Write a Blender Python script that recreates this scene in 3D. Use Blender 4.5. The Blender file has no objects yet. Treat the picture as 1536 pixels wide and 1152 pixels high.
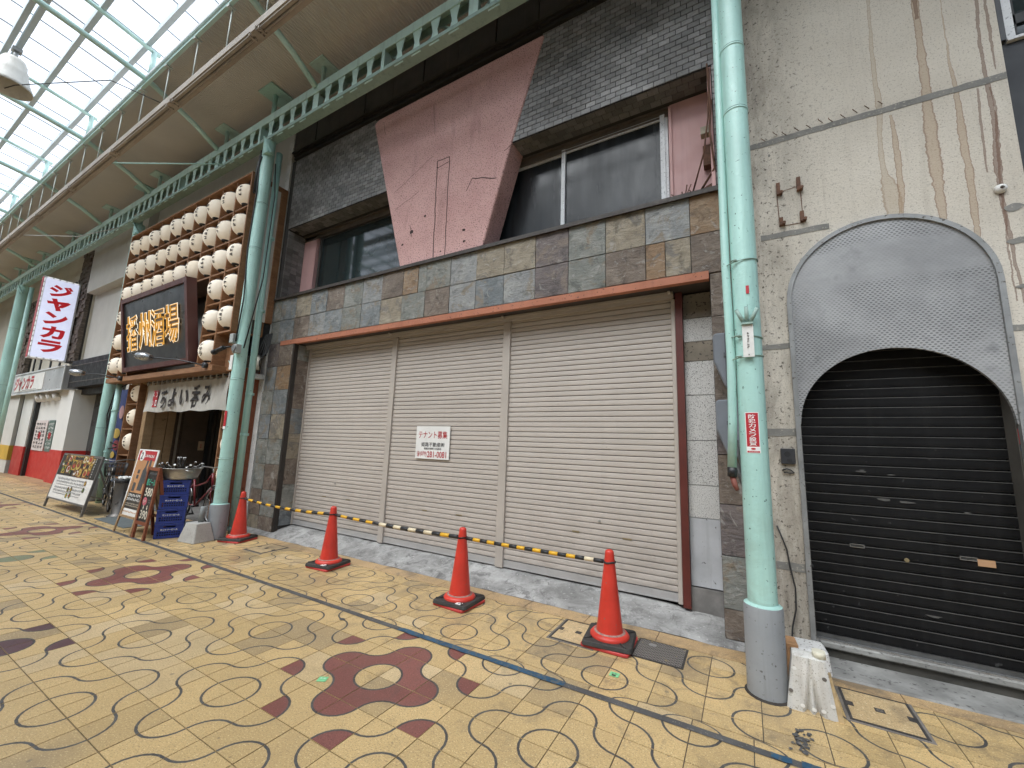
import bpy, math, random
from mathutils import Vector, Matrix, noise
R = math.radians
scene = bpy.context.scene
COL = scene.collection
rng = random.Random(7)

# ------------------------------------------------------------------ camera
cam_d = bpy.data.cameras.new('camera')
cam_d.sensor_width = 36.0
cam_d.lens = 36.0 * 610.4 / 1536.0
cam_d.clip_start = 0.05
cam_d.clip_end = 400
cam = bpy.data.objects.new('camera', cam_d)
COL.objects.link(cam)
YAW, PITCH, ROLL = R(29.82), R(8.756), R(1.947)
fwd = Vector((-math.sin(YAW) * math.cos(PITCH), math.cos(YAW) * math.cos(PITCH), math.sin(PITCH)))
rt = Vector((math.cos(YAW), math.sin(YAW), 0))
up = rt.cross(fwd)
rt2 = rt * math.cos(ROLL) + up * math.sin(ROLL)
up2 = -rt * math.sin(ROLL) + up * math.cos(ROLL)
cm = Matrix((rt2, up2, -fwd)).transposed().to_4x4()
cm.translation = (0, 0, 1.5)
cam.matrix_world = cm
scene.camera = cam

# ------------------------------------------------------------------ daylight
SUN_EL, SUN_AZ = R(54), R(190)          # azimuth from +Y, clockwise seen from above
world = bpy.data.worlds.new('World')
scene.world = world
world.use_nodes = True
wn = world.node_tree.nodes
sky = wn.new('ShaderNodeTexSky')
sky.sky_type = 'NISHITA'
sky.sun_disc = False
sky.sun_elevation = SUN_EL
sky.sun_rotation = SUN_AZ
sky.air_density = 1.0
sky.dust_density = 3.0
world.node_tree.links.new(sky.outputs[0], wn['Background'].inputs[0])
wn['Background'].inputs[1].default_value = 0.065
sl = bpy.data.lights.new('sun', 'SUN')
sl.energy = 5.0
sl.angle = R(46)
sl.color = (1.0, 0.965, 0.92)
sun = bpy.data.objects.new('sun', sl)
COL.objects.link(sun)
sd = Vector((math.sin(SUN_AZ) * math.cos(SUN_EL), math.cos(SUN_AZ) * math.cos(SUN_EL), math.sin(SUN_EL)))
sun.rotation_euler = sd.to_track_quat('Z', 'Y').to_euler()
vs_ = scene.view_settings
vs_.view_transform = 'Standard'
vs_.look = 'None'
vs_.exposure = 1.66
vs_.gamma = 1.0
vs_.use_curve_mapping = False
scene.cycles.max_bounces = 10
scene.cycles.diffuse_bounces = 6
scene.cycles.transparent_max_bounces = 12
scene.cycles.use_denoising = True

# ------------------------------------------------------------------ helpers
ROOTM = {}

def link(o):
    COL.objects.link(o)
    return o

def thing(name, label, cat, loc=(0, 0, 0), rotz=0.0, group=None):
    o = bpy.data.objects.new(name, None)
    o.empty_display_size = 0.1
    o.location = loc
    o.rotation_euler = (0, 0, rotz)
    o['label'] = label
    o['category'] = cat
    if group:
        o['group'] = group
    link(o)
    ROOTM[o.name] = Matrix.Translation(Vector(loc)) @ Matrix.Rotation(rotz, 4, 'Z')
    return o

def tag(o, label, cat, group=None):
    o['label'] = label
    o['category'] = cat
    if group:
        o['group'] = group
    return o

class MB:
    def __init__(s):
        s.v, s.f, s.m, s.s = [], [], [], []

    def add(s, vs, fs, m=0, smooth=False):
        b = len(s.v)
        s.v += [Vector(p) for p in vs]
        for f in fs:
            s.f.append([b + i for i in f])
            s.m.append(m)
            s.s.append(smooth)
        return s

    def box(s, x0, x1, y0, y1, z0, z1, m=0):
        x0, x1 = min(x0, x1), max(x0, x1)
        y0, y1 = min(y0, y1), max(y0, y1)
        z0, z1 = min(z0, z1), max(z0, z1)
        return s.add([(x0, y0, z0), (x1, y0, z0), (x1, y1, z0), (x0, y1, z0),
                      (x0, y0, z1), (x1, y0, z1), (x1, y1, z1), (x0, y1, z1)],
                     [(0, 3, 2, 1), (4, 5, 6, 7), (0, 1, 5, 4), (1, 2, 6, 5), (2, 3, 7, 6), (3, 0, 4, 7)], m)

    def hexa(s, p, m=0):            # 8 points: bottom ring ccw, top ring ccw
        return s.add(p, [(0, 3, 2, 1), (4, 5, 6, 7), (0, 1, 5, 4), (1, 2, 6, 5), (2, 3, 7, 6), (3, 0, 4, 7)], m)

    def boxm(s, mat, sx, sy, sz, m=0):
        ps = [(-1, -1, -1), (1, -1, -1), (1, 1, -1), (-1, 1, -1), (-1, -1, 1), (1, -1, 1), (1, 1, 1), (-1, 1, 1)]
        return s.hexa([mat @ Vector((a * sx / 2, b * sy / 2, c * sz / 2)) for a, b, c in ps], m)

    def bar(s, p0, p1, w, h, m=0, upv=(0, 0, 1)):   # rectangular bar between two points
        p0, p1 = Vector(p0), Vector(p1)
        d = (p1 - p0)
        L = d.length
        d.normalize()
        u = Vector(upv)
        if abs(d.dot(u)) > 0.98:
            u = Vector((0, 1, 0))
        r = d.cross(u).normalized()
        u = r.cross(d).normalized()
        mt = Matrix((r, d, u)).transposed().to_4x4()
        mt.translation = (p0 + p1) / 2
        return s.boxm(mt, w, L, h, m)

    def tube(s, path, r, n=8, m=0, caps=True, smooth=True):
        path = [Vector(p) for p in path]
        k = len(path)
        rr = r if isinstance(r, (list, tuple)) else [r] * k
        d0 = (path[1] - path[0]).normalized()
        u = Vector((0, 0, 1)) if abs(d0.z) < 0.9 else Vector((1, 0, 0))
        a = d0.cross(u).normalized()
        vs = []
        for i, p in enumerate(path):
            d = ((path[min(i + 1, k - 1)] - path[i]).normalized() + (path[i] - path[max(i - 1, 0)]).normalized())
            if d.length < 1e-6:
                d = d0
            d.normalize()
            a = (a - d * a.dot(d))
            a.normalize()
            b = d.cross(a)
            for j in range(n):
                t = 2 * math.pi * j / n
                vs.append(p + (a * math.cos(t) + b * math.sin(t)) * rr[i])
        fs = []
        for i in range(k - 1):
            for j in range(n):
                fs.append((i * n + j, i * n + (j + 1) % n, (i + 1) * n + (j + 1) % n, (i + 1) * n + j))
        base = len(s.v)
        s.add(vs, fs, m, smooth)
        if caps:
            s.f.append([base + j for j in reversed(range(n))]); s.m.append(m); s.s.append(False)
            s.f.append([base + (k - 1) * n + j for j in range(n)]); s.m.append(m); s.s.append(False)
        return s

    def lathe(s, prof, c=(0, 0, 0), n=20, m=0, smooth=True, capb=False, capt=False):
        c = Vector(c)
        vs = []
        for r, z in prof:
            for j in range(n):
                t = 2 * math.pi * j / n
                vs.append(c + Vector((r * math.cos(t), r * math.sin(t), z)))
        fs = []
        for i in range(len(prof) - 1):
            for j in range(n):
                fs.append((i * n + j, i * n + (j + 1) % n, (i + 1) * n + (j + 1) % n, (i + 1) * n + j))
        b = len(s.v)
        s.add(vs, fs, m, smooth)
        if capb:
            s.f.append([b + j for j in reversed(range(n))]); s.m.append(m); s.s.append(False)
        if capt:
            s.f.append([b + (len(prof) - 1) * n + j for j in range(n)]); s.m.append(m); s.s.append(False)
        return s

    def prism(s, poly, y0, y1, m=0, mside=None):    # poly of (x,z), ccw seen from -Y (front); extruded y0 (front) to y1
        n = len(poly)
        vs = [(x, y0, z) for x, z in poly] + [(x, y1, z) for x, z in poly]
        s.add(vs, [tuple(range(n)), tuple(n + i for i in reversed(range(n)))], m)
        b = len(s.v) - 2 * n
        for i in range(n):
            j = (i + 1) % n
            s.f.append([b + j, b + i, b + n + i, b + n + j]); s.m.append(m if mside is None else mside); s.s.append(False)
        return s

    def build(s, name, mats, parent=None, local=False, bevel=0.0, loc=None):
        if not isinstance(mats, (list, tuple)):
            mats = [mats]
        vs = s.v
        rm = None
        if parent is not None:
            rm = ROOTM.get(parent.name)
            if rm is not None and not local:
                inv = rm.inverted()
                vs = [inv @ p for p in vs]
        if loc is not None:
            L = Vector(loc) if rm is None or local else rm.inverted() @ Vector(loc)
            vs = [p - L for p in vs]
        me = bpy.data.meshes.new(name)
        me.from_pydata([tuple(p) for p in vs], [], s.f)
        for mt in mats:
            me.materials.append(mt)
        me.polygons.foreach_set('material_index', s.m)
        me.polygons.foreach_set('use_smooth', s.s)
        me.update()
        o = bpy.data.objects.new(name, me)
        link(o)
        if loc is not None:
            o.location = L
        if parent is not None:
            o.parent = parent
            if rm is not None:
                ROOTM[o.name] = rm
        if bevel:
            b = o.modifiers.new('bevel', 'BEVEL')
            b.width = bevel
            b.segments = 1
            b.limit_method = 'ANGLE'
        return o

def inst(src_mesh, name, loc, parent=None, scale=None, rot=None):
    o = bpy.data.objects.new(name, src_mesh)
    o.location = loc
    if scale:
        o.scale = scale
    if rot:
        o.rotation_euler = rot
    if parent is not None:
        o.parent = parent
    COL.objects.link(o)
    return o

def dup(root, loc, rotz, label, group=None):
    kids = {}
    def cp(o, par):
        c = o.copy()
        COL.objects.link(c)
        if par is not None:
            c.parent = par
        for ch in list(o.children):
            cp(ch, c)
        return c
    r = cp(root, None)
    r.location = loc
    r.rotation_euler = (0, 0, rotz)
    r['label'] = label
    if group:
        r['group'] = group
    ROOTM[r.name] = Matrix.Translation(Vector(loc)) @ Matrix.Rotation(rotz, 4, 'Z')
    return r

_txt = {}
def text_raw(body, bold):
    key = (body, bold)
    if key not in _txt:
        c = bpy.data.curves.new('lettering', 'FONT')
        c.body = body
        c.size = 1
        c.offset = bold
        c.resolution_u = 3
        o = bpy.data.objects.new('lettering', c)
        COL.objects.link(o)
        dg = bpy.context.evaluated_depsgraph_get()
        me = bpy.data.meshes.new_from_object(o.evaluated_get(dg))
        vs = [v.co.copy() for v in me.vertices]
        fs = [list(p.vertices) for p in me.polygons]
        bpy.data.objects.remove(o)
        bpy.data.curves.remove(c)
        bpy.data.meshes.remove(me)
        x0 = min(v.x for v in vs); x1 = max(v.x for v in vs)
        y0 = min(v.y for v in vs); y1 = max(v.y for v in vs)
        _txt[key] = ([((v.x - x0) / (x1 - x0) - .5, (v.y - y0) / (y1 - y0) - .5) for v in vs], fs)
    return _txt[key]

def text(mb, body, c, w, h, right=(1, 0, 0), upv=(0, 0, 1), m=0, bold=0.0, shear=0.0, lift=0.002):
    """letters fitted in a w x h box centred at c, on the plane right/up"""
    pts, fs = text_raw(body, bold)
    c, r, u = Vector(c), Vector(right).normalized(), Vector(upv).normalized()
    nrm = r.cross(u)
    mb.add([c + r * (px * w + shear * py * h) + u * (py * h) + nrm * lift for px, py in pts], fs, m)

def text_outline(mb, body, c, w, h, right, upv, m, bold, rad_, lift):
    pts, fs = text_raw(body, bold)
    c, r, u = Vector(c), Vector(right).normalized(), Vector(upv).normalized()
    nrm = r.cross(u)
    P = [c + r * (px * w) + u * (py * h) + nrm * lift for px, py in pts]
    cnt = {}
    for f in fs:
        for i in range(len(f)):
            e = (min(f[i], f[i - 1]), max(f[i], f[i - 1]))
            cnt[e] = cnt.get(e, 0) + 1
    for (a, b), k in cnt.items():
        if k == 1 and (P[a] - P[b]).length > 1e-5:
            mb.tube([P[a], P[b]], rad_, 4, m, caps=False, smooth=False)

def vtext(mb, body, c, w, h, right=(1, 0, 0), upv=(0, 0, 1), m=0, bold=0.0, lift=0.002, fill=.88):
    n = len(body)
    u = Vector(upv).normalized()
    for i, ch in enumerate(body):
        cc = Vector(c) + u * (h * (0.5 - (i + .5) / n))
        k = 0.55 if ch == 'ー' else 1
        text(mb, ch, cc, w, h / n * fill, right, upv, m, bold, 0, lift)

def strokes(mb, c, w, h, rows, cols, right=(1, 0, 0), upv=(0, 0, 1), m=0, seed=0, lift=0.002, th=.14, fill=.8):
    """rows x cols of small illegible marks"""
    q = random.Random(seed)
    c, r, u = Vector(c), Vector(right).normalized(), Vector(upv).normalized()
    nrm = r.cross(u)
    cw, chh = w / cols, h / rows
    for i in range(rows):
        for j in range(cols):
            o = c + r * (-w / 2 + (j + .5) * cw) + u * (h / 2 - (i + .5) * chh) + nrm * lift
            for k in range(q.choice((3, 4))):
                horiz = k % 2 == 0
                a = (q.random() - .5) * .7 * fill
                b = (q.random() - .5) * .25
                if horiz:
                    p0, p1, t = (-.42 * fill, a - b), (.42 * fill, a + b), (0, th / 2)
                else:
                    p0, p1, t = (a - b, -.42 * fill), (a + b, .42 * fill), (th / 2, 0)
                P = lambda p: o + r * (p[0] * cw) + u * (p[1] * chh)
                vs = [P((p0[0] - t[0], p0[1] - t[1])), P((p1[0] - t[0], p1[1] - t[1])) if horiz else P((p0[0] + t[0], p0[1])),
                      P((p1[0] + t[0], p1[1] + t[1])), P((p0[0] + t[0], p0[1] + t[1])) if horiz else P((p1[0] - t[0], p1[1]))]
                mb.add(vs, [(0, 1, 2, 3)], m)

def disc(mb, c, rx, ry, right=(1, 0, 0), upv=(0, 0, 1), m=0, n=14, lift=0.002):
    c, r, u = Vector(c), Vector(right).normalized(), Vector(upv).normalized()
    nrm = r.cross(u)
    mb.add([c + nrm * lift + r * (rx * math.cos(2 * math.pi * i / n)) + u * (ry * math.sin(2 * math.pi * i / n)) for i in range(n)],
           [tuple(range(n))], m)

# ------------------------------------------------------------------ materials
class NT:
    def __init__(s, name):
        s.mat = bpy.data.materials.new(name)
        s.mat.use_nodes = True
        s.t = s.mat.node_tree
        s.b = s.t.nodes['Principled BSDF']
        s.out = s.t.nodes['Material Output']
        s._pos = None

    def n(s, typ, **kw):
        nd = s.t.nodes.new('ShaderNode' + typ)
        for k, v in kw.items():
            setattr(nd, k, v)
        return nd

    def l(s, a, b):
        s.t.links.new(a, b)

    def pos(s):
        if s._pos is None:
            s._pos = s.n('NewGeometry').outputs['Position']
        return s._pos

    def scaled(s, v):
        mp = s.n('Mapping')
        s.l(s.pos(), mp.inputs[0])
        mp.inputs['Scale'].default_value = v
        return mp.outputs[0]

    def noise(s, scale, detail=4, rough=.55, dist=0.0, vec=None):
        nd = s.n('TexNoise')
        nd.inputs['Scale'].default_value = scale
        nd.inputs['Detail'].default_value = detail
        nd.inputs['Roughness'].default_value = rough
        nd.inputs['Distortion'].default_value = dist
        s.l(vec if vec is not None else s.pos(), nd.inputs['Vector'])
        return nd.outputs['Fac']

    def rng(s, v, a, b, c=0.0, d=1.0):
        nd = s.n('MapRange')
        s.l(v, nd.inputs[0])
        for i, x in enumerate((a, b, c, d)):
            nd.inputs[i + 1].default_value = x
        return nd.outputs[0]

    def math(s, op, a, b=None, c=None):
        nd = s.n('Math', operation=op)
        for i, x in enumerate((a, b, c)):
            if x is None:
                continue
            if isinstance(x, (int, float)):
                nd.inputs[i].default_value = x
            else:
                s.l(x, nd.inputs[i])
        return nd.outputs[0]

    def mix(s, fac, a, b, blend='MIX'):
        nd = s.n('Mix', data_type='RGBA', blend_type=blend)
        for i, x in ((0, fac), (6, a), (7, b)):
            if isinstance(x, (int, float)):
                nd.inputs[i].default_value = x
            elif isinstance(x, (tuple, list)):
                nd.inputs[i].default_value = (*x[:3], 1)
            else:
                s.l(x, nd.inputs[i])
        return nd.outputs[2]

    def bump(s, h, strength=.3, dist=.01):
        nd = s.n('Bump')
        nd.inputs['Strength'].default_value = strength
        nd.inputs['Distance'].default_value = dist
        s.l(h, nd.inputs['Height'])
        s.l(nd.outputs[0], s.b.inputs['Normal'])
        return nd

    def base(s, c):
        if isinstance(c, (tuple, list)):
            s.b.inputs['Base Color'].default_value = (*c[:3], 1)
        else:
            s.l(c, s.b.inputs['Base Color'])

    def set(s, **kw):
        for k, v in kw.items():
            i = s.b.inputs[k.replace('_', ' ')]
            if isinstance(v, (int, float)):
                i.default_value = v
            elif isinstance(v, tuple):
                i.default_value = (*v, 1)
            else:
                s.l(v, i)

def sc(c, k):
    return tuple(min(1, x * k) for x in c)

def M(name, col, rough=.6, metal=0.0, var=.15, vs=2.5, bump=0.0, bs=60, bdist=.004, spk=None, spks=90, spka=(.62, .7),
      streak=None, spec=.5, emis=None, estr=0, rvar=.1, objvar=0.0, low=None):
    t = NT(name)
    n1 = t.noise(vs, 6, .6)
    c = t.mix(t.rng(n1, .3, .7), sc(col, 1 - var), sc(col, 1 + var))
    if objvar:
        oi = t.n('ObjectInfo').outputs['Random']
        c = t.mix(t.rng(oi, 0, 1, 0, objvar), c, sc(col, .35))
    if streak:      # vertical run marks
        sn = t.noise(1.0, 5, .6, .2, t.scaled((14, 14, .7)))
        c = t.mix(t.rng(sn, .52, .75, 0, streak[1]), c, streak[0])
    if low:         # splash grime, in patches, up to some height
        sz = t.n('SeparateXYZ')
        t.l(t.pos(), sz.inputs[0])
        lm_ = t.math('MULTIPLY', t.rng(sz.outputs[2], low[0], low[1], 0, 1), t.rng(t.noise(4, 7, .7, .4, t.scaled((1, 1, 1.6))), .42, .66))
        c = t.mix(t.math('MULTIPLY', lm_, low[3]), c, low[2])
    if spk:
        n2 = t.noise(spks, 2, .5)
        c = t.mix(t.rng(n2, spka[0], spka[1]), c, spk)
    t.base(c)
    t.set(Metallic=metal, Specular_IOR_Level=spec)
    t.set(Roughness=t.rng(t.noise(vs * 3, 4), .3, .7, max(.03, rough - rvar), min(1, rough + rvar)))
    if bump:
        t.bump(t.noise(bs, 5, .6), bump, bdist)
    if emis:
        t.b.inputs['Emission Color'].default_value = (*emis, 1)
        t.b.inputs['Emission Strength'].default_value = estr
    return t.mat

# paint of the arcade steel
mint_r = M('mint_roof_lifted', (.50, .70, .65), .45, var=.10, vs=1.5)  # same mint, lightened in its colour to offset the backlight
mint = M('mint_paint', (.385, .615, .56), .38, var=.12, vs=1.5, bump=.45, bs=38, bdist=.007, spk=(.12, .19, .165), spks=42, spka=(.69, .73),
         streak=((.25, .43, .375), .45), low=(1.5, .4, (.24, .33, .28), .5))
mint_t = M('mint_girder_lifted', (.49, .67, .62), .5, var=.12, vs=1.5, bump=.15, bs=40, streak=((.15, .26, .23), .45))  # same mint, colour lifted to make up for shade on the girder
mint_lo = M('mint_paint_grey', (.27, .38, .335), .6, var=.14, vs=1.2, bump=.15, bs=40, streak=((.09, .16, .14), .5))  # greyer, darker mint
steel_grey = M('grey_sleeve_paint', (.27, .285, .30), .55, var=.14, vs=3, bump=.15, bs=60, spk=(.12, .12, .12), spks=40, spka=(.68, .74),
               streak=((.16, .165, .165), .4))
purlin_m = M('purlin_blue_grey', (.44, .50, .52), .55, var=.1)
brown_duct = M('duct_beige_brown', (.33, .285, .235), .6, var=.15, vs=2, streak=((.16, .13, .10), .4))
canopy_m = M('canopy_brown_sheet', (.53, .50, .465), .75, var=.10, vs=.7, bump=.1, bs=30)
black_panel = M('dark_flashing', (.022, .02, .019), .45, var=.4, vs=1.3, bump=.1, bs=20, streak=((.07, .055, .045), .4))
black_m = M('black_paint', (.015, .015, .016), .5, var=.2)
iron = M('weathered_iron', (.10, .075, .06), .7, var=.3, vs=14, bump=.3, bs=80)
rust = M('rusty_metal', (.13, .065, .04), .85, var=.4, vs=20, bump=.4, bs=90)
steel = M('bare_steel', (.42, .42, .42), .35, metal=.8, var=.1, vs=8)
white_pl = M('white_plastic', (.72, .71, .68), .5, var=.06, vs=6)
white_alu = M('white_aluminium', (.62, .63, .64), .4, var=.1, vs=9, spk=(.30, .31, .32), spks=60, spka=(.62, .68))
cable_m = M('black_cable', (.02, .02, .02), .6, var=.1)
wire_m = M('pale_wire', (.42, .42, .40), .6, var=.1)
# ------------------------------------------------------------------ pavement
def tile_mat(name, col, spread=.16, pale_on=False):
    t = NT(name)
    at = t.n('Attribute', attribute_name='tone').outputs['Fac']
    oi = t.n('ObjectInfo').outputs['Random']
    tone = t.math('FRACT', t.math('ADD', at, oi))
    c = t.mix(tone, sc(col, 1 - spread), sc(col, 1 + spread * .8))
    if pale_on:
        pale = t.rng(tone, .88, .90)
        soil = t.math('MULTIPLY', t.rng(tone, .16, .12), t.rng(t.noise(.8, 3, .5), .42, .52))
        c = t.mix(t.math('MULTIPLY', soil, .55), c, (.22, .175, .125))
        c = t.mix(t.math('MULTIPLY', pale, .45), c, (sum(col) * .46, sum(col) * .375, sum(col) * .26))
    c = t.mix(t.rng(t.noise(.9, 5, .6), .35, .7, 0, .3), c, sc(col, .62))
    # terrazzo chips
    ch = t.noise(130, 3, .6)
    c = t.mix(t.rng(ch, .55, .63, 0, .85), c, sc(col, .42))
    ch2 = t.noise(95, 3, .6, 0, t.scaled((1, 1.3, 1)))
    c = t.mix(t.rng(ch2, .58, .66, 0, .55), c, (min(1, col[0] * 1.9), min(1, col[1] * 2.1), min(1, col[2] * 2.6)))
    # grime: stronger beside the shop fronts, where the pavement is less swept
    sx = t.n('SeparateXYZ')
    t.l(t.pos(), sx.inputs[0])
    near = t.rng(sx.outputs[1], 2.5, 3.5, .05, .7)
    g1 = t.rng(t.noise(1.5, 8, .7, .5), .48, .62)
    c = t.mix(t.math('MULTIPLY', g1, near), c, (.16, .125, .09))
    g2 = t.rng(t.noise(5.5, 8, .75, 1.0), .52, .64, 0, .55)
    c = t.mix(t.math('MULTIPLY', g2, t.rng(sx.outputs[1], 1.5, 3.2, .25, 1)), c, (.085, .07, .06))
    wv = t.rng(t.noise(.55, 6, .65, .4), .42, .6, 0, .28)
    c = t.mix(wv, c, sc(col, .70))
    gum = t.n('TexVoronoi')
    gum.inputs['Scale'].default_value = 3.1
    t.l(t.pos(), gum.inputs['Vector'])
    c = t.mix(t.rng(gum.outputs['Distance'], .035, .05, .55, 0), c, (.12, .10, .08))
    sp = t.rng(t.noise(28, 3, .6), .70, .73, 0, .7)
    c = t.mix(sp, c, (.06, .045, .04))
    t.base(c)
    t.set(Roughness=t.rng(t.noise(2.2, 5), .3, .7, .30, .55), Specular_IOR_Level=.5)
    t.bump(t.noise(200, 3, .6), .12, .002)
    return t.mat

T_YEL = tile_mat('terrazzo_yellow', (.59, .41, .19), .17, True)
T_RED = tile_mat('terrazzo_red', (.225, .082, .066), .12)
T_PLUM = tile_mat('terrazzo_plum', (.105, .05, .055), .10)
T_GRN = tile_mat('terrazzo_green', (.21, .23, .13), .10)
T_LID = tile_mat('terrazzo_lid', (.60, .43, .23), .10)
T_LINE = M('inlay_dark_line', (.066, .063, .06), .6, var=.4, vs=9, spk=(.16, .14, .12), spks=140, spka=(.60, .68))
T_BORD = tile_mat('terrazzo_orange', (.56, .375, .19))
TM = [T_YEL, T_RED, T_PLUM, T_GRN, T_LINE]
grout = M('grout', (.04, .033, .027), .9, var=.3, vs=6)

mb = MB()
mb.add([(-60, -8.5, -.006), (9, -8.5, -.006), (9, 6.0, -.006), (-60, 6.0, -.006)], [(0, 1, 2, 3)])
pavement = mb.build('pavement', M('pavement_bed', (.10, .08, .06), .9, var=.3, vs=4))
pavement['kind'] = 'structure'
ROOTM[pavement.name] = Matrix.Identity(4)

PX, PY, X0, Y0 = .301, .292, -2.139, 2.119
QC = {(0, 0): 1, (-12, 0): 1, (-24, 0): 1, (-36, 0): 1, (-8, -4): 2, (-18, -2): 3, (-30, -2): 3, (-20, -4): 2, (4, -4): 1}
NSEG = 6

def unit_polys(cA, cM, cB, n=NSEG, w=.024):
    a = [math.pi / 2 * i / n for i in range(n + 1)]
    cs = [(math.cos(x), math.sin(x)) for x in a]
    Ai = [((.5 - w) * c, (.5 - w) * s) for c, s in cs]
    Ao = [((.5 + w) * c, (.5 + w) * s) for c, s in cs]
    Bi = [(1 - (.5 - w) * s, 1 - (.5 - w) * c) for c, s in cs]
    Bo = [(1 - (.5 + w) * s, 1 - (.5 + w) * c) for c, s in cs]
    # B arcs run from (1, .5) to (.5, 1)
    Bi = [(1 - (.5 - w) * math.sin(x), 1 - (.5 - w) * math.cos(x)) for x in a]
    Bo = [(1 - (.5 + w) * math.sin(x), 1 - (.5 + w) * math.cos(x)) for x in a]
    P = []
    P.append(([(0, 0)] + Ai, cA))
    for i in range(n):
        P.append(([Ai[i], Ao[i], Ao[i + 1], Ai[i + 1]], 4))
        P.append(([Ao[i], Bo[i], Bo[i + 1], Ao[i + 1]], cM))
        P.append(([Bo[i], Bi[i], Bi[i + 1], Bo[i + 1]], 4))
    P.append(([Ao[0], (1, 0), Bo[0]], cM))
    P.append(([Ao[n], Bo[n], (0, 1)], cM))
    P.append(([(1, 1)] + Bi[::-1], cB))
    return P

def clip(poly, lo, hi):
    for bound, sgn in ((lo, 1), (hi, -1)):
        out = []
        for i in range(len(poly)):
            p, q = poly[i], poly[(i + 1) % len(poly)]
            dp, dq = sgn * (p[1] - bound), sgn * (q[1] - bound)
            if dp >= 0:
                out.append(p)
            if (dp > 0 > dq) or (dp < 0 < dq):
                k = dp / (dp - dq)
                out.append((p[0] + (q[0] - p[0]) * k, p[1] + (q[1] - p[1]) * k))
        poly = out
        if len(poly) < 3:
            return []
    return poly

def tile_spec(i, j, main=True):
    fx, fy = i % 4, j % 4
    flx, fly = fx in (2, 3), fy in (2, 3)
    tx, ty = (1 if fx in (1, 2) else 0), (1 if fy in (1, 2) else 0)
    q00 = (round((i + .5) / 4) * 4, round((j + .5) / 4) * 4)
    q22 = (round((i + .5 - 2) / 4) * 4 + 2, round((j + .5 - 2) / 4) * 4 + 2)
    c0 = QC.get(q00, 0) if main else 0
    c2 = QC.get(q22, 0) if main else 0
    if (tx, ty) == (0, 0):
        cA, cM_, cB = (0, c0, 0) if c0 < 2 else (c0, 0, c0)
    elif (tx, ty) == (1, 1):
        cA, cM_, cB = (0, c2, 0) if c2 < 2 else (c2, 0, c2)
        if c2 > 1: cA, cB = cB, cA
    elif c0 > 1 or c2 > 1:
        cA, cM_, cB = 0, 0, 0
    else:
        cA, cM_, cB = c0 or c2, 0, c2 or c0
    return flx, fly, cA, cM_, cB

_tm = {}
GAP = .0028
def tile_mesh(key):
    """key: flx, fly, cA, cM, cB, lo, hi (clip of the pattern row), height"""
    if key in _tm:
        return _tm[key]
    flx, fly, cA, cM_, cB, lo, hi, h = key
    me_v, me_f, me_m = [], [], []
    def emit(poly, m):
        pts = []
        for u, v in poly:
            if flx:
                u = 1 - u
            x = GAP + u * (PX - 2 * GAP)
            y = GAP + v * (h - 2 * GAP)
            pts.append((x, y, 0))
        ar = sum(pts[k][0] * pts[(k + 1) % len(pts)][1] - pts[(k + 1) % len(pts)][0] * pts[k][1] for k in range(len(pts)))
        if ar < 0:
            pts.reverse()
        b = len(me_v)
        me_v.extend(pts)
        me_f.append(list(range(b, b + len(pts))))
        me_m.append(m)
    for poly, m in unit_polys(cA, cM_, cB):
        if fly:
            poly = [(u, 1 - v) for u, v in poly]
        if lo > 0 or hi < 1:
            poly = clip(poly, lo, hi)
            if not poly:
                continue
        poly = [(u, (v - lo) / (hi - lo)) for u, v in poly]
        emit(poly, m)
    x0, x1, y0, y1 = GAP, PX - GAP, GAP, h - GAP
    b = len(me_v)
    me_v += [(x0, y0, 0), (x1, y0, 0), (x1, y1, 0), (x0, y1, 0), (x0, y0, -.008), (x1, y0, -.008), (x1, y1, -.008), (x0, y1, -.008)]
    for q in ((0, 4, 5, 1), (1, 5, 6, 2), (2, 6, 7, 3), (3, 7, 4, 0)):
        me_f.append([b + k for k in q]); me_m.append(0)
    _tm[key] = (me_v, me_f, me_m)
    return _tm[key]

rows = []       # y0, height, pattern row, clip lo, clip hi, main
for j in range(-24, 2):
    rows.append((Y0 + PY * j, PY, j, 0, 1, True))
rows += [(Y0 + 2 * PY, .082, 2, 0, .5, True), (2.785, .140, -1, .5, 1, False), (2.925, .280, 0, 0, 1, False),
         (3.205, .280, 1, 0, 1, False), (3.485, .185, 2, 0, .66, False)]
XS = range(-110, 22)

def project(p):
    d = Vector(p) - Vector((0, 0, 1.5))
    z = d.dot(fwd)
    if z < .2:
        return None
    return (768 + 610.4 * d.dot(rt2) / z, 576 - 610.4 * d.dot(up2) / z)

cands = []
for ri, (y0, h, j, lo, hi, main) in enumerate(rows):
    for i in XS:
        xo = X0 + PX * i + (0 if main else .045)
        pc = project((xo + PX / 2, y0 + h / 2, 0))
        area = 0
        if pc and -40 < pc[0] < 1576 and -40 < pc[1] < 1192:
            q = [project((xo + a * PX, y0 + b * h, 0)) for a, b in ((0, 0), (1, 0), (1, 1), (0, 1))]
            if all(q):
                area = abs(sum(q[k][0] * q[(k + 1) % 4][1] - q[(k + 1) % 4][0] * q[k][1] for k in range(4))) / 2
        cands.append((area, ri, i, xo))
cands.sort(key=lambda c: -c[0])
tmeshes = {}
for area, ri, i, xo in cands[:300]:
    y0, h, j, lo, hi, main = rows[ri]
    key = tile_spec(i, j, main) + (lo, hi, h)
    if key not in tmeshes:
        v, f, m = tile_mesh(key)
        me = bpy.data.meshes.new('tile')
        me.from_pydata(v, [], f)
        for mt in TM:
            me.materials.append(mt)
        me.polygons.foreach_set('material_index', m)
        tmeshes[key] = me
    inst(tmeshes[key], 'tile', (xo, y0, rng.uniform(-.0007, .0007)), pavement)
V_, F_, M_, tone = [], [], [], []
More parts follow.
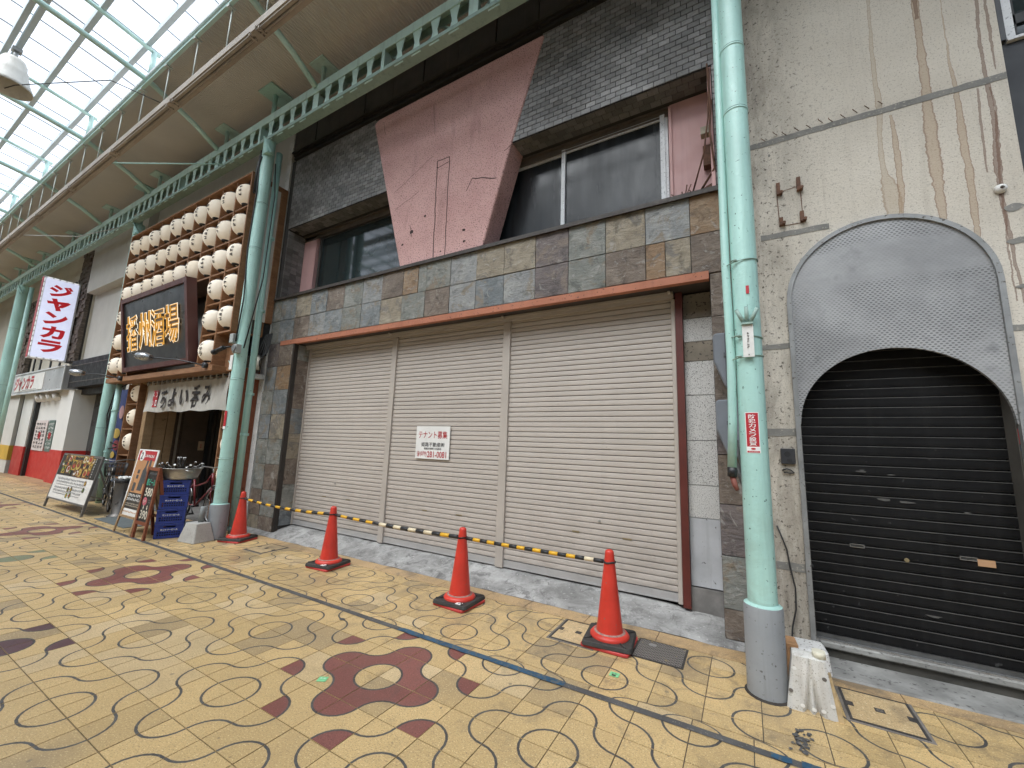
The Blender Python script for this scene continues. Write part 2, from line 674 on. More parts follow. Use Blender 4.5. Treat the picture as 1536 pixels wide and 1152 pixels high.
for area, ri, i, xo in cands[300:]:
    y0, h, j, lo, hi, main = rows[ri]
    v, f, m = tile_mesh(tile_spec(i, j, main) + (lo, hi, h))
    b = len(V_)
    V_ += [(p[0] + xo, p[1] + y0, p[2]) for p in v]
    F_ += [[b + k for k in q] for q in f]
    M_ += m
    tone += [rng.random()] * len(f)
me = bpy.data.meshes.new('tile_field')
me.from_pydata(V_, [], F_)
for mt in TM:
    me.materials.append(mt)
me.polygons.foreach_set('material_index', M_)
at = me.attributes.new('tone', 'FLOAT', 'FACE')
at.data.foreach_set('value', tone)
tf = bpy.data.objects.new('tile_field', me)
link(tf)
tf.parent = pavement
tf['kind'] = 'stuff'
# border row of plain tiles along the kerb
bm_ = MB().box(0, .596, 0, .096, -.006, 0).v
x = -16.0
k = 0
bt = {}
while x < 3.4:
    w = rng.choice((.45, .6, .6, .75))
    if w not in bt:
        o = MB().box(GAP, w - GAP, 0, .085, -.006, .001)
        o.box(GAP, w - GAP, .088, .190, -.006, 0.0)
        bo = o.build('border_tile', T_BORD, pavement)
        bt[w] = bo.data
        bo.location = (x, 3.673, 0)
    else:
        inst(bt[w], 'border_tile', (x, 3.673, 0), pavement)
    x += w
mb = MB()
mb.add([(-60, 3.673, -.001), (-16, 3.673, -.001), (-16, 4.6, -.001), (-60, 4.6, -.001)], [(0, 1, 2, 3)])
mb.add([(-16, 3.867, -.001), (-7.45, 3.867, -.001), (-7.45, 6, -.001), (-16, 6, -.001)], [(0, 1, 2, 3)])
fs_ = mb.build('shop_front_floor', M('worn_floor', (.34, .23, .12), .6, var=.25, vs=2, spk=(.1, .08, .06), spks=60))
fs_['kind'] = 'structure'

# tar-filled slot across the pavement and the blue paint on it
tar = M('tar_seam', (.075, .072, .07), .75, var=.35, vs=5, bump=.3, bs=70, spk=(.2, .18, .15), spks=70, spka=(.62, .7))
mb = MB()
q = random.Random(3)
def strip(mb, x0, x1, yc, hw, z, jit=.004, st=.15, m=0):
    n = max(2, int((x1 - x0) / st))
    pts = []
    for i in range(n + 1):
        xx = x0 + (x1 - x0) * i / n
        pts.append((xx, yc - hw + q.uniform(-jit, jit), z))
        pts.append((xx, yc + hw + q.uniform(-jit, jit), z))
    mb.add(pts, [(2 * i, 2 * i + 2, 2 * i + 3, 2 * i + 1) for i in range(n)], m)
strip(mb, -45, 4, 2.693, .026, .003, .002, .4)
o = mb.build('seam_strip', tar)
o['kind'] = 'structure'
bluep = M('worn_blue_paint', (.022, .075, .135), .6, var=.3, vs=9, spk=(.09, .10, .10), spks=45, spka=(.52, .6))
mb = MB()
strip(mb, -2.52, -1.08, 2.690, .027, .0065, .005, .07)
strip(mb, .04, .13, 2.690, .02, .0065, .008, .03)
strip(mb, .17, .62, 2.695, .026, .0065, .01, .05)
o = mb.build('blue_paint_strip', bluep)
o['kind'] = 'structure'

# concrete aprons
conc = NT('apron_concrete')
cc = conc.mix(conc.rng(conc.noise(2.2, 8, .7, .5), .35, .65), (.19, .185, .175), (.44, .43, .415))
cc = conc.mix(conc.rng(conc.noise(7, 12, .78, .9), .50, .62, 0, .85), cc, (.12, .115, .11))
cc = conc.mix(conc.rng(conc.noise(40, 4, .6), .62, .7, 0, .6), cc, (.62, .61, .58))
conc.base(cc)
conc.set(Roughness=.85)
conc.bump(conc.noise(14, 8, .75), .6, .02)
conc = conc.mat
mb = MB()
q = random.Random(5)
n = 44
ys = [3.868, 3.93, 4.02, 4.12, 4.22, 4.34]
zs = [.0, .022, .042, .065, .088, .11]
vs = []
for i in range(n + 1):
    xx = -7.42 + (7.62) * i / n
    kx = 1 if xx < -1 else max(.35, 1 - (xx + 1) * .5)
    for a, (yy, zz) in enumerate(zip(ys, zs)):
        vs.append((xx, yy + (q.uniform(-.02, .012) if a == 0 else 0), max(.001, zz * kx + (q.uniform(-.006, .006) if a else 0))))
ny = len(ys)
mb.add(vs, [(i * ny + a, (i + 1) * ny + a, (i + 1) * ny + a + 1, i * ny + a + 1) for i in range(n) for a in range(ny - 1)], 0, True)
o = mb.build('concrete_apron', conc)
o['kind'] = 'structure'
mb = MB()
mb.box(.2, 4.2, 3.80, 4.16, -.01, .012, 0)
mb.box(.39, 4.2, 4.10, 4.5, .078, .125, 0)
mb.box(.39, 4.2, 4.135, 4.5, 0, .078, 1)
o = mb.build('concrete_step', [M('step_concrete', (.24, .235, .22), .9, var=.45, vs=3.5, bump=.5, bs=30, spk=(.10, .095, .09), spks=30, spka=(.60, .70)), M('step_shadow_face', (.07, .065, .055), .95, var=.4, vs=6, bump=.5, bs=30)], bevel=.010)  # second material puts the shadow under the slab into the riser's colour
o['kind'] = 'structure'

# ------------------------------------------------------------------ arcade steelwork
ZR = lambda y: 7.79 - .0245 * (y + 1) ** 2
ZU = lambda y: ZR(y) + .57
RIBX = [-2.62 + 3.035 * k for k in range(-14, 4)]
roof = thing('arcade_roof', 'mint steel arched roof of translucent corrugated sheets high over the tiled street', 'roof', (-9, -1, 7.8))
rib = MB().tube([(0, 3.3, 7.03), (0, 2.9, 7.26), (0, 2.5, 7.42), (0, 2.15, ZR(2.15))] + [(0, y / 10, ZR(y / 10)) for y in range(16, -36, -5)] +
                [(0, -4.15, ZR(2.15)), (0, -5.3, 7.03)], .046, 10)
ro = rib.build('rib', mint_r, roof, loc=(0, -1, 7.8))
ut = MB().tube([(0, y, ZU(y)) for y in (2.25, 1.6, .9, .2, -.5, -1, -1.5, -2.2, -2.9, -3.6, -4.25)], .034, 8)
uo = ut.build('upper_tube', mint_r, roof, loc=(0, -1, 7.8))
po = MB().tube([(0, 2.17, ZR(2.17)), (0, 2.17, ZU(2.17))], .04, 8).build('post', mint_r, roof, loc=(0, -1, 7.8))
for i, xx in enumerate(RIBX):
    for base in (ro, uo, po):
        if i == 0:
            base.location = (xx + 9, 0, 0)
        else:
            inst(base.data, base.name.split('.')[0], (xx + 9, 0, 0), roof)
pur = MB().box(-46, 8.5, -.035, .035, -.06, .06).build('purlin', purlin_m, roof, local=True)
ylist = [2.07, 1.48, 1.01, .90, .32, -.28, -.84, -1.16, -1.72, -2.32, -2.90, -3.01, -3.48, -4.07]
for i, yy in enumerate(ylist):
    loc = (9, yy + 1, ZU(yy) + .085 - 7.8)
    if i == 0:
        pur.location = loc
    else:
        inst(pur.data, 'purlin', loc, roof)
for s in (0, 1):
    f = (lambda y: y) if not s else (lambda y: -2 - y)
    mb = MB().box(-46, 8.5, f(2.13), f(2.145), 7.40, 7.53, 0)
    mb.box(-46, 8.5, f(2.10), f(2.145), 7.39, 7.40, 0)
    mb.box(-46, 8.5, f(2.10), f(2.125), 7.53, 7.575, 1)
    mb.build('eave_beam', [mint_r, white_alu], roof)

# corrugated translucent sheets
t = NT('polycarbonate_sheet')
nt = t.t
nt.nodes.remove(t.b)
tr = t.n('BsdfTransparent')
tl = t.n('BsdfTranslucent')
gl = t.n('BsdfGlossy')
dirt = t.rng(t.noise(1.1, 7, .65, .6, t.scaled((1, .45, 1))), .42, .72)
sx = t.n('SeparateXYZ')
t.l(t.pos(), sx.inputs[0])
fine = t.math('SINE', t.math('MULTIPLY', sx.outputs[0], 2 * math.pi / .032))
fine = t.rng(fine, -1, 1, .80, 1)
oi = t.n('ObjectInfo').outputs['Random']
clear = t.mix(dirt, (.84, .90, .96), (.50, .54, .58))
clear = t.mix(t.math('MULTIPLY', oi, .25), clear, (.55, .62, .70))
clear2 = t.mix(1.0, clear, fine, 'MULTIPLY')
t.l(clear2, tr.inputs[0])
t.l(t.mix(dirt, (.70, .78, .86), (.42, .44, .46)), tl.inputs[0])
m1 = t.n('MixShader')
m1.inputs[0].default_value = .50
t.l(tr.outputs[0], m1.inputs[1])
t.l(tl.outputs[0], m1.inputs[2])
t.l(m1.outputs[0], t.out.inputs[0])
poly = t.mat
mb = MB()
yy = [3.0 - i * (8.0 / 18) for i in range(19)]
W = .645
nx = 8
vs = []
for y in yy:
    for k in range(nx + 1):
        vs.append((W * k / nx, y, ZU(y) + .165 + .009 * math.sin(k * math.pi)))
mb.add(vs, [(a * (nx + 1) + k, a * (nx + 1) + k + 1, (a + 1) * (nx + 1) + k + 1, (a + 1) * (nx + 1) + k) for a in range(18) for k in range(nx)], 0, True)
sheet = mb.build('roof_sheet', poly, roof, loc=(0, -1, 7.8))
seam_m = M('sheet_lap_seam', (.34, .37, .40), .6, var=.1)
mb = MB()
for a in range(18):
    y, y2 = yy[a], yy[a + 1]
    mb.hexa([(-.009, y2, ZU(y2) + .15), (.009, y2, ZU(y2) + .15), (.009, y, ZU(y) + .15), (-.009, y, ZU(y) + .15),
             (-.009, y2, ZU(y2) + .17), (.009, y2, ZU(y2) + .17), (.009, y, ZU(y) + .17), (-.009, y, ZU(y) + .17)])
seam = mb.build('lap_seam', seam_m, roof, loc=(0, -1, 7.8))
nsh = int(54 / (W - .004))
for i in range(nsh):
    lx = -46 + i * (W - .004) + 9
    if i == 0:
        sheet.location = (lx, 0, 0)
        seam.location = (lx, 0, 0)
    else:
        inst(sheet.data, 'roof_sheet', (lx, 0, 0), roof)
        inst(seam.data, 'lap_seam', (lx, 0, 0), roof)

# flat canopy over the shop fronts
mb = MB()
ncor = 60
vs = []
for k in range(ncor * 2 + 1):
    xx = 3.035 * k / (ncor * 2)
    for y in (2.15, 4.75):
        vs.append((xx, y, 7.615 + (.010 if k % 2 else 0)))
mb.add(vs, [(2 * k, 2 * k + 1, 2 * k + 3, 2 * k + 2) for k in range(ncor * 2)])
cs = mb.build('canopy_sheet', canopy_m, roof, loc=(0, -1, 7.8))
for i, xx in enumerate(RIBX[:-1]):
    if i == 0:
        cs.location = (xx + 9, 0, 0)
    else:
        inst(cs.data, 'canopy_sheet', (xx + 9, 0, 0), roof)
MB().box(-46, 8.5, -6.75, -4.235, 7.615, 7.645).build('canopy_sheet', canopy_m, roof)

# lattice girder
truss = thing('arcade_girder', 'long mint steel girder of hourglass slats running above the shop fronts', 'girder', (-9, 3.35, 6.6))
YF, YB = 3.30, 3.45
mb = MB().box(-46, 8.5, YF, YF + .012, 6.92, 7.065).box(-46, 8.5, YF + .012, YB, 7.053, 7.065)
mb.build('top_chord', mint_t, truss)
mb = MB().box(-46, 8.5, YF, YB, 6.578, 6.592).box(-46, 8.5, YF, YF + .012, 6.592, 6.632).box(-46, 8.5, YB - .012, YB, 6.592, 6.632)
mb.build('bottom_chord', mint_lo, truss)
mb = MB()
pts = [(-.08, 0), (.08, 0), (.038, .19), (.09, .40), (-.09, .40), (-.038, .19)]
mb.prism([(a, b) for a, b in pts], -.004, .004)
slat = mb.build('slat', mint_t, truss, local=True)
pst = MB().box(-.03, .03, -.05, .05, 0, .34).box(-.07, .07, -.056, -.05, 0, .34).build('girder_post', mint_t, truss, local=True)
pst2 = MB().box(-.012, .012, -.075, .075, 0, .34).box(-.03, .03, -.078, -.072, 0, .34).build('girder_post', mint_t, truss, local=True)
plate = MB().box(-.17, .17, -.16, .16, .975, 1.0).tube([(0, 0, .44), (0, 0, .98)], .035, 8).build('hanger_plate', mint_t, truss, local=True)
fs1 = fs2 = fs3 = fs4 = True
for xx in RIBX:
    for h, off in ((0, 0), (1, 1.5175)):
        xp = xx + off
        if h == 0:
            loc = (xp + 9, .025, -.01)
            if fs1: pst.location = loc; fs1 = False
            else: inst(pst.data, 'girder_post', loc, truss)
            loc = (xp - .12 + 9, .12, .02)
            if fs4: plate.location = loc; fs4 = False
            else: inst(plate.data, 'hanger_plate', loc, truss)
        else:
            loc = (xp + 9, .025, -.01)
            if fs2: pst2.location = loc; fs2 = False
            else: inst(pst2.data, 'girder_post', loc, truss)
        for k in range(4):
            if xp > 1:
                continue
            loc = (xp + .30 + k * .31 + 9, -.03, -.04)
            if fs3: slat.location = loc; fs3 = False
            else: inst(slat.data, 'slat', loc, truss)
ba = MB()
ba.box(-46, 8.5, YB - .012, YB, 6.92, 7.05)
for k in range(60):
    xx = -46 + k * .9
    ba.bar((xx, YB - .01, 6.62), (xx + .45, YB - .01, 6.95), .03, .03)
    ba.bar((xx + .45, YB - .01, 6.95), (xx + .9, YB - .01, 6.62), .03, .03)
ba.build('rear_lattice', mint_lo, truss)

# columns with grey sleeves
def column(x, y, r, label, rings, sleeve=.535, rs=None, top=7.6):
    c = thing('arcade_column', label, 'column', (x, y, 0), group='mint columns carrying the arcade roof')
    pr = []
    prof = [(r, .3)]
    mb = MB()
    mb.lathe([(r, .3), (r, 2), (r, 4), (r, 6.58)], (x, y, 0), 28)
    for z in rings:
        mb.lathe([(r + .0005, z - .009), (r + .004, z - .007), (r + .004, z + .007), (r + .0005, z + .009)], (x, y, 0), 28)
    for z in rings:
        mb.lathe([(r + .0012, z + .009), (r + .0012, z + .0155)], (x, y, 0), 28, 1)  # dark line along each ring: its shadow, put into the colour
    mb.build('pipe', [mint, M('weld_seam_shadow', (.10, .17, .155), .7)], c)
    mb = MB().tube([(x - .1, y + .04, 6.55), (x - .1, y + .04, top)], .038, 10).box(x - .30, x + .10, y - .16, y + .24, 7.585, 7.612)
    mb.bar((x + .05, y - .12, 6.56), (x + .15, y - .02, 6.30), .1, .02).box(x + .02, x + .16, y - .1, y - .02, 6.28, 6.31)
    mb.build('head_bracket', mint, c)
    rs = rs or r + .026
    mb = MB().lathe([(rs, 0), (rs, sleeve - .02), (rs - .004, sleeve)], (x, y, 0), 28, 0)
    mb.lathe([(rs - .004, sleeve), (r, sleeve + .012)], (x, y, 0), 28, 1)
    mb.build('sleeve', [steel_grey, mint], c)
    MB().lathe([(rs + .016, .001), (rs + .008, .007), (rs, .010)], (x, y, 0), 24).build('mortar_collar', grout, c)
    return c
column(.052, 3.32, .086, 'thick mint column beside the arched black shutter, carrying a red vertical sticker', (4.73, 4.16), .535, .114)
column(-6.94, 3.37, .092, 'mint column between the lantern shop and the beige shutters', (5.4, 4.6, 2.4, 1.17), .50, .128)
column(-12.72, 3.50, .105, 'mint column behind the slanted menu board', (5.0, 3.0, 1.6), .5)
column(-22.2, 3.37, .14, 'leftmost mint column, beyond the upright white lightbox sign', (5.0, 3.0), .5)

def drain(pts, r, label, n=10, clamps=()):
    c = thing('drain_pipe', label, 'pipe', pts[-1])
    MB().tube(pts, r, n).build('pipe', mint, c)
    for z in clamps:
        mb = MB().lathe([(r + .012, z - .02), (r + .012, z + .02)], (pts[-1][0], pts[-1][1], 0), 12)
        mb.build('socket', mint, c)
    return c
drain([(-6.96, 3.56, 6.5), (-6.96, 3.58, 3), (-6.95, 3.59, 0)], .05, 'slim mint drainpipe standing just right of the lantern shop column', 12, (4.9, 3.6, 2.2, 1.55, .12))
drain([(-12.22, 3.52, 2.6), (-12.22, 3.52, 0)], .055, 'thin mint pipe beside the column left of the lantern shop door', 10, (2.0, 1.1))
drain([(-21.3, 3.42, 6.4), (-21.3, 3.42, 0)], .06, 'thin mint pipe next to the leftmost column', 8)
sp = thing('cable_conduit', 'thin mint conduit with taped end hugging the left side of the thick column', 'conduit', (-.065, 3.30, 1.4))
MB().tube([(-.045, 3.34, 6.55), (-.055, 3.32, 4.5), (-.068, 3.30, 2.9), (-.060, 3.29, 2.2), (-.070, 3.30, 1.75), (-.088, 3.30, 1.40)], .030, 10).build('conduit', mint, sp)
MB().tube([(-.088, 3.30, 1.41), (-.089, 3.30, 1.345)], .031, 10).build('tape_wrap', black_m, sp)
MB().tube([(-.088, 3.30, 1.35), (-.075, 3.29, 1.29), (-.06, 3.28, 1.255)], [.02, .018, .012], 8).build('cable_end', M('red_brown_cap', (.22, .07, .05), .7), sp)
mb = MB()
for dz, dy in ((0, 0), (.03, .03), (-.04, .05)):
    mb.tube([(-.07, 3.33 + dy, 1.45 + dz), (-.03, 3.34 + dy, 1.32 + dz), (-.01, 3.36 + dy, 1.22 + dz), (-.03, 3.38 + dy, 1.35), (-.05, 3.40, 1.6)], .008, 6)
mb.build('loose_cables', M('grey_cable', (.15, .15, .15), .6), sp)
for z in (2.86, 2.45, 2.32):
    pass

# beige cable duct hung on rods
duct = thing('cable_duct', 'long brown cable duct hung on thin rods below the edge of the glazed roof', 'duct', (-9, 2.16, 6.55))
mb = MB().box(-46, 8.5, 2.085, 2.235, 6.50, 6.512, 0).box(-46, 8.5, 2.085, 2.095, 6.512, 6.60, 0).box(-46, 8.5, 2.225, 2.235, 6.512, 6.56, 0)
mb.box(-46, 8.5, 2.10, 2.135, 6.472, 6.50, 0)
mb.build('trough', brown_duct, duct)
MB().tube([(-46, 2.165, 6.48), (8.5, 2.165, 6.48)], .017, 8).build('tube', brown_duct, duct)
mb = MB().tube([(0, 2.16, 6.56), (0, 2.16, 7.40)], .009, 6).box(-.03, .03, 2.10, 2.19, 7.36, 7.385).box(-.02, .02, 2.11, 2.13, 6.59, 6.64)
rod = mb.build('hanger_rod', M('pale_rod', (.52, .56, .52), .5), duct, loc=(0, 2.16, 6.55))
mb = MB().box(-.05, .05, 2.078, 2.20, 6.462, 6.52).box(-.12, -.09, 2.09, 2.19, 6.46, 6.52).box(.09, .12, 2.09, 2.19, 6.46, 6.52)
cl = mb.build('clamp', brown_duct, duct, loc=(0, 2.16, 6.55))
for i in range(56):
    lx = -4.96 - 48 * .955 + 9 + i * .955 + 3 * .955 - .955 * 3
    if i == 0: rod.location = (lx, 0, 0)
    else: inst(rod.data, 'hanger_rod', (lx, 0, 0), duct)
for i in range(22):
    lx = -6.65 + 9 - 36 + i * 2.3 - (36 - 16 * 2.3)
    if i == 0: cl.location = (lx, 0, 0)
    else: inst(cl.data, 'clamp', (lx, 0, 0), duct)

# pendant lamp
lp = thing('pendant_lamp', 'white bell-shaped lamp hanging under the translucent roof at the top left', 'lamp', (-11.0, 1.0, 7.4))
lx, ly = -10.98, .99
MB().tube([(lx, ly, 8.2), (lx, ly, 7.98)], .03, 8).box(lx - .06, lx + .06, ly - .06, ly + .06, 8.16, 8.22).build('stem', M('galvanised', (.30, .31, .31), .5, metal=.4), lp)
lampw = M('lamp_white_enamel', (.62, .60, .55), .5, var=.08, vs=5, streak=((.36, .33, .28), .4))
MB().lathe([(.06, 8.02), (.13, 8.0), (.165, 7.93), (.175, 7.82), (.20, 7.80), (.21, 7.72), (.235, 7.62), (.285, 7.50), (.30, 7.44), (.29, 7.44), (.22, 7.62), (.19, 7.74)], (lx, ly, 0), 24, capb=False).build('shade', lampw, lp)
w = MB().tube([(-13.4, .55, 7.75), (-10.9, 1.05, 7.50), (-8.6, 1.7, 7.1), (-7.7, 2.12, 6.63)], .008, 5)
o = w.build('overhead_cable', cable_m); tag(o, 'thin black cable slung from the pendant lamp to the brown duct', 'cable')
w = MB().tube([(-10.2, 2.2, 6.52), (-8.35, 3.29, 6.60)], .012, 6)
o = w.build('overhead_cable', mint); tag(o, 'thin mint rod running from the brown duct across to the girder', 'rod')
w = MB().tube([(-16.2, 2.2, 6.52), (-14.6, 2.9, 6.44), (-13.3, 3.28, 6.55)], .010, 6)
o = w.build('overhead_cable', wire_m); tag(o, 'pale cable sagging from the brown duct to the girder above the white lightbox sign', 'cable')
# ------------------------------------------------------------------ vacant shop building
def slate(name, a, b, v, scale=3.4):
    t = NT(name)
    oi = t.n('ObjectInfo').outputs['Random']
    off = t.n('Vector' + 'Math', operation='ADD')
    cmb = t.n('CombineXYZ')
    t.l(t.math('MULTIPLY', oi, 37.0), cmb.inputs[0]); t.l(t.math('MULTIPLY', oi, 11.0), cmb.inputs[2])
    t.l(t.pos(), off.inputs[0]); t.l(cmb.outputs[0], off.inputs[1])
    vec = off.outputs[0]
    n1 = t.noise(scale, 12, .70, .7, vec)
    c = t.mix(t.rng(n1, .40, .60), a, b)
    n2 = t.noise(scale * 1.3, 12, .72, .9, vec)
    c = t.mix(t.rng(n2, .52, .60, 0, .85), c, v)
    n3 = t.noise(scale * 2.2, 12, .74, 1.1, vec)
    c = t.mix(t.rng(n3, .57, .62, 0, .6), c, (.42, .405, .375))
    n4 = t.noise(scale * 1.7, 12, .72, .6, vec)
    mp = t.n('Mapping')
    t.l(vec, mp.inputs[0])
    mp.inputs['Rotation'].default_value = (0, .8, 0)
    mp.inputs['Scale'].default_value = (4, 1, 16)
    n5 = t.noise(2.2, 8, .7, .5, mp.outputs[0])
    c = t.mix(t.rng(n5, .35, .65, .32, 0), c, sc(a, .35))
    c = t.mix(t.rng(n4, .54, .63, 0, .7), c, sc(a, .4))
    t.base(c)
    t.set(Roughness=t.rng(n2, .3, .7, .42, .7), Specular_IOR_Level=.45)
    t.bump(t.math('ADD', t.math('ADD', n1, n3), t.math('MULTIPLY', n5, .8)), .9, .02)
    return t.mat
SL = {
    'b': slate('slate_blue_grey', (.155, .175, .185), (.27, .285, .285), (.27, .22, .16)),
    'g': slate('slate_grey_green', (.19, .20, .18), (.30, .30, .27), (.25, .19, .13)),
    't': slate('slate_tan', (.27, .225, .16), (.38, .33, .25), (.18, .165, .15)),
    'r': slate('slate_rust', (.26, .155, .08), (.33, .24, .155), (.19, .19, .18)),
    'p': slate('slate_plum', (.13, .11, .108), (.20, .165, .155), (.25, .20, .16)),
    'n': slate('slate_brown', (.15, .115, .09), (.24, .19, .15), (.28, .235, .19)),
    'l': slate('slate_light_grey', (.25, .26, .26), (.36, .36, .345), (.25, .20, .14)),
}
shop = thing('vacant_shop_building', 'vacant shop with three beige roller shutters, slate tile band and pink slab on grey brick', 'building', (-3.6, 4.0, 0))
core = M('dark_backing', (.05, .046, .043), .9, var=.2)
mb = MB()
mb.box(-7.32, .14, 4.45, 7.5, .0, 7.6)             # body behind everything
mb.box(-7.32, .14, 4.02, 4.45, 3.19, 3.96)           # band core
mb.box(-7.32, -6.575, 4.02, 4.45, 0, 3.19)           # left pier core
mb.box(-.215, .14, 4.02, 4.45, 0, 3.19)              # right pier core
mb.box(-7.20, .14, 4.012, 4.45, 5.345, 6.76)         # upper wall core
mb.box(-7.32, -7.165, 4.012, 4.45, 3.97, 6.76)
mb.box(-.125, .14, 4.012, 4.45, 3.97, 5.345)
mb.build('wall_core', core, shop)

# slate tiles
def slate_tile(x0, x1, z0, z1, k, y=4.0):
    d = rng.uniform(-.007, .005)
    e = .003
    mb = MB()
    a = [(x0 + e + rng.uniform(0, .002), z0 + e), (x1 - e, z0 + e + rng.uniform(0, .002)), (x1 - e - rng.uniform(0, .002), z1 - e), (x0 + e, z1 - e - rng.uniform(0, .002))]
    dd = [rng.uniform(-.002, .002) for _ in range(4)]
    mb.hexa([(a[0][0], y + d + dd[0], a[0][1]), (a[1][0], y + d + dd[1], a[1][1]), (a[1][0], y + .024, a[1][1]), (a[0][0], y + .024, a[0][1]),
             (a[3][0], y + d + dd[3], a[3][1]), (a[2][0], y + d + dd[2], a[2][1]), (a[2][0], y + .024, a[2][1]), (a[3][0], y + .024, a[3][1])])
    o = mb.build('slate_tile', SL[k], shop, loc=((x0 + x1) / 2, y, (z0 + z1) / 2))
    return o
xt = [-7.32, -7.07, -6.65, -6.232, -5.815, -5.397, -4.97, -4.555, -4.132, -3.85, -3.70, -3.287, -2.87, -2.458, -2.033, -1.622, -1.20, -.788, -.368, .05]
kt = 'gbtbngltrbgntlptgnr'
kt = 'gbtbnglnrgglttpgtlr'
for i in range(19):
    slate_tile(xt[i], xt[i + 1], 3.567, 3.968, kt[i])
xb = [-7.32, -7.07, -6.65, -6.232, -5.815, -5.397, -4.97, -4.555, -4.132, -3.705, -3.287, -2.87, -2.458, -2.033, -1.622, -1.20, -.788, -.60, -.368, .05]
kb = 'gbnlbgbtllngblpgnttn'
kb = 'gbnlbgbtgnlblpgnrtn'
for i in range(19):
    slate_tile(xb[i], xb[i + 1], 3.19 if xb[i] > -6.7 and xb[i] < -.4 else 3.158, 3.563, kb[i])
zr = [3.155, 2.74, 2.325, 1.91, 1.495, 1.08, .665, .25, .02]
kl_, km_, kr_, kq_ = 'pbgbggnt', 'nrbtgngn', 'nnnpnpgn', 'gnnbtngb'
for i in range(8):
    slate_tile(-7.32, -7.0, zr[i + 1], zr[i], kl_[i])
    slate_tile(-6.996, -6.60, zr[i + 1], zr[i], km_[i])
    slate_tile(-.215, .05, zr[i + 1], zr[i], kr_[i])
    z0, z1 = zr[i + 1] + .1, zr[i] + .1
    if z1 > 3.1: z1 = 3.1
    mb = MB().box(-6.578, -6.556, 4.075, 4.30, z0 + .002, z1 - .002)
    mb.build('slate_tile', SL[kq_[i]], shop, loc=(-6.567, 4.18, (z0 + z1) / 2))
mb = MB().box(-6.60, -6.555, 4.0, 4.07, 0, 3.12)
mb.build('corner_trim', M('dark_corner_trim', (.03, .024, .02), .5, var=.3), shop)
# ledge and lintel
mb = MB().box(-7.36, .05, 3.965, 4.36, 3.970, 3.992)
mb.box(-7.36, .05, 3.960, 3.972, 3.955, 4.002)
mb.build('ledge_flashing', M('ledge_dark_metal', (.045, .036, .03), .6, var=.4, vs=12), shop)
lint = M('terracotta_lintel', (.40, .15, .085), .7, var=.14, vs=3, spk=(.12, .05, .035), spks=45, spka=(.65, .72), streak=((.2, .08, .05), .4))
mb = MB().box(-6.97, -.222, 3.992, 4.06, 3.104, 3.182)
mb.build('lintel_bar', lint, shop)
MB().box(-6.97, -.222, 4.06, 4.45, 3.118, 3.186).build('lintel_soffit', M('soffit_dark', (.05, .04, .035), .8), shop)
# recess with white block wall at the right
wb = M('stained_white_board', (.55, .54, .52), .75, var=.1, vs=2, spk=(.09, .085, .08), spks=150, spka=(.58, .63), bump=.2, bs=50)
wb2 = M('stained_white_board_low', (.47, .48, .50), .7, var=.2, vs=2.4, streak=((.28, .28, .29), .5), spk=(.15, .15, .15), spks=25, spka=(.66, .72))
wb3 = M('dark_board', (.21, .18, .14), .8, var=.3, vs=3, spk=(.05, .045, .04), spks=40, spka=(.6, .66))
zz = [.29, .90, 1.20, 1.62, 2.06, 2.40, 2.60, 2.84, 3.1]
mats = [wb2, wb, wb, wb, wb, wb3, wb, wb3]
for i in range(8):
    MB().box(-.49, -.21, 4.32 + rng.uniform(0, .004), 4.40, zz[i] + .003, zz[i + 1] - .003).build('wall_board', mats[i], shop)
MB().box(-.50, -.21, 4.31, 4.42, 0, .28).build('plinth', M('dirty_plinth', (.20, .19, .18), .9, var=.3, vs=6, bump=.4, bs=40), shop)
redp = M('dark_red_post', (.10, .018, .012), .55, var=.2, vs=4, spk=(.06, .02, .02), spks=40, spka=(.68, .74))
MB().box(-.558, -.492, 4.26, 4.34, .10, 3.11).build('red_post', redp, shop)

# roller shutters
shm = M('beige_shutter', (.485, .435, .39), .42, var=.05, vs=1.2, bump=.06, bs=30, spk=(.26, .22, .18), spks=50, spka=(.74, .78), streak=((.42, .38, .34), .35), spec=.4, objvar=.09, low=(1.0, .15, (.26, .225, .19), .5))
shl = M('shutter_foot_rail', (.44, .43, .42), .4, var=.1, vs=4, metal=.3)
guide = M('beige_guide_rail', (.42, .375, .33), .5, var=.08, vs=3)
brass = M('dull_brass', (.30, .25, .15), .4, metal=.6, var=.2)
YS = 4.315
PIT = .0590
def slat_prof(x0, x1, z0, pit, y, m=0):
    mb = MB()
    n = [(0.006, .002), (-.004, .0045), (-.0065, pit * .3), (-.0065, pit * .75), (-.005, pit - .0055), (.006, pit - .003)]
    vs = []
    for xx in (x0, x1):
        for dy, dz in n:
            vs.append((xx, y + dy, z0 + dz))
        vs.append((xx, y + .02, z0 + pit - .003)); vs.append((xx, y + .02, z0 + .004))
    k = len(n) + 2
    mb.add(vs, [(a, k + a, k + (a + 1) % k, (a + 1) % k) for a in range(k)])
    return mb
panels = [(-6.555, -4.545, 'l'), (-4.455, -2.605, 'm'), (-2.505, -.600, 'r')]
ZB = .205
NS = 49
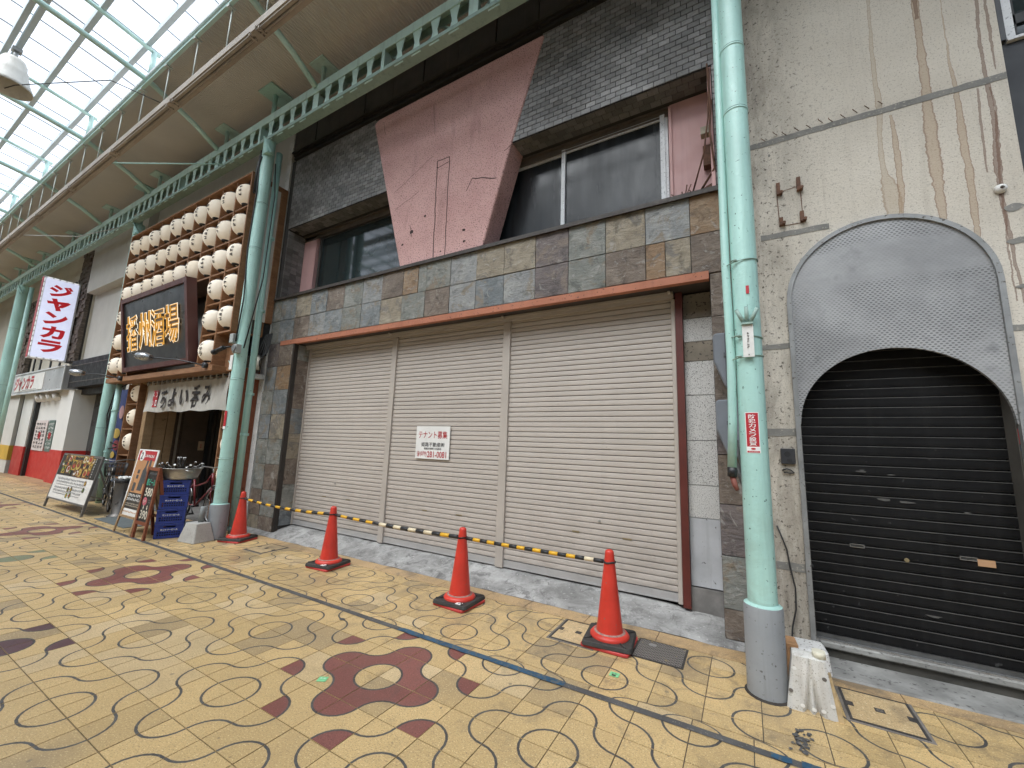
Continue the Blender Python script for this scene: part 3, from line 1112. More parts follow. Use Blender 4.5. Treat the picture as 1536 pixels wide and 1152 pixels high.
for pi, (x0, x1, _) in enumerate(panels):
    mb = MB().box(x0, x1, YS - .008, YS + .03, .135, .20)
    mb.box(x0, x1, YS - .014, YS + .035, .125, .137)
    sh = mb.build('roller_shutter', shl, shop)
    base = slat_prof(x0, x1, ZB, PIT, YS).build('slat', shm, sh, loc=(0, 0, ZB))
    b0 = base.location.copy()
    for k in range(1, NS):
        inst(base.data, 'slat', (b0.x, b0.y + rng.uniform(-.0016, .0016), b0.z + PIT * k + rng.uniform(-.0004, .0004)), sh)
    if pi == 2:
        mb = MB(); mb.box(-1.66, -1.58, YS - .011, YS - .005, .62, .634); mb.box(-1.12, -1.03, YS - .011, YS - .005, .615, .629)
        mb.build('hand_slot', brass, sh)
        MB().tube([(-1.36, YS - .016, .76), (-1.36, YS, .76)], .013, 10).build('lock', steel, sh)
    elif pi == 1:
        mb = MB(); mb.box(-3.78, -3.70, YS - .011, YS - .005, .62, .634); mb.box(-3.22, -3.13, YS - .011, YS - .005, .62, .634)
        mb.build('hand_slot', brass, sh)
        MB().tube([(-3.47, YS - .016, .80), (-3.47, YS, .80)], .013, 10).build('lock', steel, sh)
    else:
        mb = MB(); mb.box(-5.86, -5.77, YS - .011, YS - .005, .62, .634); mb.box(-5.30, -5.21, YS - .011, YS - .005, .62, .634)
        mb.build('hand_slot', brass, sh)
        MB().tube([(-5.58, YS - .016, .84), (-5.58, YS, .84)], .013, 10).build('lock', steel, sh)
for x0, x1 in ((-6.575, -6.545), (-4.548, -4.452), (-2.608, -2.502), (-.603, -.562)):
    MB().box(x0, x1, YS - .035, YS + .04, .115, 3.06).build('guide_rail', guide, shop, bevel=.004)
mb = MB().box(-6.56, -.57, 4.20, 4.33, 3.085, 3.112).box(-6.56, -.57, 4.22, 4.24, 3.045, 3.085)
mb.build('shutter_box_trim', guide, shop)
for xx in (-4.5, -2.55, -.60):
    MB().box(xx - .012, xx + .012, 4.14, 4.30, 3.082, 3.10).build('shutter_bracket', guide, shop)

# grey brick tiles of the upper wall
bt_ = NT('grey_glazed_brick')
oi = bt_.n('ObjectInfo').outputs['Random']
att = bt_.n('Attribute', attribute_name='tone').outputs['Fac']
tone = bt_.math('FRACT', bt_.math('ADD', oi, att))
c = bt_.mix(tone, (.135, .132, .127), (.29, .285, .275))
c = bt_.mix(bt_.rng(bt_.noise(1.1, 6, .6), .4, .65, 0, .5), c, (.06, .057, .054))
c = bt_.mix(bt_.rng(bt_.noise(60, 4, .6), .5, .7, 0, .4), c, (.04, .039, .038))
bt_.base(c)
bt_.set(Roughness=bt_.rng(bt_.noise(1.7, 5, .6), .35, .65, .28, .62))
bt_.bump(bt_.noise(50, 4), .15, .003)
brick_m = bt_.mat
ZT = 6.745
trap = [(-4.215, 3.995), (-2.79, 3.995), (-2.41, 5.345), (-1.985, 6.70), (-2.02, 6.712), (-4.95, 6.70), (-5.03, 6.66), (-5.045, 6.62)]
def trap_x(z):      # left and right edge of the pink slab at height z
    l = -4.215 + (z - 3.995) / (6.62 - 3.995) * (-5.045 + 4.215)
    r = -2.79 + (z - 3.995) / (5.345 - 3.995) * .38 if z < 5.345 else -2.41 + (z - 5.345) / (6.70 - 5.345) * .425
    return l, r
BW, BH = .1165, .0655
bl = []
row = 0
z = 5.345
while z < ZT - .02:
    off = (row % 2) * BW / 2
    x = -7.20 + off - BW
    while x < .05:
        x0, x1 = max(x, -7.19), min(x + BW, .045)
        l, r = trap_x(z + BH / 2)
        if x1 - x0 > .03 and not (x0 > l + .02 and x1 < r - .02):
            bl.append((x0, x1, z))
        x += BW
    z += BH
    row += 1
row = 0
z = 5.345 - BH
while z > 4.0:          # strip beside the right end and the left return
    off = (row % 2) * BW / 2
    for x0, x1 in (((-.125, -.04 + off * .4), (-.04 + off * .4, .045))):
        bl.append((x0, x1, z))
    z -= BH
    row += 1
def bsz(b):
    p = project((b[0], 4, b[2])); q2 = project((b[1], 4, b[2] + BH))
    if not p or not q2 or not (0 < p[0] < 1536 and -10 < p[1] < 1152): return 0
    return abs((q2[0] - p[0]) * (q2[1] - p[1]))
bl.sort(key=lambda b: -bsz(b))
bmesh_ = {}
for x0, x1, z in bl[:300]:
    w = round(x1 - x0, 4)
    loc = (x0 + 3.6, rng.uniform(-.0012, .0012), z)
    if w not in bmesh_:
        o = MB().box(.004, w - .004, 0, .016, .004, BH - .004).build('brick', brick_m, shop, local=True)
        o.location = loc
        bmesh_[w] = o.data
    else:
        inst(bmesh_[w], 'brick', loc, shop)
mb = MB()
tn = []
for x0, x1, z in bl[300:]:
    d = rng.uniform(-.0012, .0012)
    mb.box(x0 + .004, x1 - .004, 4.0 + d, 4.016, z + .004, z + BH - .004)
    tn += [rng.random()] * 6
# window head soffit and left return, brick faced
for k in range(62):
    for r_ in range(3):
        x0 = -7.16 + k * .1165 + (r_ % 2) * .058
        if x0 + .1165 < -.13:
            mb.box(x0 + .003, x0 + .1135, 4.02 + r_ * .085, 4.10 + r_ * .085, 5.338, 5.35)
            tn += [rng.random()] * 6
for k in range(20):
    for r_ in range(3):
        mb.box(-7.17, -7.155, 4.0 + r_ * .1165 + .003, 4.0 + (r_ + 1) * .1165 - .003, 4.0 + k * BH + .003, 4.0 + (k + 1) * BH - .003)
        tn += [rng.random()] * 6
bf = mb.build('brick_field', brick_m, shop)
bf['kind'] = 'stuff'
at = bf.data.attributes.new('tone', 'FLOAT', 'FACE')
at.data.foreach_set('value', tn)
MB().box(-7.20, .05, 4.006, 4.013, 5.34, ZT).box(-.13, .05, 4.006, 4.013, 3.99, 5.34).build('mortar_bed', M('brick_mortar', (.022, .021, .02), .9), shop)

# pink slab
pk = NT('pink_roughcast')
c = pk.mix(pk.rng(pk.noise(1.3, 7, .65), .35, .68), (.56, .33, .31), (.67, .42, .395))
c = pk.mix(pk.rng(pk.noise(62, 3, .6), .56, .63, 0, .85), c, (.15, .08, .075))
c = pk.mix(pk.rng(pk.noise(90, 3, .6), .57, .66, 0, .5), c, (.70, .50, .47))
c = pk.mix(pk.rng(pk.noise(1.0, 6, .65, .3, pk.scaled((3, 3, .6))), .56, .74, 0, .45), c, (.22, .12, .11))
pk.base(c)
pk.set(Roughness=.85, Specular_IOR_Level=.25)
pk.bump(pk.noise(110, 5, .7), .7, .012)
pink = pk.mat
mb = MB().prism(trap[:2] + trap[2:], 3.985, 4.30)
slab = mb.build('pink_slab', pink, shop, bevel=.012)
crack_m = M('dark_joint', (.05, .03, .028), .9, var=.3)
cracks = []
def scratch(mb, pts, w=.006, y=3.9835, m=0):
    for (xa, za), (xb_, zb_) in zip(pts[:-1], pts[1:]):
        dx, dz = xb_ - xa, zb_ - za
        L = math.hypot(dx, dz)
        nx_, nz_ = -dz / L * w / 2, dx / L * w / 2
        mb.add([(xa - nx_, y, za - nz_), (xb_ - nx_, y, zb_ - nz_), (xb_ + nx_, y, zb_ + nz_), (xa + nx_, y, za + nz_)], [(0, 1, 2, 3), (3, 2, 1, 0)][:1], m)
def wob(x0, z0, x1, z1, n, a):
    return [(x0 + (x1 - x0) * i / n + (rng.uniform(-a, a) if 0 < i < n else 0), z0 + (z1 - z0) * i / n + (rng.uniform(-a, a) if 0 < i < n else 0)) for i in range(n + 1)]
mb = MB(); cracks.append(mb); scratch(mb, wob(-3.635, 5.49, -3.595, 4.01, 12, .006), .014)
mb = MB(); cracks.append(mb); scratch(mb, wob(-3.415, 5.49, -3.395, 4.01, 12, .006), .012)
mb = MB(); cracks.append(mb); scratch(mb, wob(-3.635, 5.49, -3.415, 5.485, 3, .003), .012)
mb = MB(); cracks.append(mb); scratch(mb, wob(-3.625, 5.38, -3.42, 5.41, 3, .004), .010)
mb = MB(); cracks.append(mb); scratch(mb, wob(-3.00, 5.02, -2.62, 4.90, 5, .008), .012)
mb = MB(); cracks.append(mb); scratch(mb, wob(-3.00, 5.02, -3.09, 4.86, 3, .008), .010)
mb = MB(); cracks.append(mb); scratch(mb, wob(-4.45, 5.25, -3.72, 5.60, 7, .012), .005)
mb = MB(); cracks.append(mb); scratch(mb, wob(-4.40, 4.95, -3.95, 5.12, 5, .012), .005)
mb = MB(); cracks.append(mb); scratch(mb, wob(-3.78, 6.45, -3.72, 5.95, 6, .012), .005)
mb = MB(); cracks.append(mb); scratch(mb, wob(-2.52, 5.25, -2.40, 5.30, 3, .008), .008)
mb = MB(); cracks.append(mb); scratch(mb, wob(-4.83, 6.6, -4.76, 6.35, 3, .01), .005)
mb = MB(); cracks.append(mb); scratch(mb, wob(-4.08, 4.62, -4.02, 4.42, 3, .01), .008)
for cx, cz, r_ in ((-4.03, 4.50, .035), (-3.80, 4.69, .022), (-3.10, 4.30, .025), (-3.08, 4.14, .02), (-4.2, 4.34, .02), (-3.47, 4.08, .015)):
    mb = MB(); cracks.append(mb)
    mb.add([(cx + r_ * rng.uniform(.6, 1.5) * math.cos(a), 3.9832, cz + r_ * rng.uniform(.5, 1.1) * math.sin(a)) for a in [k * math.pi / 4 for k in range(8)]], [tuple(range(8))])
for mb in cracks:
    mb.build('crack', crack_m, slab)

# windows
gl_ = NT('dusty_dark_glass')
gl_.base(gl_.mix(gl_.rng(gl_.noise(1.0, 5, .6, .3, gl_.scaled((7, 7, .6))), .4, .7), (.010, .012, .013), (.028, .031, .034)))
gl_.set(Roughness=gl_.rng(gl_.noise(1.0, 4, .6, .2, gl_.scaled((5, 5, .8))), .35, .7, .14, .30), Specular_IOR_Level=.32)
gl_.bump(gl_.noise(3, 3, .5, 0, gl_.scaled((3, 3, .6))), .03, .05)
glass_r = gl_.mat
gl2 = NT('dark_window_glass')
gl2.base(gl2.mix(gl2.rng(gl2.noise(1.5, 5, .6), .4, .7), (.014, .022, .023), (.03, .04, .042)))
gl2.set(Roughness=.07, Specular_IOR_Level=.7)
glass_l = gl2.mat
hd = M('brown_window_head', (.105, .085, .068), .6, var=.25, vs=5)
mb = MB().box(-7.15, -.56, 4.33, 4.44, 5.25, 5.34).box(-7.15, -.56, 4.30, 4.34, 5.30, 5.325).box(-7.15, -.56, 4.315, 4.33, 5.215, 5.235)
mb.build('window_head', hd, shop)
MB().box(-7.15, -.13, 4.32, 4.44, 3.99, 4.05).build('window_sill', hd, shop)
def window(x0, x1, g, y=4.37, fr=white_alu, l=True, r=True):
    w = MB()
    if l: w.box(x0, x0 + .05, y - .03, y + .02, 4.04, 5.25)
    if r: w.box(x1 - .05, x1, y - .035, y + .02, 4.04, 5.25)
    w.box(x0, x1, y - .02, y + .02, 5.20, 5.25)
    w.box(x0, x1, y - .02, y + .02, 4.03, 4.07)
    o = w.build('window', fr, shop)
    MB().box(x0 + .01, x1 - .01, y, y + .008, 4.05, 5.24).build('pane', g, o)
    return o
dkf = M('dark_alu', (.06, .055, .05), .5)
window(-6.70, -4.45, glass_l, fr=dkf)
window(-2.95, -1.81, glass_r, fr=white_alu, l=False, r=False)
w = window(-1.86, -.62, glass_r, y=4.345)
mb = MB().box(-.66, -.588, 4.325, 4.40, 4.04, 5.24)
mb.build('jamb', white_alu, w)
MB().box(-.653, -.635, 4.318, 4.326, 4.62, 4.72).build('pull_handle', black_m, w)
pinkp = M('pink_paint', (.60, .36, .345), .6, var=.06, vs=2.5, streak=((.40, .22, .215), .4))
MB().box(-7.15, -6.79, 4.33, 4.42, 4.0, 5.33).build('pink_panel', pinkp, shop)
mb = MB().box(-.565, -.135, 4.31, 4.42, 4.0, 5.335).box(-.575, -.545, 4.285, 4.33, 4.0, 5.30)
mb.build('pink_panel', pinkp, shop)
MB().box(-.16, -.128, 3.992, 4.05, 4.0, 4.45).build('pink_trim', pinkp, shop)
MB().box(-.165, -.13, 3.992, 4.04, 4.95, 5.32).build('pink_trim', pinkp, shop)
mb = MB()
q = random.Random(11)
mb.box(-.24, -.17, 4.22, 4.31, 4.42, 4.64)
for k in range(26):
    a = Vector((q.uniform(-.50, -.16), q.uniform(4.1, 4.3), 4.0 + q.uniform(0, .05)))
    mb.tube([a, a + Vector((q.uniform(-.12, .12), q.uniform(-.05, .05), q.uniform(.02, .16)))], .006, 4)
mb.hexa([(-.48, 4.2, 4.0), (-.16, 4.15, 4.0), (-.16, 4.31, 4.0), (-.48, 4.31, 4.0), (-.44, 4.26, 4.12), (-.17, 4.2, 4.19), (-.17, 4.31, 4.19), (-.44, 4.31, 4.12)])
mb.tube([(-.16, 3.985, 5.36), (-.145, 3.98, 4.9), (-.16, 3.98, 4.6), (-.13, 3.985, 4.2), (-.30, 4.1, 4.02)], .011, 6)
mb.tube([(-.14, 3.98, 5.3), (-.17, 3.975, 4.75), (-.22, 4.0, 4.4), (-.36, 4.15, 4.05)], .008, 6)
mb.build('rusty_debris', rust, shop)
MB().box(-.25, -.165, 4.14, 4.22, 4.72, 4.80).build('lamp_remnant', M('old_plastic', (.35, .30, .22), .6, var=.3, vs=12), shop)
# vertical pipes and wires next to the thick column
mb = MB().tube([(-.03, 3.96, 7.3), (-.035, 3.96, 4.22)], .026, 8).tube([(-.09, 3.975, 7.3), (-.09, 3.975, 4.25)], .010, 6).tube([(.02, 3.965, 7.3), (.02, 3.965, 4.6)], .012, 6)
mb.build('wall_pipes', M('dark_grey_pipe', (.10, .098, .095), .6, var=.2, vs=8), shop)
# dark sheet panels above the brick
x = -7.2
k = 0
while x < .9:
    mb = MB().box(x + .006, x + .634, 3.93 + (k % 2) * .01, 3.98, 6.80, 7.6)
    mb.build('flashing_panel', black_panel, shop)
    x += .645
    k += 1
mb = MB().box(-7.2, .9, 3.955, 4.02, 6.742, 6.79).box(-7.2, .9, 3.90, 3.935, 6.83, 6.86)
mb.build('gutter_lip', M('dark_lip', (.016, .015, .014), .5), shop)

# for-rent board on the middle shutter
bd = thing('rental_board', 'square white board with red and black Japanese lettering fixed on the middle beige shutter', 'sign', (-3.66, 4.29, 1.5))
mb = MB().box(-3.952, -3.37, 4.285, 4.293, 1.301, 1.738)
mb.build('panel', white_pl, bd)
red_t = M('red_print', (.42, .02, .03), .5, var=.03)
blk_t = M('black_print', (.02, .02, .022), .5, var=.03)
wht_t = M('white_print', (.78, .78, .76), .5, var=.03)
mb = MB()
yb_ = 4.2845
text(mb, 'テナント募集', (-3.66, yb_, 1.623), .50, .100, m=0, bold=.006)
text(mb, '姫路不動産㈱', (-3.65, yb_, 1.492), .40, .058, m=1, bold=.004)
text(mb, '姫路市綿町108番地', (-3.65, yb_, 1.437), .30, .030, m=1, bold=.005)
text(mb, '☎', (-3.895, yb_, 1.362), .052, .075, m=0, bold=.01)
text(mb, '(079)', (-3.805, yb_, 1.362), .115, .070, m=0, bold=.008)
text(mb, '281-0081', (-3.575, yb_, 1.362), .325, .082, m=0, bold=.012)
mb.build('lettering', [red_t, blk_t], bd)

# grey meter boxes on the right pier
def meter(z0, z1, lab):
    m = thing('meter_box', lab, 'meter box', (-.12, 3.95, z0), group='meter boxes on the right pier')
    g = M('meter_grey', (.17, .185, .21), .5, var=.1, vs=4)
    h = z1 - z0
    mb = MB().prism([(-.205, z0 + h * .48), (-.12, z0), (.02, z0), (.02, z1), (-.19, z1), (-.205, z1 - .02)], 3.86, 3.998)
    mb.build('case', g, m, bevel=.012)
    mb = MB().box(-.115, -.105, 3.852, 3.862, z0 + .02, z1 - .01).box(-.125, -.09, 3.845, 3.862, z0 + h * .55, z0 + h * .55 + .035)
    mb.build('lid_catch', M('meter_dark', (.08, .085, .095), .5), m)
meter(2.06, 2.54, 'upper of two grey meter boxes on the slate pier beside the thick mint column')
meter(1.47, 1.955, 'lower of two grey meter boxes on the slate pier beside the thick mint column')

# ------------------------------------------------------------------ concrete building with the arch
wl = NT('beige_painted_concrete')
px_ = wl.n('SeparateXYZ')
wl.l(wl.pos(), px_.inputs[0])
X_, Z_ = px_.outputs[0], px_.outputs[2]
c = wl.mix(wl.rng(wl.noise(1.1, 7, .6), .35, .65), (.535, .49, .42), (.615, .57, .495))
# soot along the left edge
e1 = wl.math('MULTIPLY', wl.rng(X_, .12, .66, 1, 0), wl.rng(wl.noise(2.4, 10, .76, .3, wl.scaled((2.5, 1, .7))), .38, .60))
c = wl.mix(wl.math('MULTIPLY', e1, .72), c, (.16, .14, .115))
low = wl.math('MULTIPLY', wl.rng(Z_, 2.4, .3, 0, 1), wl.rng(wl.noise(3.0, 7, .7, .2, wl.scaled((3, 1, .6))), .42, .64))
c = wl.mix(wl.math('MULTIPLY', low, .75), c, (.20, .17, .135))
c = wl.mix(wl.rng(wl.noise(85, 3, .65), .57, .64, 0, .6), c, (.20, .175, .145))
c = wl.mix(wl.math('MULTIPLY', wl.rng(wl.noise(32, 4, .65), .58, .63), wl.rng(X_, .15, .9, 1, .12)), c, (.075, .065, .055))
c = wl.mix(wl.rng(wl.noise(1.0, 6, .65, .3, wl.scaled((11, 11, .5))), .56, .74, 0, .32), c, (.27, .235, .19))
def runs(c, pts, w, col, edge, k):
    """a run mark: pts = [(z, x, half width)], irregular, darker at the rim"""
    wobv = wl.n('CombineXYZ')
    wobv.inputs[0].default_value = k * 7.3
    wl.l(Z_, wobv.inputs[2])
    wn1 = wl.noise(6, 5, .65, 0, wobv.outputs[0])
    mid = None
    zs = [p[0] for p in pts]
    fx = wl.n('FloatCurve'); fw = wl.n('FloatCurve')
    z0, z1 = min(zs), max(zs)
    tz = wl.rng(Z_, z0, z1)
    for nd, vals in ((fx, [(p[0], p[1] / 2.0) for p in pts]), (fw, [(p[0], p[2] * 10) for p in pts])):
        cv = nd.mapping.curves[0]
        vals = sorted(vals)
        xs_ = [((z - z0) / (z1 - z0), v) for z, v in vals]
        cv.points[0].location = xs_[0]
        cv.points[1].location = xs_[-1]
        for q_ in xs_[1:-1]:
            cv.points.new(*q_)
        nd.mapping.update()
        wl.l(tz, nd.inputs['Value'])
    xc = wl.math('ADD', wl.math('MULTIPLY', fx.outputs[0], 2.0), wl.math('MULTIPLY', wl.math('SUBTRACT', wn1, .5), w))
    hw = wl.math('MULTIPLY', fw.outputs[0], .1)
    hw = wl.math('MULTIPLY', hw, wl.rng(wl.noise(9, 5, .7, 0, wobv.outputs[0]), .3, .7, .6, 1.4))
    d = wl.math('DIVIDE', wl.math('ABSOLUTE', wl.math('SUBTRACT', X_, xc)), hw)
    inz = wl.math('MULTIPLY', wl.math('GREATER_THAN', Z_, z0), wl.math('LESS_THAN', Z_, z1))
    fill = wl.math('MULTIPLY', wl.rng(d, 1.15, .80), inz)
    rim = wl.math('MULTIPLY', wl.math('MULTIPLY', wl.rng(d, .72, .9), wl.rng(d, 1.12, 1.0)), inz)
    c = wl.mix(wl.math('MULTIPLY', fill, col[3]), c, col[:3])
    return wl.mix(wl.math('MULTIPLY', rim, edge[3]), c, edge[:3])
tan_ = (.36, .255, .16, .55)
brn = (.15, .08, .055, .62)
rim_ = (.19, .105, .07, .6)
c = runs(c, [(5.6, 1.372, .014), (5.05, 1.368, .02), (4.46, 1.365, .026), (4.27, 1.362, .03), (3.87, 1.358, .036), (3.59, 1.359, .03), (3.25, 1.363, .018)], .02, tan_, rim_, 1)
c = runs(c, [(5.6, 1.373, .012), (5.20, 1.369, .013), (5.03, 1.368, .012)], .02, brn, brn, 1.5)
c = runs(c, [(5.6, 1.52, .004), (4.63, 1.513, .006), (4.28, 1.524, .014), (3.84, 1.526, .022), (3.5, 1.53, .02), (3.05, 1.526, .014)], .03, tan_, rim_, 2)
c = runs(c, [(5.6, 1.71, .008), (5.0, 1.70, .009), (4.65, 1.686, .009), (4.3, 1.686, .012), (3.97, 1.694, .014), (3.64, 1.676, .018), (3.29, 1.672, .012), (2.5, 1.70, .006)], .03, brn, brn, 3)
c = runs(c, [(4.25, 1.70, .004), (3.97, 1.705, .006), (3.8, 1.69, .006), (2.6, 1.66, .004)], .05, brn, brn, 4)
c = runs(c, [(5.6, 1.10, .01), (4.7, 1.075, .014), (4.39, 1.08, .018), (3.85, 1.062, .016), (3.60, 1.09, .05), (3.35, 1.10, .055)], .03, (.40, .32, .23, .5), (.26, .17, .11, .5), 5)
c = runs(c, [(4.25, 1.146, .008), (3.98, 1.154, .016), (3.78, 1.155, .018), (3.37, 1.14, .012)], .03, tan_, rim_, 6)
c = runs(c, [(4.27, 1.635, .005), (3.92, 1.625, .006), (3.58, 1.62, .004)], .02, brn, brn, 7)
c = runs(c, [(5.6, 1.755, .006), (4.68, 1.742, .007), (4.38, 1.741, .004)], .03, brn, brn, 8)
wl.base(c)
wl.set(Roughness=.88, Specular_IOR_Level=.25)
wl.bump(wl.math('ADD', wl.noise(60, 5, .7), wl.math('MULTIPLY', wl.noise(9, 4, .6), .8)), .55, .008)
wallm = wl.mat

cb = thing('concrete_building', 'stained beige concrete building with an arched doorway behind a black shutter', 'building', (1.0, 4.0, 0))
# wall with arched hole: outer outline + arch, as strips
CX, HW_, SP = .985, .613, 2.77
arch = [(CX - HW_, .0)] + [(CX - HW_ * math.cos(math.pi * k / 24), SP + .61 * math.sin(math.pi * k / 24)) for k in range(25)] + [(CX + HW_, .0)]
mb = MB()
XL, XR, ZTOP = .15, 1.79, 7.6
vs = []
for k, (x, z) in enumerate(arch):
    if k == 0: o_ = (XL, 0)
    elif k == len(arch) - 1: o_ = (XR, 0)
    else:
        t_ = (k - 1) / 24
        o_ = (XL, SP + (ZTOP - SP) * min(1, t_ / .3)) if t_ < .3 else ((XR, ZTOP - (ZTOP - SP) * max(0, (t_ - .7) / .3)) if t_ > .7 else (XL + (XR - XL) * (t_ - .3) / .4, ZTOP))
    vs += [(x, 4.0, z), (o_[0], 4.0, o_[1]), (x, 4.22, z)]
n_ = len(arch)
fs = []
for k in range(n_ - 1):
    a, b = 3 * k, 3 * (k + 1)
    fs.append((a, b, b + 1, a + 1) if True else None)
    fs.append((a, a + 2, b + 2, b))
mb.add([(x, y, z) for x, y, z in vs], [f[::-1] for f in fs])
mb.box(1.60, XR, 4.24, 8, 0, 7.6).box(XL + .01, .36, 4.24, 8, 0, 7.6).box(XL + .01, XR, 4.24, 8, 3.4, 7.6).box(.362, 1.598, 4.225, 4.5, 2.35, 3.39).box(.362, 1.598, 4.5, 8, 0, 3.39)
mb.add([(XR, 4.0, 0), (XR, 8, 0), (XR, 8, 7.6), (XR, 4, 7.6)], [(0, 1, 2, 3)])
mb.add([(XL, 4.0, 0), (XL, 8, 0), (XL, 8, 7.6), (XL, 4, 7.6)], [(0, 3, 2, 1)])
mb.build('wall', wallm, cb)
band = M('grey_joint_mortar', (.20, .195, .18), .85, var=.25, vs=6, bump=.4, bs=60, spk=(.33, .31, .27), spks=60, spka=(.6, .68))
for x0, x1, z0, z1 in ((.152, 1.788, 4.283, 4.335), (.152, .376, 2.39, 2.43), (1.605, 1.788, 2.395, 2.435), (.205, .69, 3.375, 3.425), (.165, .36, 1.66, 1.72), (.17, .36, .62, .68)):
    mb = MB()
    n = max(4, int((x1 - x0) / .05))
    q = random.Random(int(z0 * 100))
    vs = []
    for i in range(n + 1):
        xx = x0 + (x1 - x0) * i / n
        vs += [(xx, 3.9965, z0 + q.uniform(-.004, .004)), (xx, 3.9965, z1 + q.uniform(-.004, .004)), (xx, 4.005, z0), (xx, 4.005, z1)]
    mb.add(vs, [f for i in range(n) for f in ((4 * i, 4 * i + 4, 4 * i + 5, 4 * i + 1), (4 * i + 1, 4 * i + 5, 4 * i + 7, 4 * i + 3), (4 * i + 2, 4 * i + 6, 4 * i + 4, 4 * i))])
    mb.build('joint_band', band, cb)
for x0, z0, w, h in ((1.66, 3.28, .11, .06), (1.655, 3.03, .12, .05), (1.66, 2.70, .10, .03), (.30, 4.18, .02, .03)):
    q = random.Random(int(x0 * 1000 + z0 * 10))
    MB().add([(x0 + w / 2 + w / 2 * math.cos(a) * q.uniform(.75, 1.1), 3.9965, z0 + h / 2 * math.sin(a) * q.uniform(.7, 1.2)) for a in [k * math.pi / 6 for k in range(12)]], [tuple(range(12))]).build('spalled_patch', band, cb)
mb = MB()
q = random.Random(21)
for x, z in ((.288, 4.336), (.381, 4.361), (.449, 4.335), (.539, 4.346), (.624, 4.34), (.71, 4.356), (.78, 4.335), (.862, 4.34), (.942, 4.356), (1.019, 4.36), (1.103, 4.367)):
    mb.tube([(x, 4.0, z), (x - .03, 3.97, z + .012), (x - .035, 3.965, z + q.uniform(.01, .03))], .0035, 4)
mb.build('wire_stubs', rust, cb)
# arch trim and perforated panel
trimm = M('arch_trim_metal', (.26, .265, .265), .5, metal=.3, var=.2, vs=6, spk=(.1, .09, .08), spks=40, spka=(.64, .7))
mb = MB()
vs = []
ins = .020
for k, (x, z) in enumerate(arch):
    if k in (0, len(arch) - 1):
        xi, zi = (x + (ins if k == 0 else -ins)), z
        xo, zo = (x - (.012 if k == 0 else -.012)), z
    else:
        a = math.pi * (k - 1) / 24
        xi, zi = CX - (HW_ - ins) * math.cos(a), SP + (.61 - ins) * math.sin(a)
        xo, zo = CX - (HW_ + .012) * math.cos(a), SP + (.61 + .012) * math.sin(a)
    vs += [(xo, 3.968, zo), (xi, 3.968, zi), (xi, 4.01, zi), (xo, 4.002, zo)]
fs = []
for k in range(len(arch) - 1):
    a, b = 4 * k, 4 * (k + 1)
    fs += [(a, a + 1, b + 1, b), (a + 1, a + 2, b + 2, b + 1), (a + 3, a, b, b + 3)]
mb.add(vs, fs)
mb.build('arch_trim', trimm, cb)
pf = NT('perforated_steel')
pxz = pf.n('SeparateXYZ')
pf.l(pf.pos(), pxz.inputs[0])
S = .030
u = pf.math('DIVIDE', pxz.outputs[0], S)
v = pf.math('DIVIDE', pxz.outputs[2], S * .55)
fl = pf.math('FLOOR', v)
u2 = pf.math('ADD', u, pf.math('MULTIPLY', pf.math('MODULO', fl, 2), .5))
fu = pf.math('SUBTRACT', pf.math('FRACT', u2), .5)
fv = pf.math('MULTIPLY', pf.math('SUBTRACT', pf.math('FRACT', v), .5), .9)
dd = pf.math('SQRT', pf.math('ADD', pf.math('MULTIPLY', fu, fu), pf.math('MULTIPLY', fv, fv)))
hole = pf.rng(dd, .25, .33, 1, 0)
wear = pf.rng(pf.noise(1.9, 7, .65, .3), .38, .62)
hole = pf.math('MULTIPLY', hole, pf.rng(pf.noise(2.2, 5, .6), .40, .54, .35, 1))
bandz = pf.math('ADD', pxz.outputs[2], pf.math('MULTIPLY', pf.noise(1.3, 4, .6), .25))
open_ = pf.math('MAXIMUM', pf.rng(bandz, 2.98, 3.03, 1, 0), pf.rng(bandz, 3.27, 3.31, 0, 1))
hole = pf.math('MULTIPLY', hole, pf.rng(open_, 0, 1, .18, 1))
c = pf.mix(wear, (.25, .252, .257), (.355, .358, .362))
c = pf.mix(pf.rng(pf.noise(3.6, 5, .6), .62, .74, 0, .5), c, (.10, .105, .11))
c = pf.mix(pf.math('MULTIPLY', hole, .66), c, (.03, .03, .031))
pf.base(c)
pf.set(Roughness=.5, Metallic=.1)
pf.bump(pf.math('SUBTRACT', 1.0, hole), .12, .003)
perf = pf.mat
mb = MB()
vs = []
IW, IS, IR = .585, 1.755, .575
for k in range(49):
    a = math.pi * k / 48
    xo, zo = CX - (HW_ - .02) * math.cos(a), SP + (.61 - .02) * math.sin(a)
    xi, zi = CX - IW * math.cos(a), IS + IR * math.sin(a)
    if k == 0: xo, zo, xi, zi = CX - HW_ + .02, IS, CX - IW - .002, IS
    if k == 48: xo, zo, xi, zi = CX + HW_ - .02, IS, CX + IW + .002, IS
    vs += [(xo, 3.985, zo), (xi, 3.985, zi), (xi, 4.01, zi)]
# add straight sides: first strip from spring of outer arch down
fs = []
for k in range(48):
    a, b = 3 * k, 3 * (k + 1)
    fs += [(a, a + 1, b + 1, b), (a + 1, a + 2, b + 2, b + 1)]
mb.add(vs, fs)
pp = mb.build('perforated_panel', perf, cb)
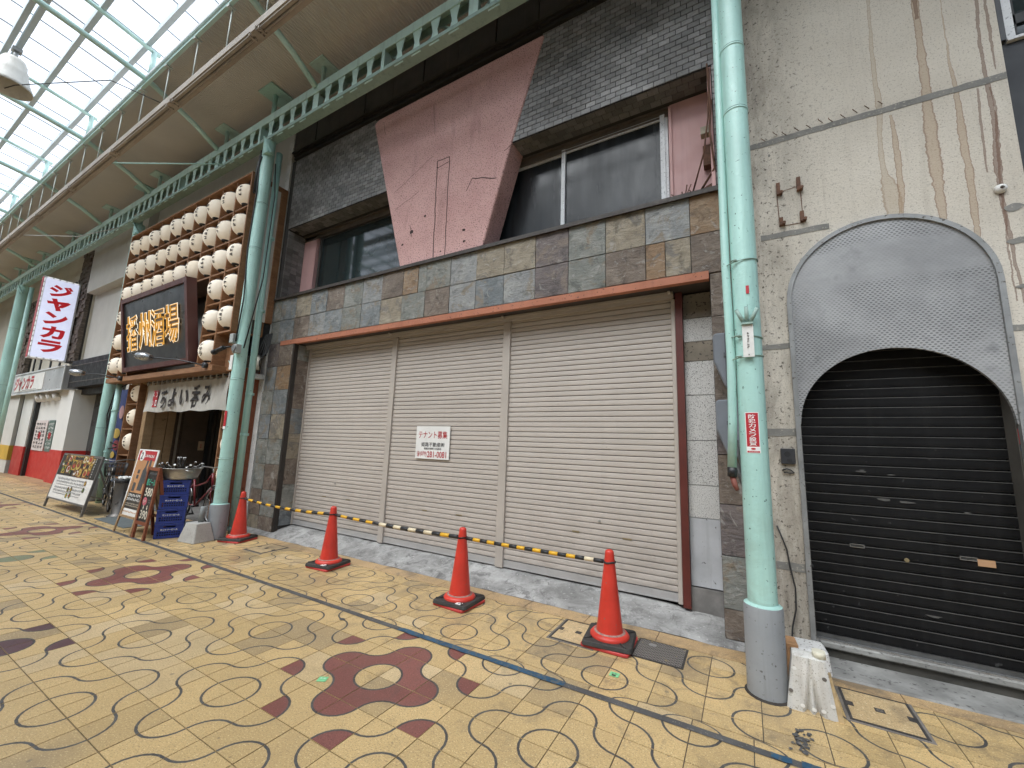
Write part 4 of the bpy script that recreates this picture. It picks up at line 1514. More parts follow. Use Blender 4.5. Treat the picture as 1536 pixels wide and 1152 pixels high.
# black slat shutter
bsm = M('black_shutter', (.0095, .0095, .010), .6, var=.3, vs=3, spk=(.05, .05, .05), spks=22, spka=(.72, .78), streak=((.03, .03, .03), .3), spec=.12)
bsl = M('black_shutter_edge', (.085, .085, .083), .5, var=.25, vs=12, metal=.2)
bs = MB().box(.38, 1.60, 4.155, 4.18, .128, .165).build('black_shutter', bsl, cb)
P2 = .0755
def bslat():
    mb = slat_prof(.385, 1.595, 0, P2, 4.165)
    mb.box(.385, 1.595, 4.154, 4.160, P2 - .0085, P2 - .003, 1)
    return mb
b0 = bslat().build('slat', [bsm, bsl], bs, loc=(0, 0, 0))
z = .165
base_l = b0.location.copy()
k = 0
while z < 2.42:
    if k == 0: b0.location = (base_l.x, base_l.y, base_l.z + z)
    else: inst(b0.data, 'slat', (base_l.x, base_l.y + rng.uniform(-.001, .001), base_l.z + z), bs)
    z += P2; k += 1
mb = MB()
for x0, x1, zc in ((.665, .752, .84), (1.265, 1.352, .84)):
    mb.box(x0, x1, 4.148, 4.158, zc - .012, zc - .008).box(x0, x1, 4.148, 4.158, zc + .008, zc + .012).box(x0, x0 + .004, 4.148, 4.158, zc - .01, zc + .01).box(x1 - .004, x1, 4.148, 4.158, zc - .01, zc + .01)
mb.build('hand_slot', steel, bs)
MB().tube([(.985, 4.145, .78), (.985, 4.16, .78)], .014, 12).build('lock', brass, bs)
MB().box(1.35, 1.435, 4.147, 4.151, .80, .845).build('tape_patch', M('tan_tape', (.42, .25, .14), .5, var=.1), bs)
mb = MB()
q = random.Random(4)
for cx, cz, r_ in ((.78, 1.40, .035), (.95, 1.385, .02), (1.02, 1.19, .04), (.9, 1.20, .05), (1.33, 1.15, .02), (.78, 1.41, .02), (1.1, .42, .05)):
    mb.add([(cx + r_ * q.uniform(.5, 1.4) * math.cos(a), 4.152, cz + r_ * .22 * q.uniform(.5, 1.3) * math.sin(a)) for a in [k * math.pi / 4 for k in range(8)]], [tuple(range(8))])
mb.build('paint_scrape', M('scrape_grey', (.085, .083, .078), .7, var=.4, vs=20), bs)
MB().box(.36, .40, 4.02, 4.2, .125, 3.0).build('side_rail', M('dark_grey_rail', (.10, .098, .095), .6, var=.2), cb)
MB().box(1.573, 1.61, 4.02, 4.2, .125, 3.0).build('side_rail', M('brown_grey_rail', (.085, .078, .068), .6, var=.2), cb)
MB().box(.385, 1.60, 4.118, 4.16, .126, .134).build('sill_strip', steel, cb)
mb = MB().box(1.578, 1.606, 4.012, 4.018, 1.63, 1.73, 0).box(1.578, 1.606, 4.012, 4.018, 1.585, 1.622, 1)
mb.build('security_sticker', [red_t, M('dark_blue_print', (.03, .06, .12), .5)], cb)
# small things on the wall
ic = thing('intercom', 'small black square doorbell panel on the beige wall left of the black shutter', 'intercom', (.295, 4.0, 1.5))
MB().box(.246, .343, 3.975, 3.999, 1.437, 1.56).build('case', M('intercom_black', (.035, .036, .04), .45), ic, bevel=.004)
mb = MB().tube([(.29, 3.972, 1.515), (.29, 3.976, 1.515)], .022, 14).box(.285, .32, 3.971, 3.976, 1.455, 1.475)
mb.build('button', M('intercom_dark', (.018, .018, .02), .5), ic)
o = MB().tube([(.25, 3.99, 1.385), (.28, 3.985, 1.40), (.31, 3.985, 1.39), (.33, 3.99, 1.37), (.30, 3.985, 1.365), (.26, 3.985, 1.37)], .006, 6).build('wire_loop', cable_m)
tag(o, 'looped bare cable end poking out of the wall just under the black doorbell panel', 'cable')
br = thing('rusty_bracket', 'four rusty bolts and stubs of a removed fixture on the beige wall above the arch', 'bracket', (.43, 4.0, 3.65))
for x, z, h in ((.357, 3.79, .11), (.505, 3.79, .12), (.363, 3.50, .07), (.512, 3.50, .09)):
    MB().box(x - .014, x + .014, 3.97, 3.999, z - .02, z - .02 + h).tube([(x + .018, 3.95, z - .01), (x + .018, 4.0, z - .01)], .013, 8).build('bolt', rust, br)
mb = MB()
scratch(mb, [(.345, 3.80), (.352, 3.48)], .006, 3.9965); scratch(mb, [(.352, 3.48), (.52, 3.475)], .006, 3.9965); scratch(mb, [(.52, 3.475), (.515, 3.82)], .006, 3.9965); scratch(mb, [(.345, 3.80), (.515, 3.82)], .005, 3.9965)
mb.build('plate_outline', rust, br)
o = MB().tube([(.19, 3.99, .95), (.22, 3.985, .86), (.245, 3.985, .78), (.26, 3.985, .65), (.285, 3.98, .5), (.28, 3.98, .35), (.25, 3.98, .22), (.235, 3.97, .09), (.235, 3.96, .01)], .006, 6).build('wall_cable', cable_m)
tag(o, 'thin black cable running down the beige pier right of the thick mint column', 'cable')
mb = MB().lathe([(.02, 0), (.035, .004), (.03, .02), (.012, .03)], (0, 0, 0), 12)
mt = Matrix.Rotation(R(90), 4, 'X'); mt.translation = (1.665, 3.995, 3.43)
mb.v = [mt @ p for p in mb.v]
o = mb.build('anchor_plug', white_pl); tag(o, 'small white plug stuck in the beige wall right above the arch', 'plug')

# neighbouring dark building at the right edge
db = thing('dark_building', 'dark grey building at the right edge with a white framed window', 'building', (2.6, 4.1, 0))
MB().box(1.80, 5.5, 4.03, 8, 0, 4.58).box(1.80, 5.5, 4.35, 8, 4.58, 7.6).build('wall', M('dark_grey_cladding', (.028, .03, .035), .6, var=.2, vs=2), db)
mb = MB().box(1.792, 1.82, 4.0, 4.34, 4.60, 7.6)
mb.build('edge_trim', M('dark_trim', (.05, .052, .058), .5), db)
wf = MB().box(1.825, 1.875, 4.02, 4.10, 4.60, 7.4).box(1.825, 3.5, 4.0, 4.12, 4.585, 4.605).build('window', white_alu, db)
MB().box(1.875, 3.5, 4.08, 4.09, 4.60, 7.4).build('pane', glass_l, wf)
MB().box(1.875, 1.905, 4.06, 4.085, 4.6, 7.4).box(1.875, 3.5, 4.06, 4.085, 4.75, 4.83).build('sash', black_m, wf)
# ------------------------------------------------------------------ lantern shop
def wood(name, a, b, sc_=1.0, rough=.6):
    t = NT(name)
    oi = t.n('ObjectInfo').outputs['Random']
    n1 = t.noise(3.0 * sc_, 6, .65, 1.5, t.scaled((1, 1, 3.5)))
    c = t.mix(t.rng(n1, .35, .65), a, b)
    c = t.mix(t.rng(oi, 0, 1, 0, .35), c, sc(a, .6))
    kn = t.noise(9, 2, .5)
    c = t.mix(t.rng(kn, .70, .76, 0, .8), c, sc(a, .3))
    gr = t.noise(40, 4, .6, 0, t.scaled((.25, 1, 1)))
    c = t.mix(t.rng(gr, .45, .75, 0, .4), c, sc(a, .55))
    t.base(c)
    t.set(Roughness=rough, Specular_IOR_Level=.3)
    t.bump(gr, .15, .003)
    return t.mat
w_brown = wood('stained_pine', (.23, .11, .053), (.34, .18, .092))
w_tan = wood('plywood_tan', (.33, .21, .11), (.42, .28, .155), .5)
w_dark = wood('dark_wood', (.045, .028, .018), (.075, .048, .03))
w_maroon = M('maroon_frame', (.085, .028, .024), .5, var=.15)
w_red = wood('reddish_wood', (.20, .06, .03), (.27, .09, .045))
greyw = M('grey_render', (.40, .38, .35), .85, var=.1, vs=1, streak=((.25, .24, .22), .4))
greyw2 = M('pale_mortar_wall', (.52, .505, .47), .85, var=.08, vs=1.2, bump=.2, bs=40, streak=((.36, .34, .31), .3))
white_rough = M('whitewashed_edge', (.58, .57, .55), .85, var=.12, vs=7, bump=.5, bs=60, spk=(.12, .11, .10), spks=45, spka=(.66, .71))

iz = thing('lantern_shop_building', 'narrow eatery front behind the lantern shelf with a wooden entrance', 'building', (-10.4, 4.0, 0))
mb = MB()
mb.box(-13.45, -7.46, 4.05, 4.2, 2.72, 7.6)
mb.box(-13.45, -7.33, 5.6, 7.5, 0, 7.6)
mb.box(-13.45, -11.3, 4.0, 5.6, 0, 2.72)
mb.box(-7.9, -7.46, 4.0, 5.6, 0, 2.72)
mb.box(-11.3, -7.9, 4.05, 5.6, 2.68, 2.72)
mb.build('wall', greyw2, iz)
MB().box(-7.46, -7.325, 3.985, 4.5, 0, 7.2).build('whitewashed_edge', white_rough, iz)
MB().box(-7.66, -7.34, 3.72, 4.0, 2.95, 4.12).build('black_cabinet', black_m, iz)
# entrance
MB().box(-11.27, -11.10, 3.70, 3.86, 0, 2.62).build('jamb_post', w_tan, iz, bevel=.006)
MB().box(-12.0, -7.85, 3.66, 3.80, 2.585, 2.665).build('head_beam', w_tan, iz)
SXW = -11.13
MB().box(SXW - .08, SXW, 3.86, 4.09, 0, 2.62).build('side_panel', w_tan, iz)
MB().box(SXW - .08, SXW - .004, 4.105, 4.245, 0, 2.62).build('side_panel', w_tan, iz)
MB().box(SXW - .08, SXW + .01, 4.247, 4.30, 0, 2.62).build('door_post', w_dark, iz)
MB().box(SXW - .08, SXW, 4.302, 4.35, 0, 2.62).build('side_panel', M('grey_wood_strip', (.26, .22, .17), .7, var=.2, vs=6), iz)
MB().box(SXW - .08, SXW + .015, 4.352, 4.40, 0, 2.62).build('door_post', w_dark, iz)
MB().box(SXW - .08, SXW - .01, 4.402, 4.90, 0, 2.62).build('sliding_door', M('brown_door', (.075, .05, .032), .6, var=.2, vs=4), iz)
MB().box(SXW - .08, SXW + .03, 4.902, 4.97, 0, 2.62).build('door_post', black_m, iz)
MB().box(SXW - .08, SXW - .01, 4.97, 5.6, 0, 2.62).build('dark_curtain', M('brown_vinyl_curtain', (.045, .035, .028), .45, var=.3, vs=5), iz)
vin = M('dark_vinyl', (.06, .05, .042), .4, var=.3, vs=3)
for k, yy_ in enumerate((5.02, 5.10, 5.20, 5.32, 5.46)):
    MB().tube([(SXW + .01, yy_, .02), (SXW + .02, yy_ + .01, 2.6)], .022, 8).build('curtain_fold', vin, iz)
MB().box(-11.2, -7.9, 3.8, 5.6, 0, .02).build('entrance_floor', M('entrance_concrete', (.16, .15, .14), .8, var=.25, vs=4), iz)
nt_ = MB().box(SXW - .004, SXW + .002, 4.76, 4.88, 1.17, 1.38).build('menu_card', M('kraft_card', (.45, .32, .20), .7), iz)
mb = MB(); strokes(mb, (SXW + .002, 4.82, 1.27), .06, .10, 2, 1, (0, 1, 0), (0, 0, 1), 0, 2); mb.build('print', red_t, nt_)
# wooden fascia boards under the shelf
mb = MB()
MB().box(-12.46, -7.74, 3.34, 3.62, 2.60, 2.70).build('fascia_beam', w_brown, iz, bevel=.006)
for k in range(16):
    MB().box(-7.82 + k * .03, -7.82 + k * .03 + .028, 3.56, 3.60, 2.62, 3.26).build('fascia_board', w_brown, iz)

# shelf of lanterns
shf = thing('lantern_shelf', 'tall brown wooden grid of cubbyholes fixed over the shop door, one paper lantern in each', 'shelf', (-9.85, 3.6, 2.7))
KS = .9385
XC = [KS * (-7.80 - .545 * k) for k in range(11)]
ZC = [1.5 + (z - 1.5) * KS for z in (6.40, 5.79, 5.18, 4.575, 3.975, 3.375, 2.80)]
D0, D1 = 3.36, 3.84
ZT0, ZB0 = ZC[0], ZC[6]
MB().box(XC[0], XC[0] + .03, D0 - .03, D0 + .18, ZC[5] - .02, ZT0 + .035).build('end_board', w_brown, shf, bevel=.004)
MB().box(XC[0], XC[0] + .028, 3.86, 3.98, ZC[4] - .3, ZT0 + .035).build('end_post', w_brown, shf, bevel=.004)
MB().box(XC[0], XC[0] + .026, D0 + .18, 3.86, ZT0 - .06, ZT0 + .033).build('end_rail', w_brown, shf)
MB().box(XC[0] + .004, XC[0] + .012, D0 + .18, 3.86, ZC[4] - .3, ZT0 - .06).build('cream_panel', M('cream_panel', (.55, .53, .49), .8, var=.08), shf)
MB().box(XC[10] - .03, XC[10], D0 - .03, 4.0, ZB0, ZT0 + .035).build('end_board', w_brown, shf, bevel=.004)
MB().box(XC[10], XC[0], D0 - .03, 4.0, ZT0, ZT0 + .035).build('top_board', w_brown, shf, bevel=.004)
for k in range(1, 10):
    zlo = ZB0 if k in (1, 2, 8, 9) else ZC[3]
    MB().box(XC[k] - .014, XC[k] + .014, D0, D1, zlo, ZT0).build('upright', w_brown, shf)
for r_ in range(1, 6):
    if r_ <= 3:
        MB().box(XC[10], XC[0], D0 + .01, D1, ZC[r_] - .014, ZC[r_] + .014).build('shelf_board', w_brown, shf)
    else:
        MB().box(XC[2], XC[0], D0 + .01, D1, ZC[r_] - .014, ZC[r_] + .014).build('shelf_board', w_brown, shf)
        MB().box(XC[10], XC[8], D0 + .01, D1, ZC[r_] - .014, ZC[r_] + .014).build('shelf_board', w_brown, shf)
MB().box(XC[2] - .02, XC[1] + .02, D0 - .02, D1, ZB0 - .015, ZB0 + .025).build('shelf_board', w_brown, shf)
MB().box(XC[10], XC[0], D1, D1 + .02, ZC[3], ZT0).box(XC[2], XC[0], D1, D1 + .02, ZC[5], ZC[3]).box(XC[10], XC[8], D1, D1 + .02, ZB0, ZC[3]).box(XC[2], XC[1], D1, D1 + .02, ZB0, ZC[5]).build('back_board', w_brown, shf)

paper = NT('lantern_paper')
pz = paper.n('TexCoord').outputs['Object']
px2 = paper.n('SeparateXYZ'); paper.l(pz, px2.inputs[0])
c = paper.mix(paper.rng(px2.outputs[2], -.2, .2), (.80, .72, .60), (.82, .79, .74))
poi = paper.n('ObjectInfo').outputs['Random']
pc = paper.mix(poi, (.79, .74, .65), (.74, .65, .52))
pc = paper.mix(paper.rng(paper.noise(7, 5, .6), .45, .7, 0, .3), pc, (.60, .52, .40))
paper.base(pc)
paper.set(Roughness=.8)
paper.b.inputs['Subsurface Weight'].default_value = 0
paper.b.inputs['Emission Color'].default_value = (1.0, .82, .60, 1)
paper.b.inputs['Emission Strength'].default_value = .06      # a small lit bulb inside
paper = paper.mat
ink = M('lantern_ink', (.025, .02, .02), .7, var=.1)

def lantern_meshes(seed, body=None):
    """returns three meshes around the lantern's centre"""
    mb = MB()
    n_r = 13
    prof = []
    for i in range(n_r * 2 + 1):
        a = -math.pi / 2 * .80 + math.pi * .80 * i / (n_r * 2)
        r_ = .182 * math.cos(a) ** .75 * (1.0 if i % 2 else .972)
        prof.append((r_, .180 * math.sin(a) / math.sin(math.pi / 2 * .8)))
    mb.lathe(prof, (0, 0, 0), 20, 0)
    caps = MB()
    rt_ = prof[-1][0]
    caps.lathe([(rt_ * .2, .198), (rt_, .198), (rt_ + .006, .180), (rt_, .176)], (0, 0, 0), 16)
    cap2 = MB().lathe([(rt_ - .005, -.178), (rt_ + .006, -.180), (rt_, -.204), (rt_ * .3, -.204)], (0, 0, 0), 16)
    caps.tube([(0, 0, .195), (0, 0, .285)], .006, 5)
    L = MB()
    def rad(z):
        a = math.asin(max(-1, min(1, z / .180 * math.sin(math.pi / 2 * .8))))
        return .182 * math.cos(a) ** .75
    fl_ = MB()
    if body:
        vtext(fl_, body, (0, 0, 0), .08, .25, (1, 0, 0), (0, 0, 1), 0, .03, 0)
    else:
        strokes(fl_, (0, 0, 0), .08, .22, 3, 1, (1, 0, 0), (0, 0, 1), 0, seed, 0, .17)
    a0 = R(-74)
    for v, f in [(fl_.v, fl_.f)]:
        L.add([((rad(p.z) + .003) * math.cos(a0 + p.x / .182), (rad(p.z) + .003) * math.sin(a0 + p.x / .182), p.z) for p in v], f)
    seam = MB()
    return mb, caps, L, cap2
kinds = [lantern_meshes(s) for s in range(5)] + [lantern_meshes(0, 'デサラ')]
protos = {}
ordn = ['first', 'second', 'third', 'fourth', 'fifth', 'sixth', 'seventh', 'eighth', 'ninth', 'tenth']
def lantern(x, y, z, kind, label, rz=0.0):
    loc = (x, y, z)
    if kind not in protos:
        t_ = thing('paper_lantern', label, 'lantern', loc, rz, 'cream paper lanterns of the lantern shop')
        b_, c_, l_, c2_ = kinds[kind]
        b_.build('paper_shade', paper, t_, local=True)
        c_.build('cap_ring', black_m, t_, local=True)
        c2_.build('cap_ring', black_m, t_, local=True)
        l_.build('brush_writing', ink, t_, local=True)
        protos[kind] = t_
        return t_
    d_ = dup(protos[kind], loc, rz, label, 'cream paper lanterns of the lantern shop')
    d_.rotation_euler = (rng.uniform(-.07, .07), rng.uniform(-.07, .07), rz)
    return d_
rown = ['top', 'second', 'third', 'fourth', 'fifth', 'bottom']
for r_ in range(6):
    if r_ < 3: ks = range(10)
    elif r_ < 5: ks = (0, 1, 8, 9)
    else: ks = (1, 8, 9)
    for k in ks:
        if r_ < 3:
            side = 'rightmost' if k == 0 else ('leftmost' if k == 9 else ordn[k] + ' from the right' if k < 9 else '')
            if 0 < k < 9: side = ordn[k] + ' from the right'
            lab = 'cream paper lantern in the %s row of the wooden grid, %s' % (rown[r_], side)
        elif k in (0, 1):
            lab = 'cream paper lantern right of the black signboard, %s row of the grid%s' % (rown[r_], ', outer column' if k == 0 else ', inner column')
            if r_ == 5: lab = 'single cream paper lantern at the lower right corner of the black signboard'
        else:
            lab = 'cream paper lantern left of the black signboard, %s row, %s column' % (rown[r_], 'outer' if k == 9 else 'inner')
        kind = 5 if (r_ == 5 and k == 1) else (k * 3 + r_ * 2 + (k * r_) % 2) % 5
        xx = (XC[k] + XC[k + 1]) / 2 + rng.uniform(-.012, .012)
        s_ = 1.0
        lantern(xx - .02, 3.44, (ZC[r_] + ZC[r_ + 1]) / 2 - .006 + rng.uniform(-.006, .006), kind, lab, rng.uniform(-.28, .22))
# side towers of lanterns beside the door
tw = thing('lantern_rack', 'narrow brown wooden rack of three lanterns left of the shop door', 'rack', (-11.75, 3.75, 0))
MB().box(-12.02, -11.99, 3.62, 3.95, .35, 2.60).build('upright', w_brown, tw)
MB().box(-11.43, -11.40, 3.62, 3.95, .35, 2.60).build('upright', w_brown, tw)
for z in (.55, 1.04, 1.60, 2.15):
    MB().box(-11.99, -11.43, 3.63, 3.95, z - .012, z + .012).build('shelf_board', w_brown, tw)
MB().box(-12.02, -11.40, 3.95, 3.98, .35, 2.6).build('back_board', w_dark, tw)
for i, z in enumerate((2.39, 1.86, 1.33)):
    lantern(-11.70, 3.76, z, i, 'cream paper lantern %s of the rack left of the wooden doorway' % ('at the top', 'in the middle', 'at the bottom')[i])
tw = thing('lantern_rack', 'narrow brown wooden rack of lanterns behind the mint column and drainpipe', 'rack', (-7.7, 3.8, 0))
MB().box(-7.98, -7.95, 3.70, 3.98, 0, 2.70).build('upright', w_brown, tw)
MB().box(-7.50, -7.46, 3.66, 3.98, 0, 2.70).build('upright', w_red, tw)
for z in (.62, 1.14, 1.66, 2.18, 2.66):
    MB().box(-7.95, -7.50, 3.70, 3.98, z - .012, z + .012).build('shelf_board', w_brown, tw)
for i, z in enumerate((2.42, 1.90, 1.38, .88)):
    lantern(-7.725, 3.82, z, i, 'cream paper lantern behind the column and drainpipe, %s in its rack' % ('topmost', 'second', 'third', 'lowest')[i])

# big black signboard leaning out from the shelf
sgn = thing('black_signboard', 'large black signboard with glowing gold outlined Japanese characters in a maroon frame', 'sign', (-9.93, 3.2, 2.75))
P0, P1 = Vector((0, 3.29, 2.775)), Vector((0, 3.06, 4.29))
upS = (P1 - P0).normalized()
nS = Vector((1, 0, 0)).cross(upS)
SX0, SX1 = -11.40, -8.46
HS = (P1 - P0).length
def sbox(u0, u1, v0, v1, d0, d1, m=0, mb=None):
    mb = mb or MB()
    pts = []
    for v in (v0, v1):
        for (u, d) in ((u0, d0), (u1, d0), (u1, d1), (u0, d1)):
            pts.append(Vector((u, 0, 0)) + P0 + upS * v + nS * (-d))
    # d grows away from the viewer
    mb.hexa(pts, m)
    return mb
sbox(SX0 + .05, SX1 - .05, .05, HS - .05, .02, .06).build('panel', M('sign_black', (.012, .012, .013), .35, var=.2, vs=1.5), sgn)
for a in ((SX0, SX0 + .09, 0, HS), (SX1 - .09, SX1, 0, HS)):
    sbox(a[0], a[1], a[2], a[3], -.01, .15).build('frame_side', w_maroon, sgn)
for a in ((SX0 + .09, SX1 - .09, 0, .09), (SX0 + .09, SX1 - .09, HS - .09, HS)):
    sbox(a[0], a[1], a[2], a[3], -.008, .148).build('frame_rail', w_maroon, sgn)
gold = M('lit_gold', (.50, .25, .04), .4, emis=(1.0, .50, .08), estr=.16)
glow = M('lit_white_edge', (.8, .75, .65), .4, emis=(1.0, .90, .70), estr=.20)
dkin = M('sign_dark_inner', (.10, .055, .02), .4)
mb = MB()
cen = P0 + upS * (HS * .50)
for i, ch in enumerate('播州酒場'):
    cx = -10.83 + i * .585
    cc_ = Vector((cx, cen.y, cen.z))
    hh = .74
    text(mb, ch, cc_, .545, hh * .95, (1, 0, 0), upS, 2, .012, 0, .002)
    text_outline(mb, ch, cc_, .545, hh * .95, (1, 0, 0), upS, 0, .012, .0085, .006)
    text_outline(mb, ch, cc_, .570, hh * .985, (1, 0, 0), upS, 1, .030, .0050, .004)
mb.build('lettering', [gold, glow, dkin], sgn)
def arm_lamp(p0, p1, label):
    l = thing('arm_lamp', label, 'lamp', p0, group='arm spotlights aimed at the signboards')
    p0, p1 = Vector(p0), Vector(p1)
    MB().tube([p0, p0 + Vector((0, -.06, 0))], .05, 10).tube([p0 + Vector((0, -.05, 0)), p0.lerp(p1, .5) + Vector((0, 0, .03)), p1], .013, 6).build('arm', M('dark_grey_metal', (.06, .06, .062), .4, metal=.5), l)
    d = (p1 - p0).normalized()
    MB().tube([p1 - d * .02, p1 + d * .10, p1 + d * .22], [.05, .075, .06], 12).build('head', M('lamp_alu', (.35, .36, .37), .3, metal=.7), l)
    MB().tube([p1 + d * .221, p1 + d * .225], .052, 12).build('lens', M('lamp_lens', (.7, .7, .68), .2), l)
arm_lamp((-7.92, 3.34, 2.69), (-8.78, 2.85, 2.80), 'arm spotlight reaching across the lower edge of the black signboard')
arm_lamp((-11.55, 3.34, 2.66), (-12.15, 2.88, 2.73), 'arm spotlight at the lower left corner of the black signboard')

# noren curtain
nr = thing('noren_curtain', 'short off-white cloth curtain with black brush lettering hung across the shop door', 'curtain', (-9.30, 3.62, 2.26))
mb = MB()
nxp = 66
zz_ = [2.52, 2.40, 2.22, 2.08, 1.955]
vs = []
def fold(u, k):
    return .012 * math.sin(u * 2 * math.pi * 13) * (1 - k * .12) + .02 * math.sin(u * 9 + k)
for k, z in enumerate(zz_):
    for i in range(nxp + 1):
        u = i / nxp
        zt = z
        vs.append((-10.93 + 3.28 * u, 3.60 + fold(u, k), zt + .012 * math.sin(u * 23) * (k == 4)))
fs = [(k * (nxp + 1) + i, (k + 1) * (nxp + 1) + i, (k + 1) * (nxp + 1) + i + 1, k * (nxp + 1) + i + 1) for k in range(4) for i in range(nxp)]
mb.add(vs, fs, 0, True)
cl_ = M('noren_cloth', (.44, .42, .38), .9, var=.08, vs=2, streak=((.30, .28, .25), .4))
mb.build('cloth', cl_, nr)
for i in range(16):
    x = -10.92 + i * (3.25 / 15)
    MB().box(x - .014, x + .014, 3.585, 3.625, 2.51, 2.60).build('loop', cl_, nr)
MB().tube([(-11.0, 3.605, 2.575), (-7.6, 3.605, 2.575)], .014, 6).build('rod', black_m, nr)
mb = MB()
def curtain_y(x):
    u = (x + 10.93) / 3.28
    return 3.60 + fold(u, 2) - .012
tmp = MB()
for ch, x, w, h in (('ち', -10.03, .26, .40), ('ょ', -9.64, .24, .36), ('い', -9.24, .30, .30), ('呑', -8.80, .30, .44), ('み', -8.36, .34, .38)):
    text(tmp, ch, (x, 0, 2.22), w, h, (1, 0, 0), (0, 0, 1), 0, .022, .12, 0)
for p in tmp.v:
    p.y = curtain_y(p.x) - .006
mb.add(tmp.v, tmp.f, 0)
tmp = MB()
n_ = 10
tmp.add([(-10.57 + .28 * (i % (n_ + 1)) / n_, 0, 2.05 + .34 * (i // (n_ + 1))) for i in range(2 * (n_ + 1))], [(i, i + 1, n_ + 2 + i, n_ + 1 + i) for i in range(n_)], 1)
for p in tmp.v: p.y = curtain_y(p.x) - .006
mb.add(tmp.v, tmp.f, 1)
tmp = MB()
for ch, x, z in (('ン', -10.36, 2.31), ('ロ', -10.36, 2.13), ('メ', -10.50, 2.31), ('い', -10.50, 2.13)):
    text(tmp, ch, (x, 0, z), .09, .12, (1, 0, 0), (0, 0, 1), 2, .03, 0, 0)
for p in tmp.v: p.y = curtain_y(p.x) - .010
mb.add(tmp.v, tmp.f, 2)
mb.build('lettering', [ink, M('seal_red', (.38, .02, .03), .8), wht_t], nr)

# CCTV and junction boxes on the column
cc = thing('security_camera', 'black bullet security camera clamped to the mint column left of the beige shutters', 'camera', (-6.95, 3.25, 2.95))
MB().tube([(-7.30, 3.16, 2.84), (-7.10, 3.19, 2.90)], .035, 10).tube([(-7.34, 3.155, 2.83), (-7.28, 3.165, 2.845)], .042, 10).tube([(-7.10, 3.19, 2.90), (-7.02, 3.25, 2.92)], .014, 6).build('camera_body', black_m, cc)
jb = thing('junction_box', 'grey junction boxes strapped to the mint column beside the security camera', 'junction box', (-6.93, 3.24, 2.9))
MB().box(-7.03, -6.93, 3.215, 3.28, 2.97, 3.12).box(-6.90, -6.80, 3.22, 3.30, 2.80, 2.94).build('case', M('box_grey', (.33, .35, .33), .6, var=.1), jb, bevel=.006)
MB().tube([(-6.85, 3.20, 2.87), (-6.85, 3.235, 2.87)], .05, 14).build('round_cover', M('dome_grey', (.14, .15, .15), .4), jb)
MB().box(-7.02, -6.94, 3.262, 3.27, 2.55, 2.78).build('tag_plate', white_pl, jb)
o = MB().tube([(-6.92, 3.26, 3.0), (-6.87, 3.265, 3.7), (-6.99, 3.275, 4.6), (-6.93, 3.265, 5.6), (-7.02, 3.29, 6.4)], .012, 6).tube([(-6.84, 3.35, 2.9), (-6.80, 3.48, 4.1), (-6.82, 3.5, 5.6), (-6.85, 3.46, 6.2)], .010, 6).tube([(-6.95, 3.27, 6.25), (-7.03, 3.28, 6.0), (-7.03, 3.28, 5.6)], .03, 6).build('column_cables', cable_m)
tag(o, 'dark cables strapped along the mint column right of the lanterns', 'cable')
o = MB()
for k in range(4):
    o.tube([(-7.05 + k * .01, 3.30, 2.62), (-7.2 + k * .012, 3.33, 2.72 - k * .008)], .006, 5)
o = o.build('cable_bundle', mint); tag(o, 'short bundle of mint cable ends beside the mint column at curtain height', 'cable')
eq = thing('electric_fittings', 'cream insulators and dark cable loops beside the drainpipe, left of the slate pier', 'fittings', (-7.2, 3.85, 2.9))
for x, z in ((-7.36, 2.72), (-7.29, 2.80), (-7.23, 2.76)):
    MB().tube([(x, 3.80, z - .10), (x, 3.80, z + .12)], .036, 10).build('insulator', M('cream_fitting', (.52, .49, .42), .5), eq)
mb = MB()
q = random.Random(8)
for k in range(6):
    a = Vector((-7.42 + k * .04, 3.84, 2.62))
    mb.tube([a, a + Vector((.05, -.05, q.uniform(.1, .3))), a + Vector((.12, .02, q.uniform(.2, .5))), a + Vector((.10, .08, .7))], .010, 5)
mb.build('cable_loop', cable_m, eq)
MB().box(-7.50, -7.30, 3.78, 3.98, 2.52, 2.60).build('cap_stone', white_rough, eq)
# red sticker on the left column too
o = MB(); 
ss = thing('column_sticker', 'narrow red and white sticker on the column left of the beige shutters', 'sticker', (-6.86, 3.26, 1.7))
mb = MB()
def wrap_sheet(mb, cx, cy, r, a0, a1, z0, z1, m, n=6):
    vs = []
    for i in range(n + 1):
        a = a0 + (a1 - a0) * i / n
        vs += [(cx + r * math.cos(a), cy + r * math.sin(a), z0), (cx + r * math.cos(a), cy + r * math.sin(a), z1)]
    mb.add(vs, [(2 * i, 2 * i + 2, 2 * i + 3, 2 * i + 1) for i in range(n)], m, True)
wrap_sheet(mb, -6.94, 3.37, .1015, R(-115), R(-70), 1.66, 1.90, 0)
wrap_sheet(mb, -6.94, 3.37, .1015, R(-115), R(-70), 1.62, 1.66, 1)
mb.build('sheet', [red_t, wht_t], ss)

# nobori banner beside the left column
nb = thing('banner_flag', 'dark blue cloth banner with yellow and red print hanging beside the left column', 'banner', (-12.9, 3.85, 1.5))
mb = MB()
vs = []
for k in range(9):
    for i in range(5):
        vs.append((-13.25 + .66 * i / 4 + .03 * math.sin(k * .9), 3.86 + .02 * math.sin(i * 1.7 + k), 2.55 - k * .23))
mb.add(vs, [(k * 5 + i, (k + 1) * 5 + i, (k + 1) * 5 + i + 1, k * 5 + i + 1) for k in range(8) for i in range(4)], 0, True)
mb.build('cloth', M('navy_cloth', (.025, .04, .13), .8, var=.3, vs=4), nb)
mb = MB()
for cx, cz, rx, ry, m in ((-12.85, 2.0, .14, .16, 2), (-12.95, 1.5, .22, .12, 0), (-12.85, 1.22, .2, .12, 1), (-13.0, 1.0, .16, .08, 0)):
    disc(mb, (cx, 3.825, cz), rx, ry, m=m)
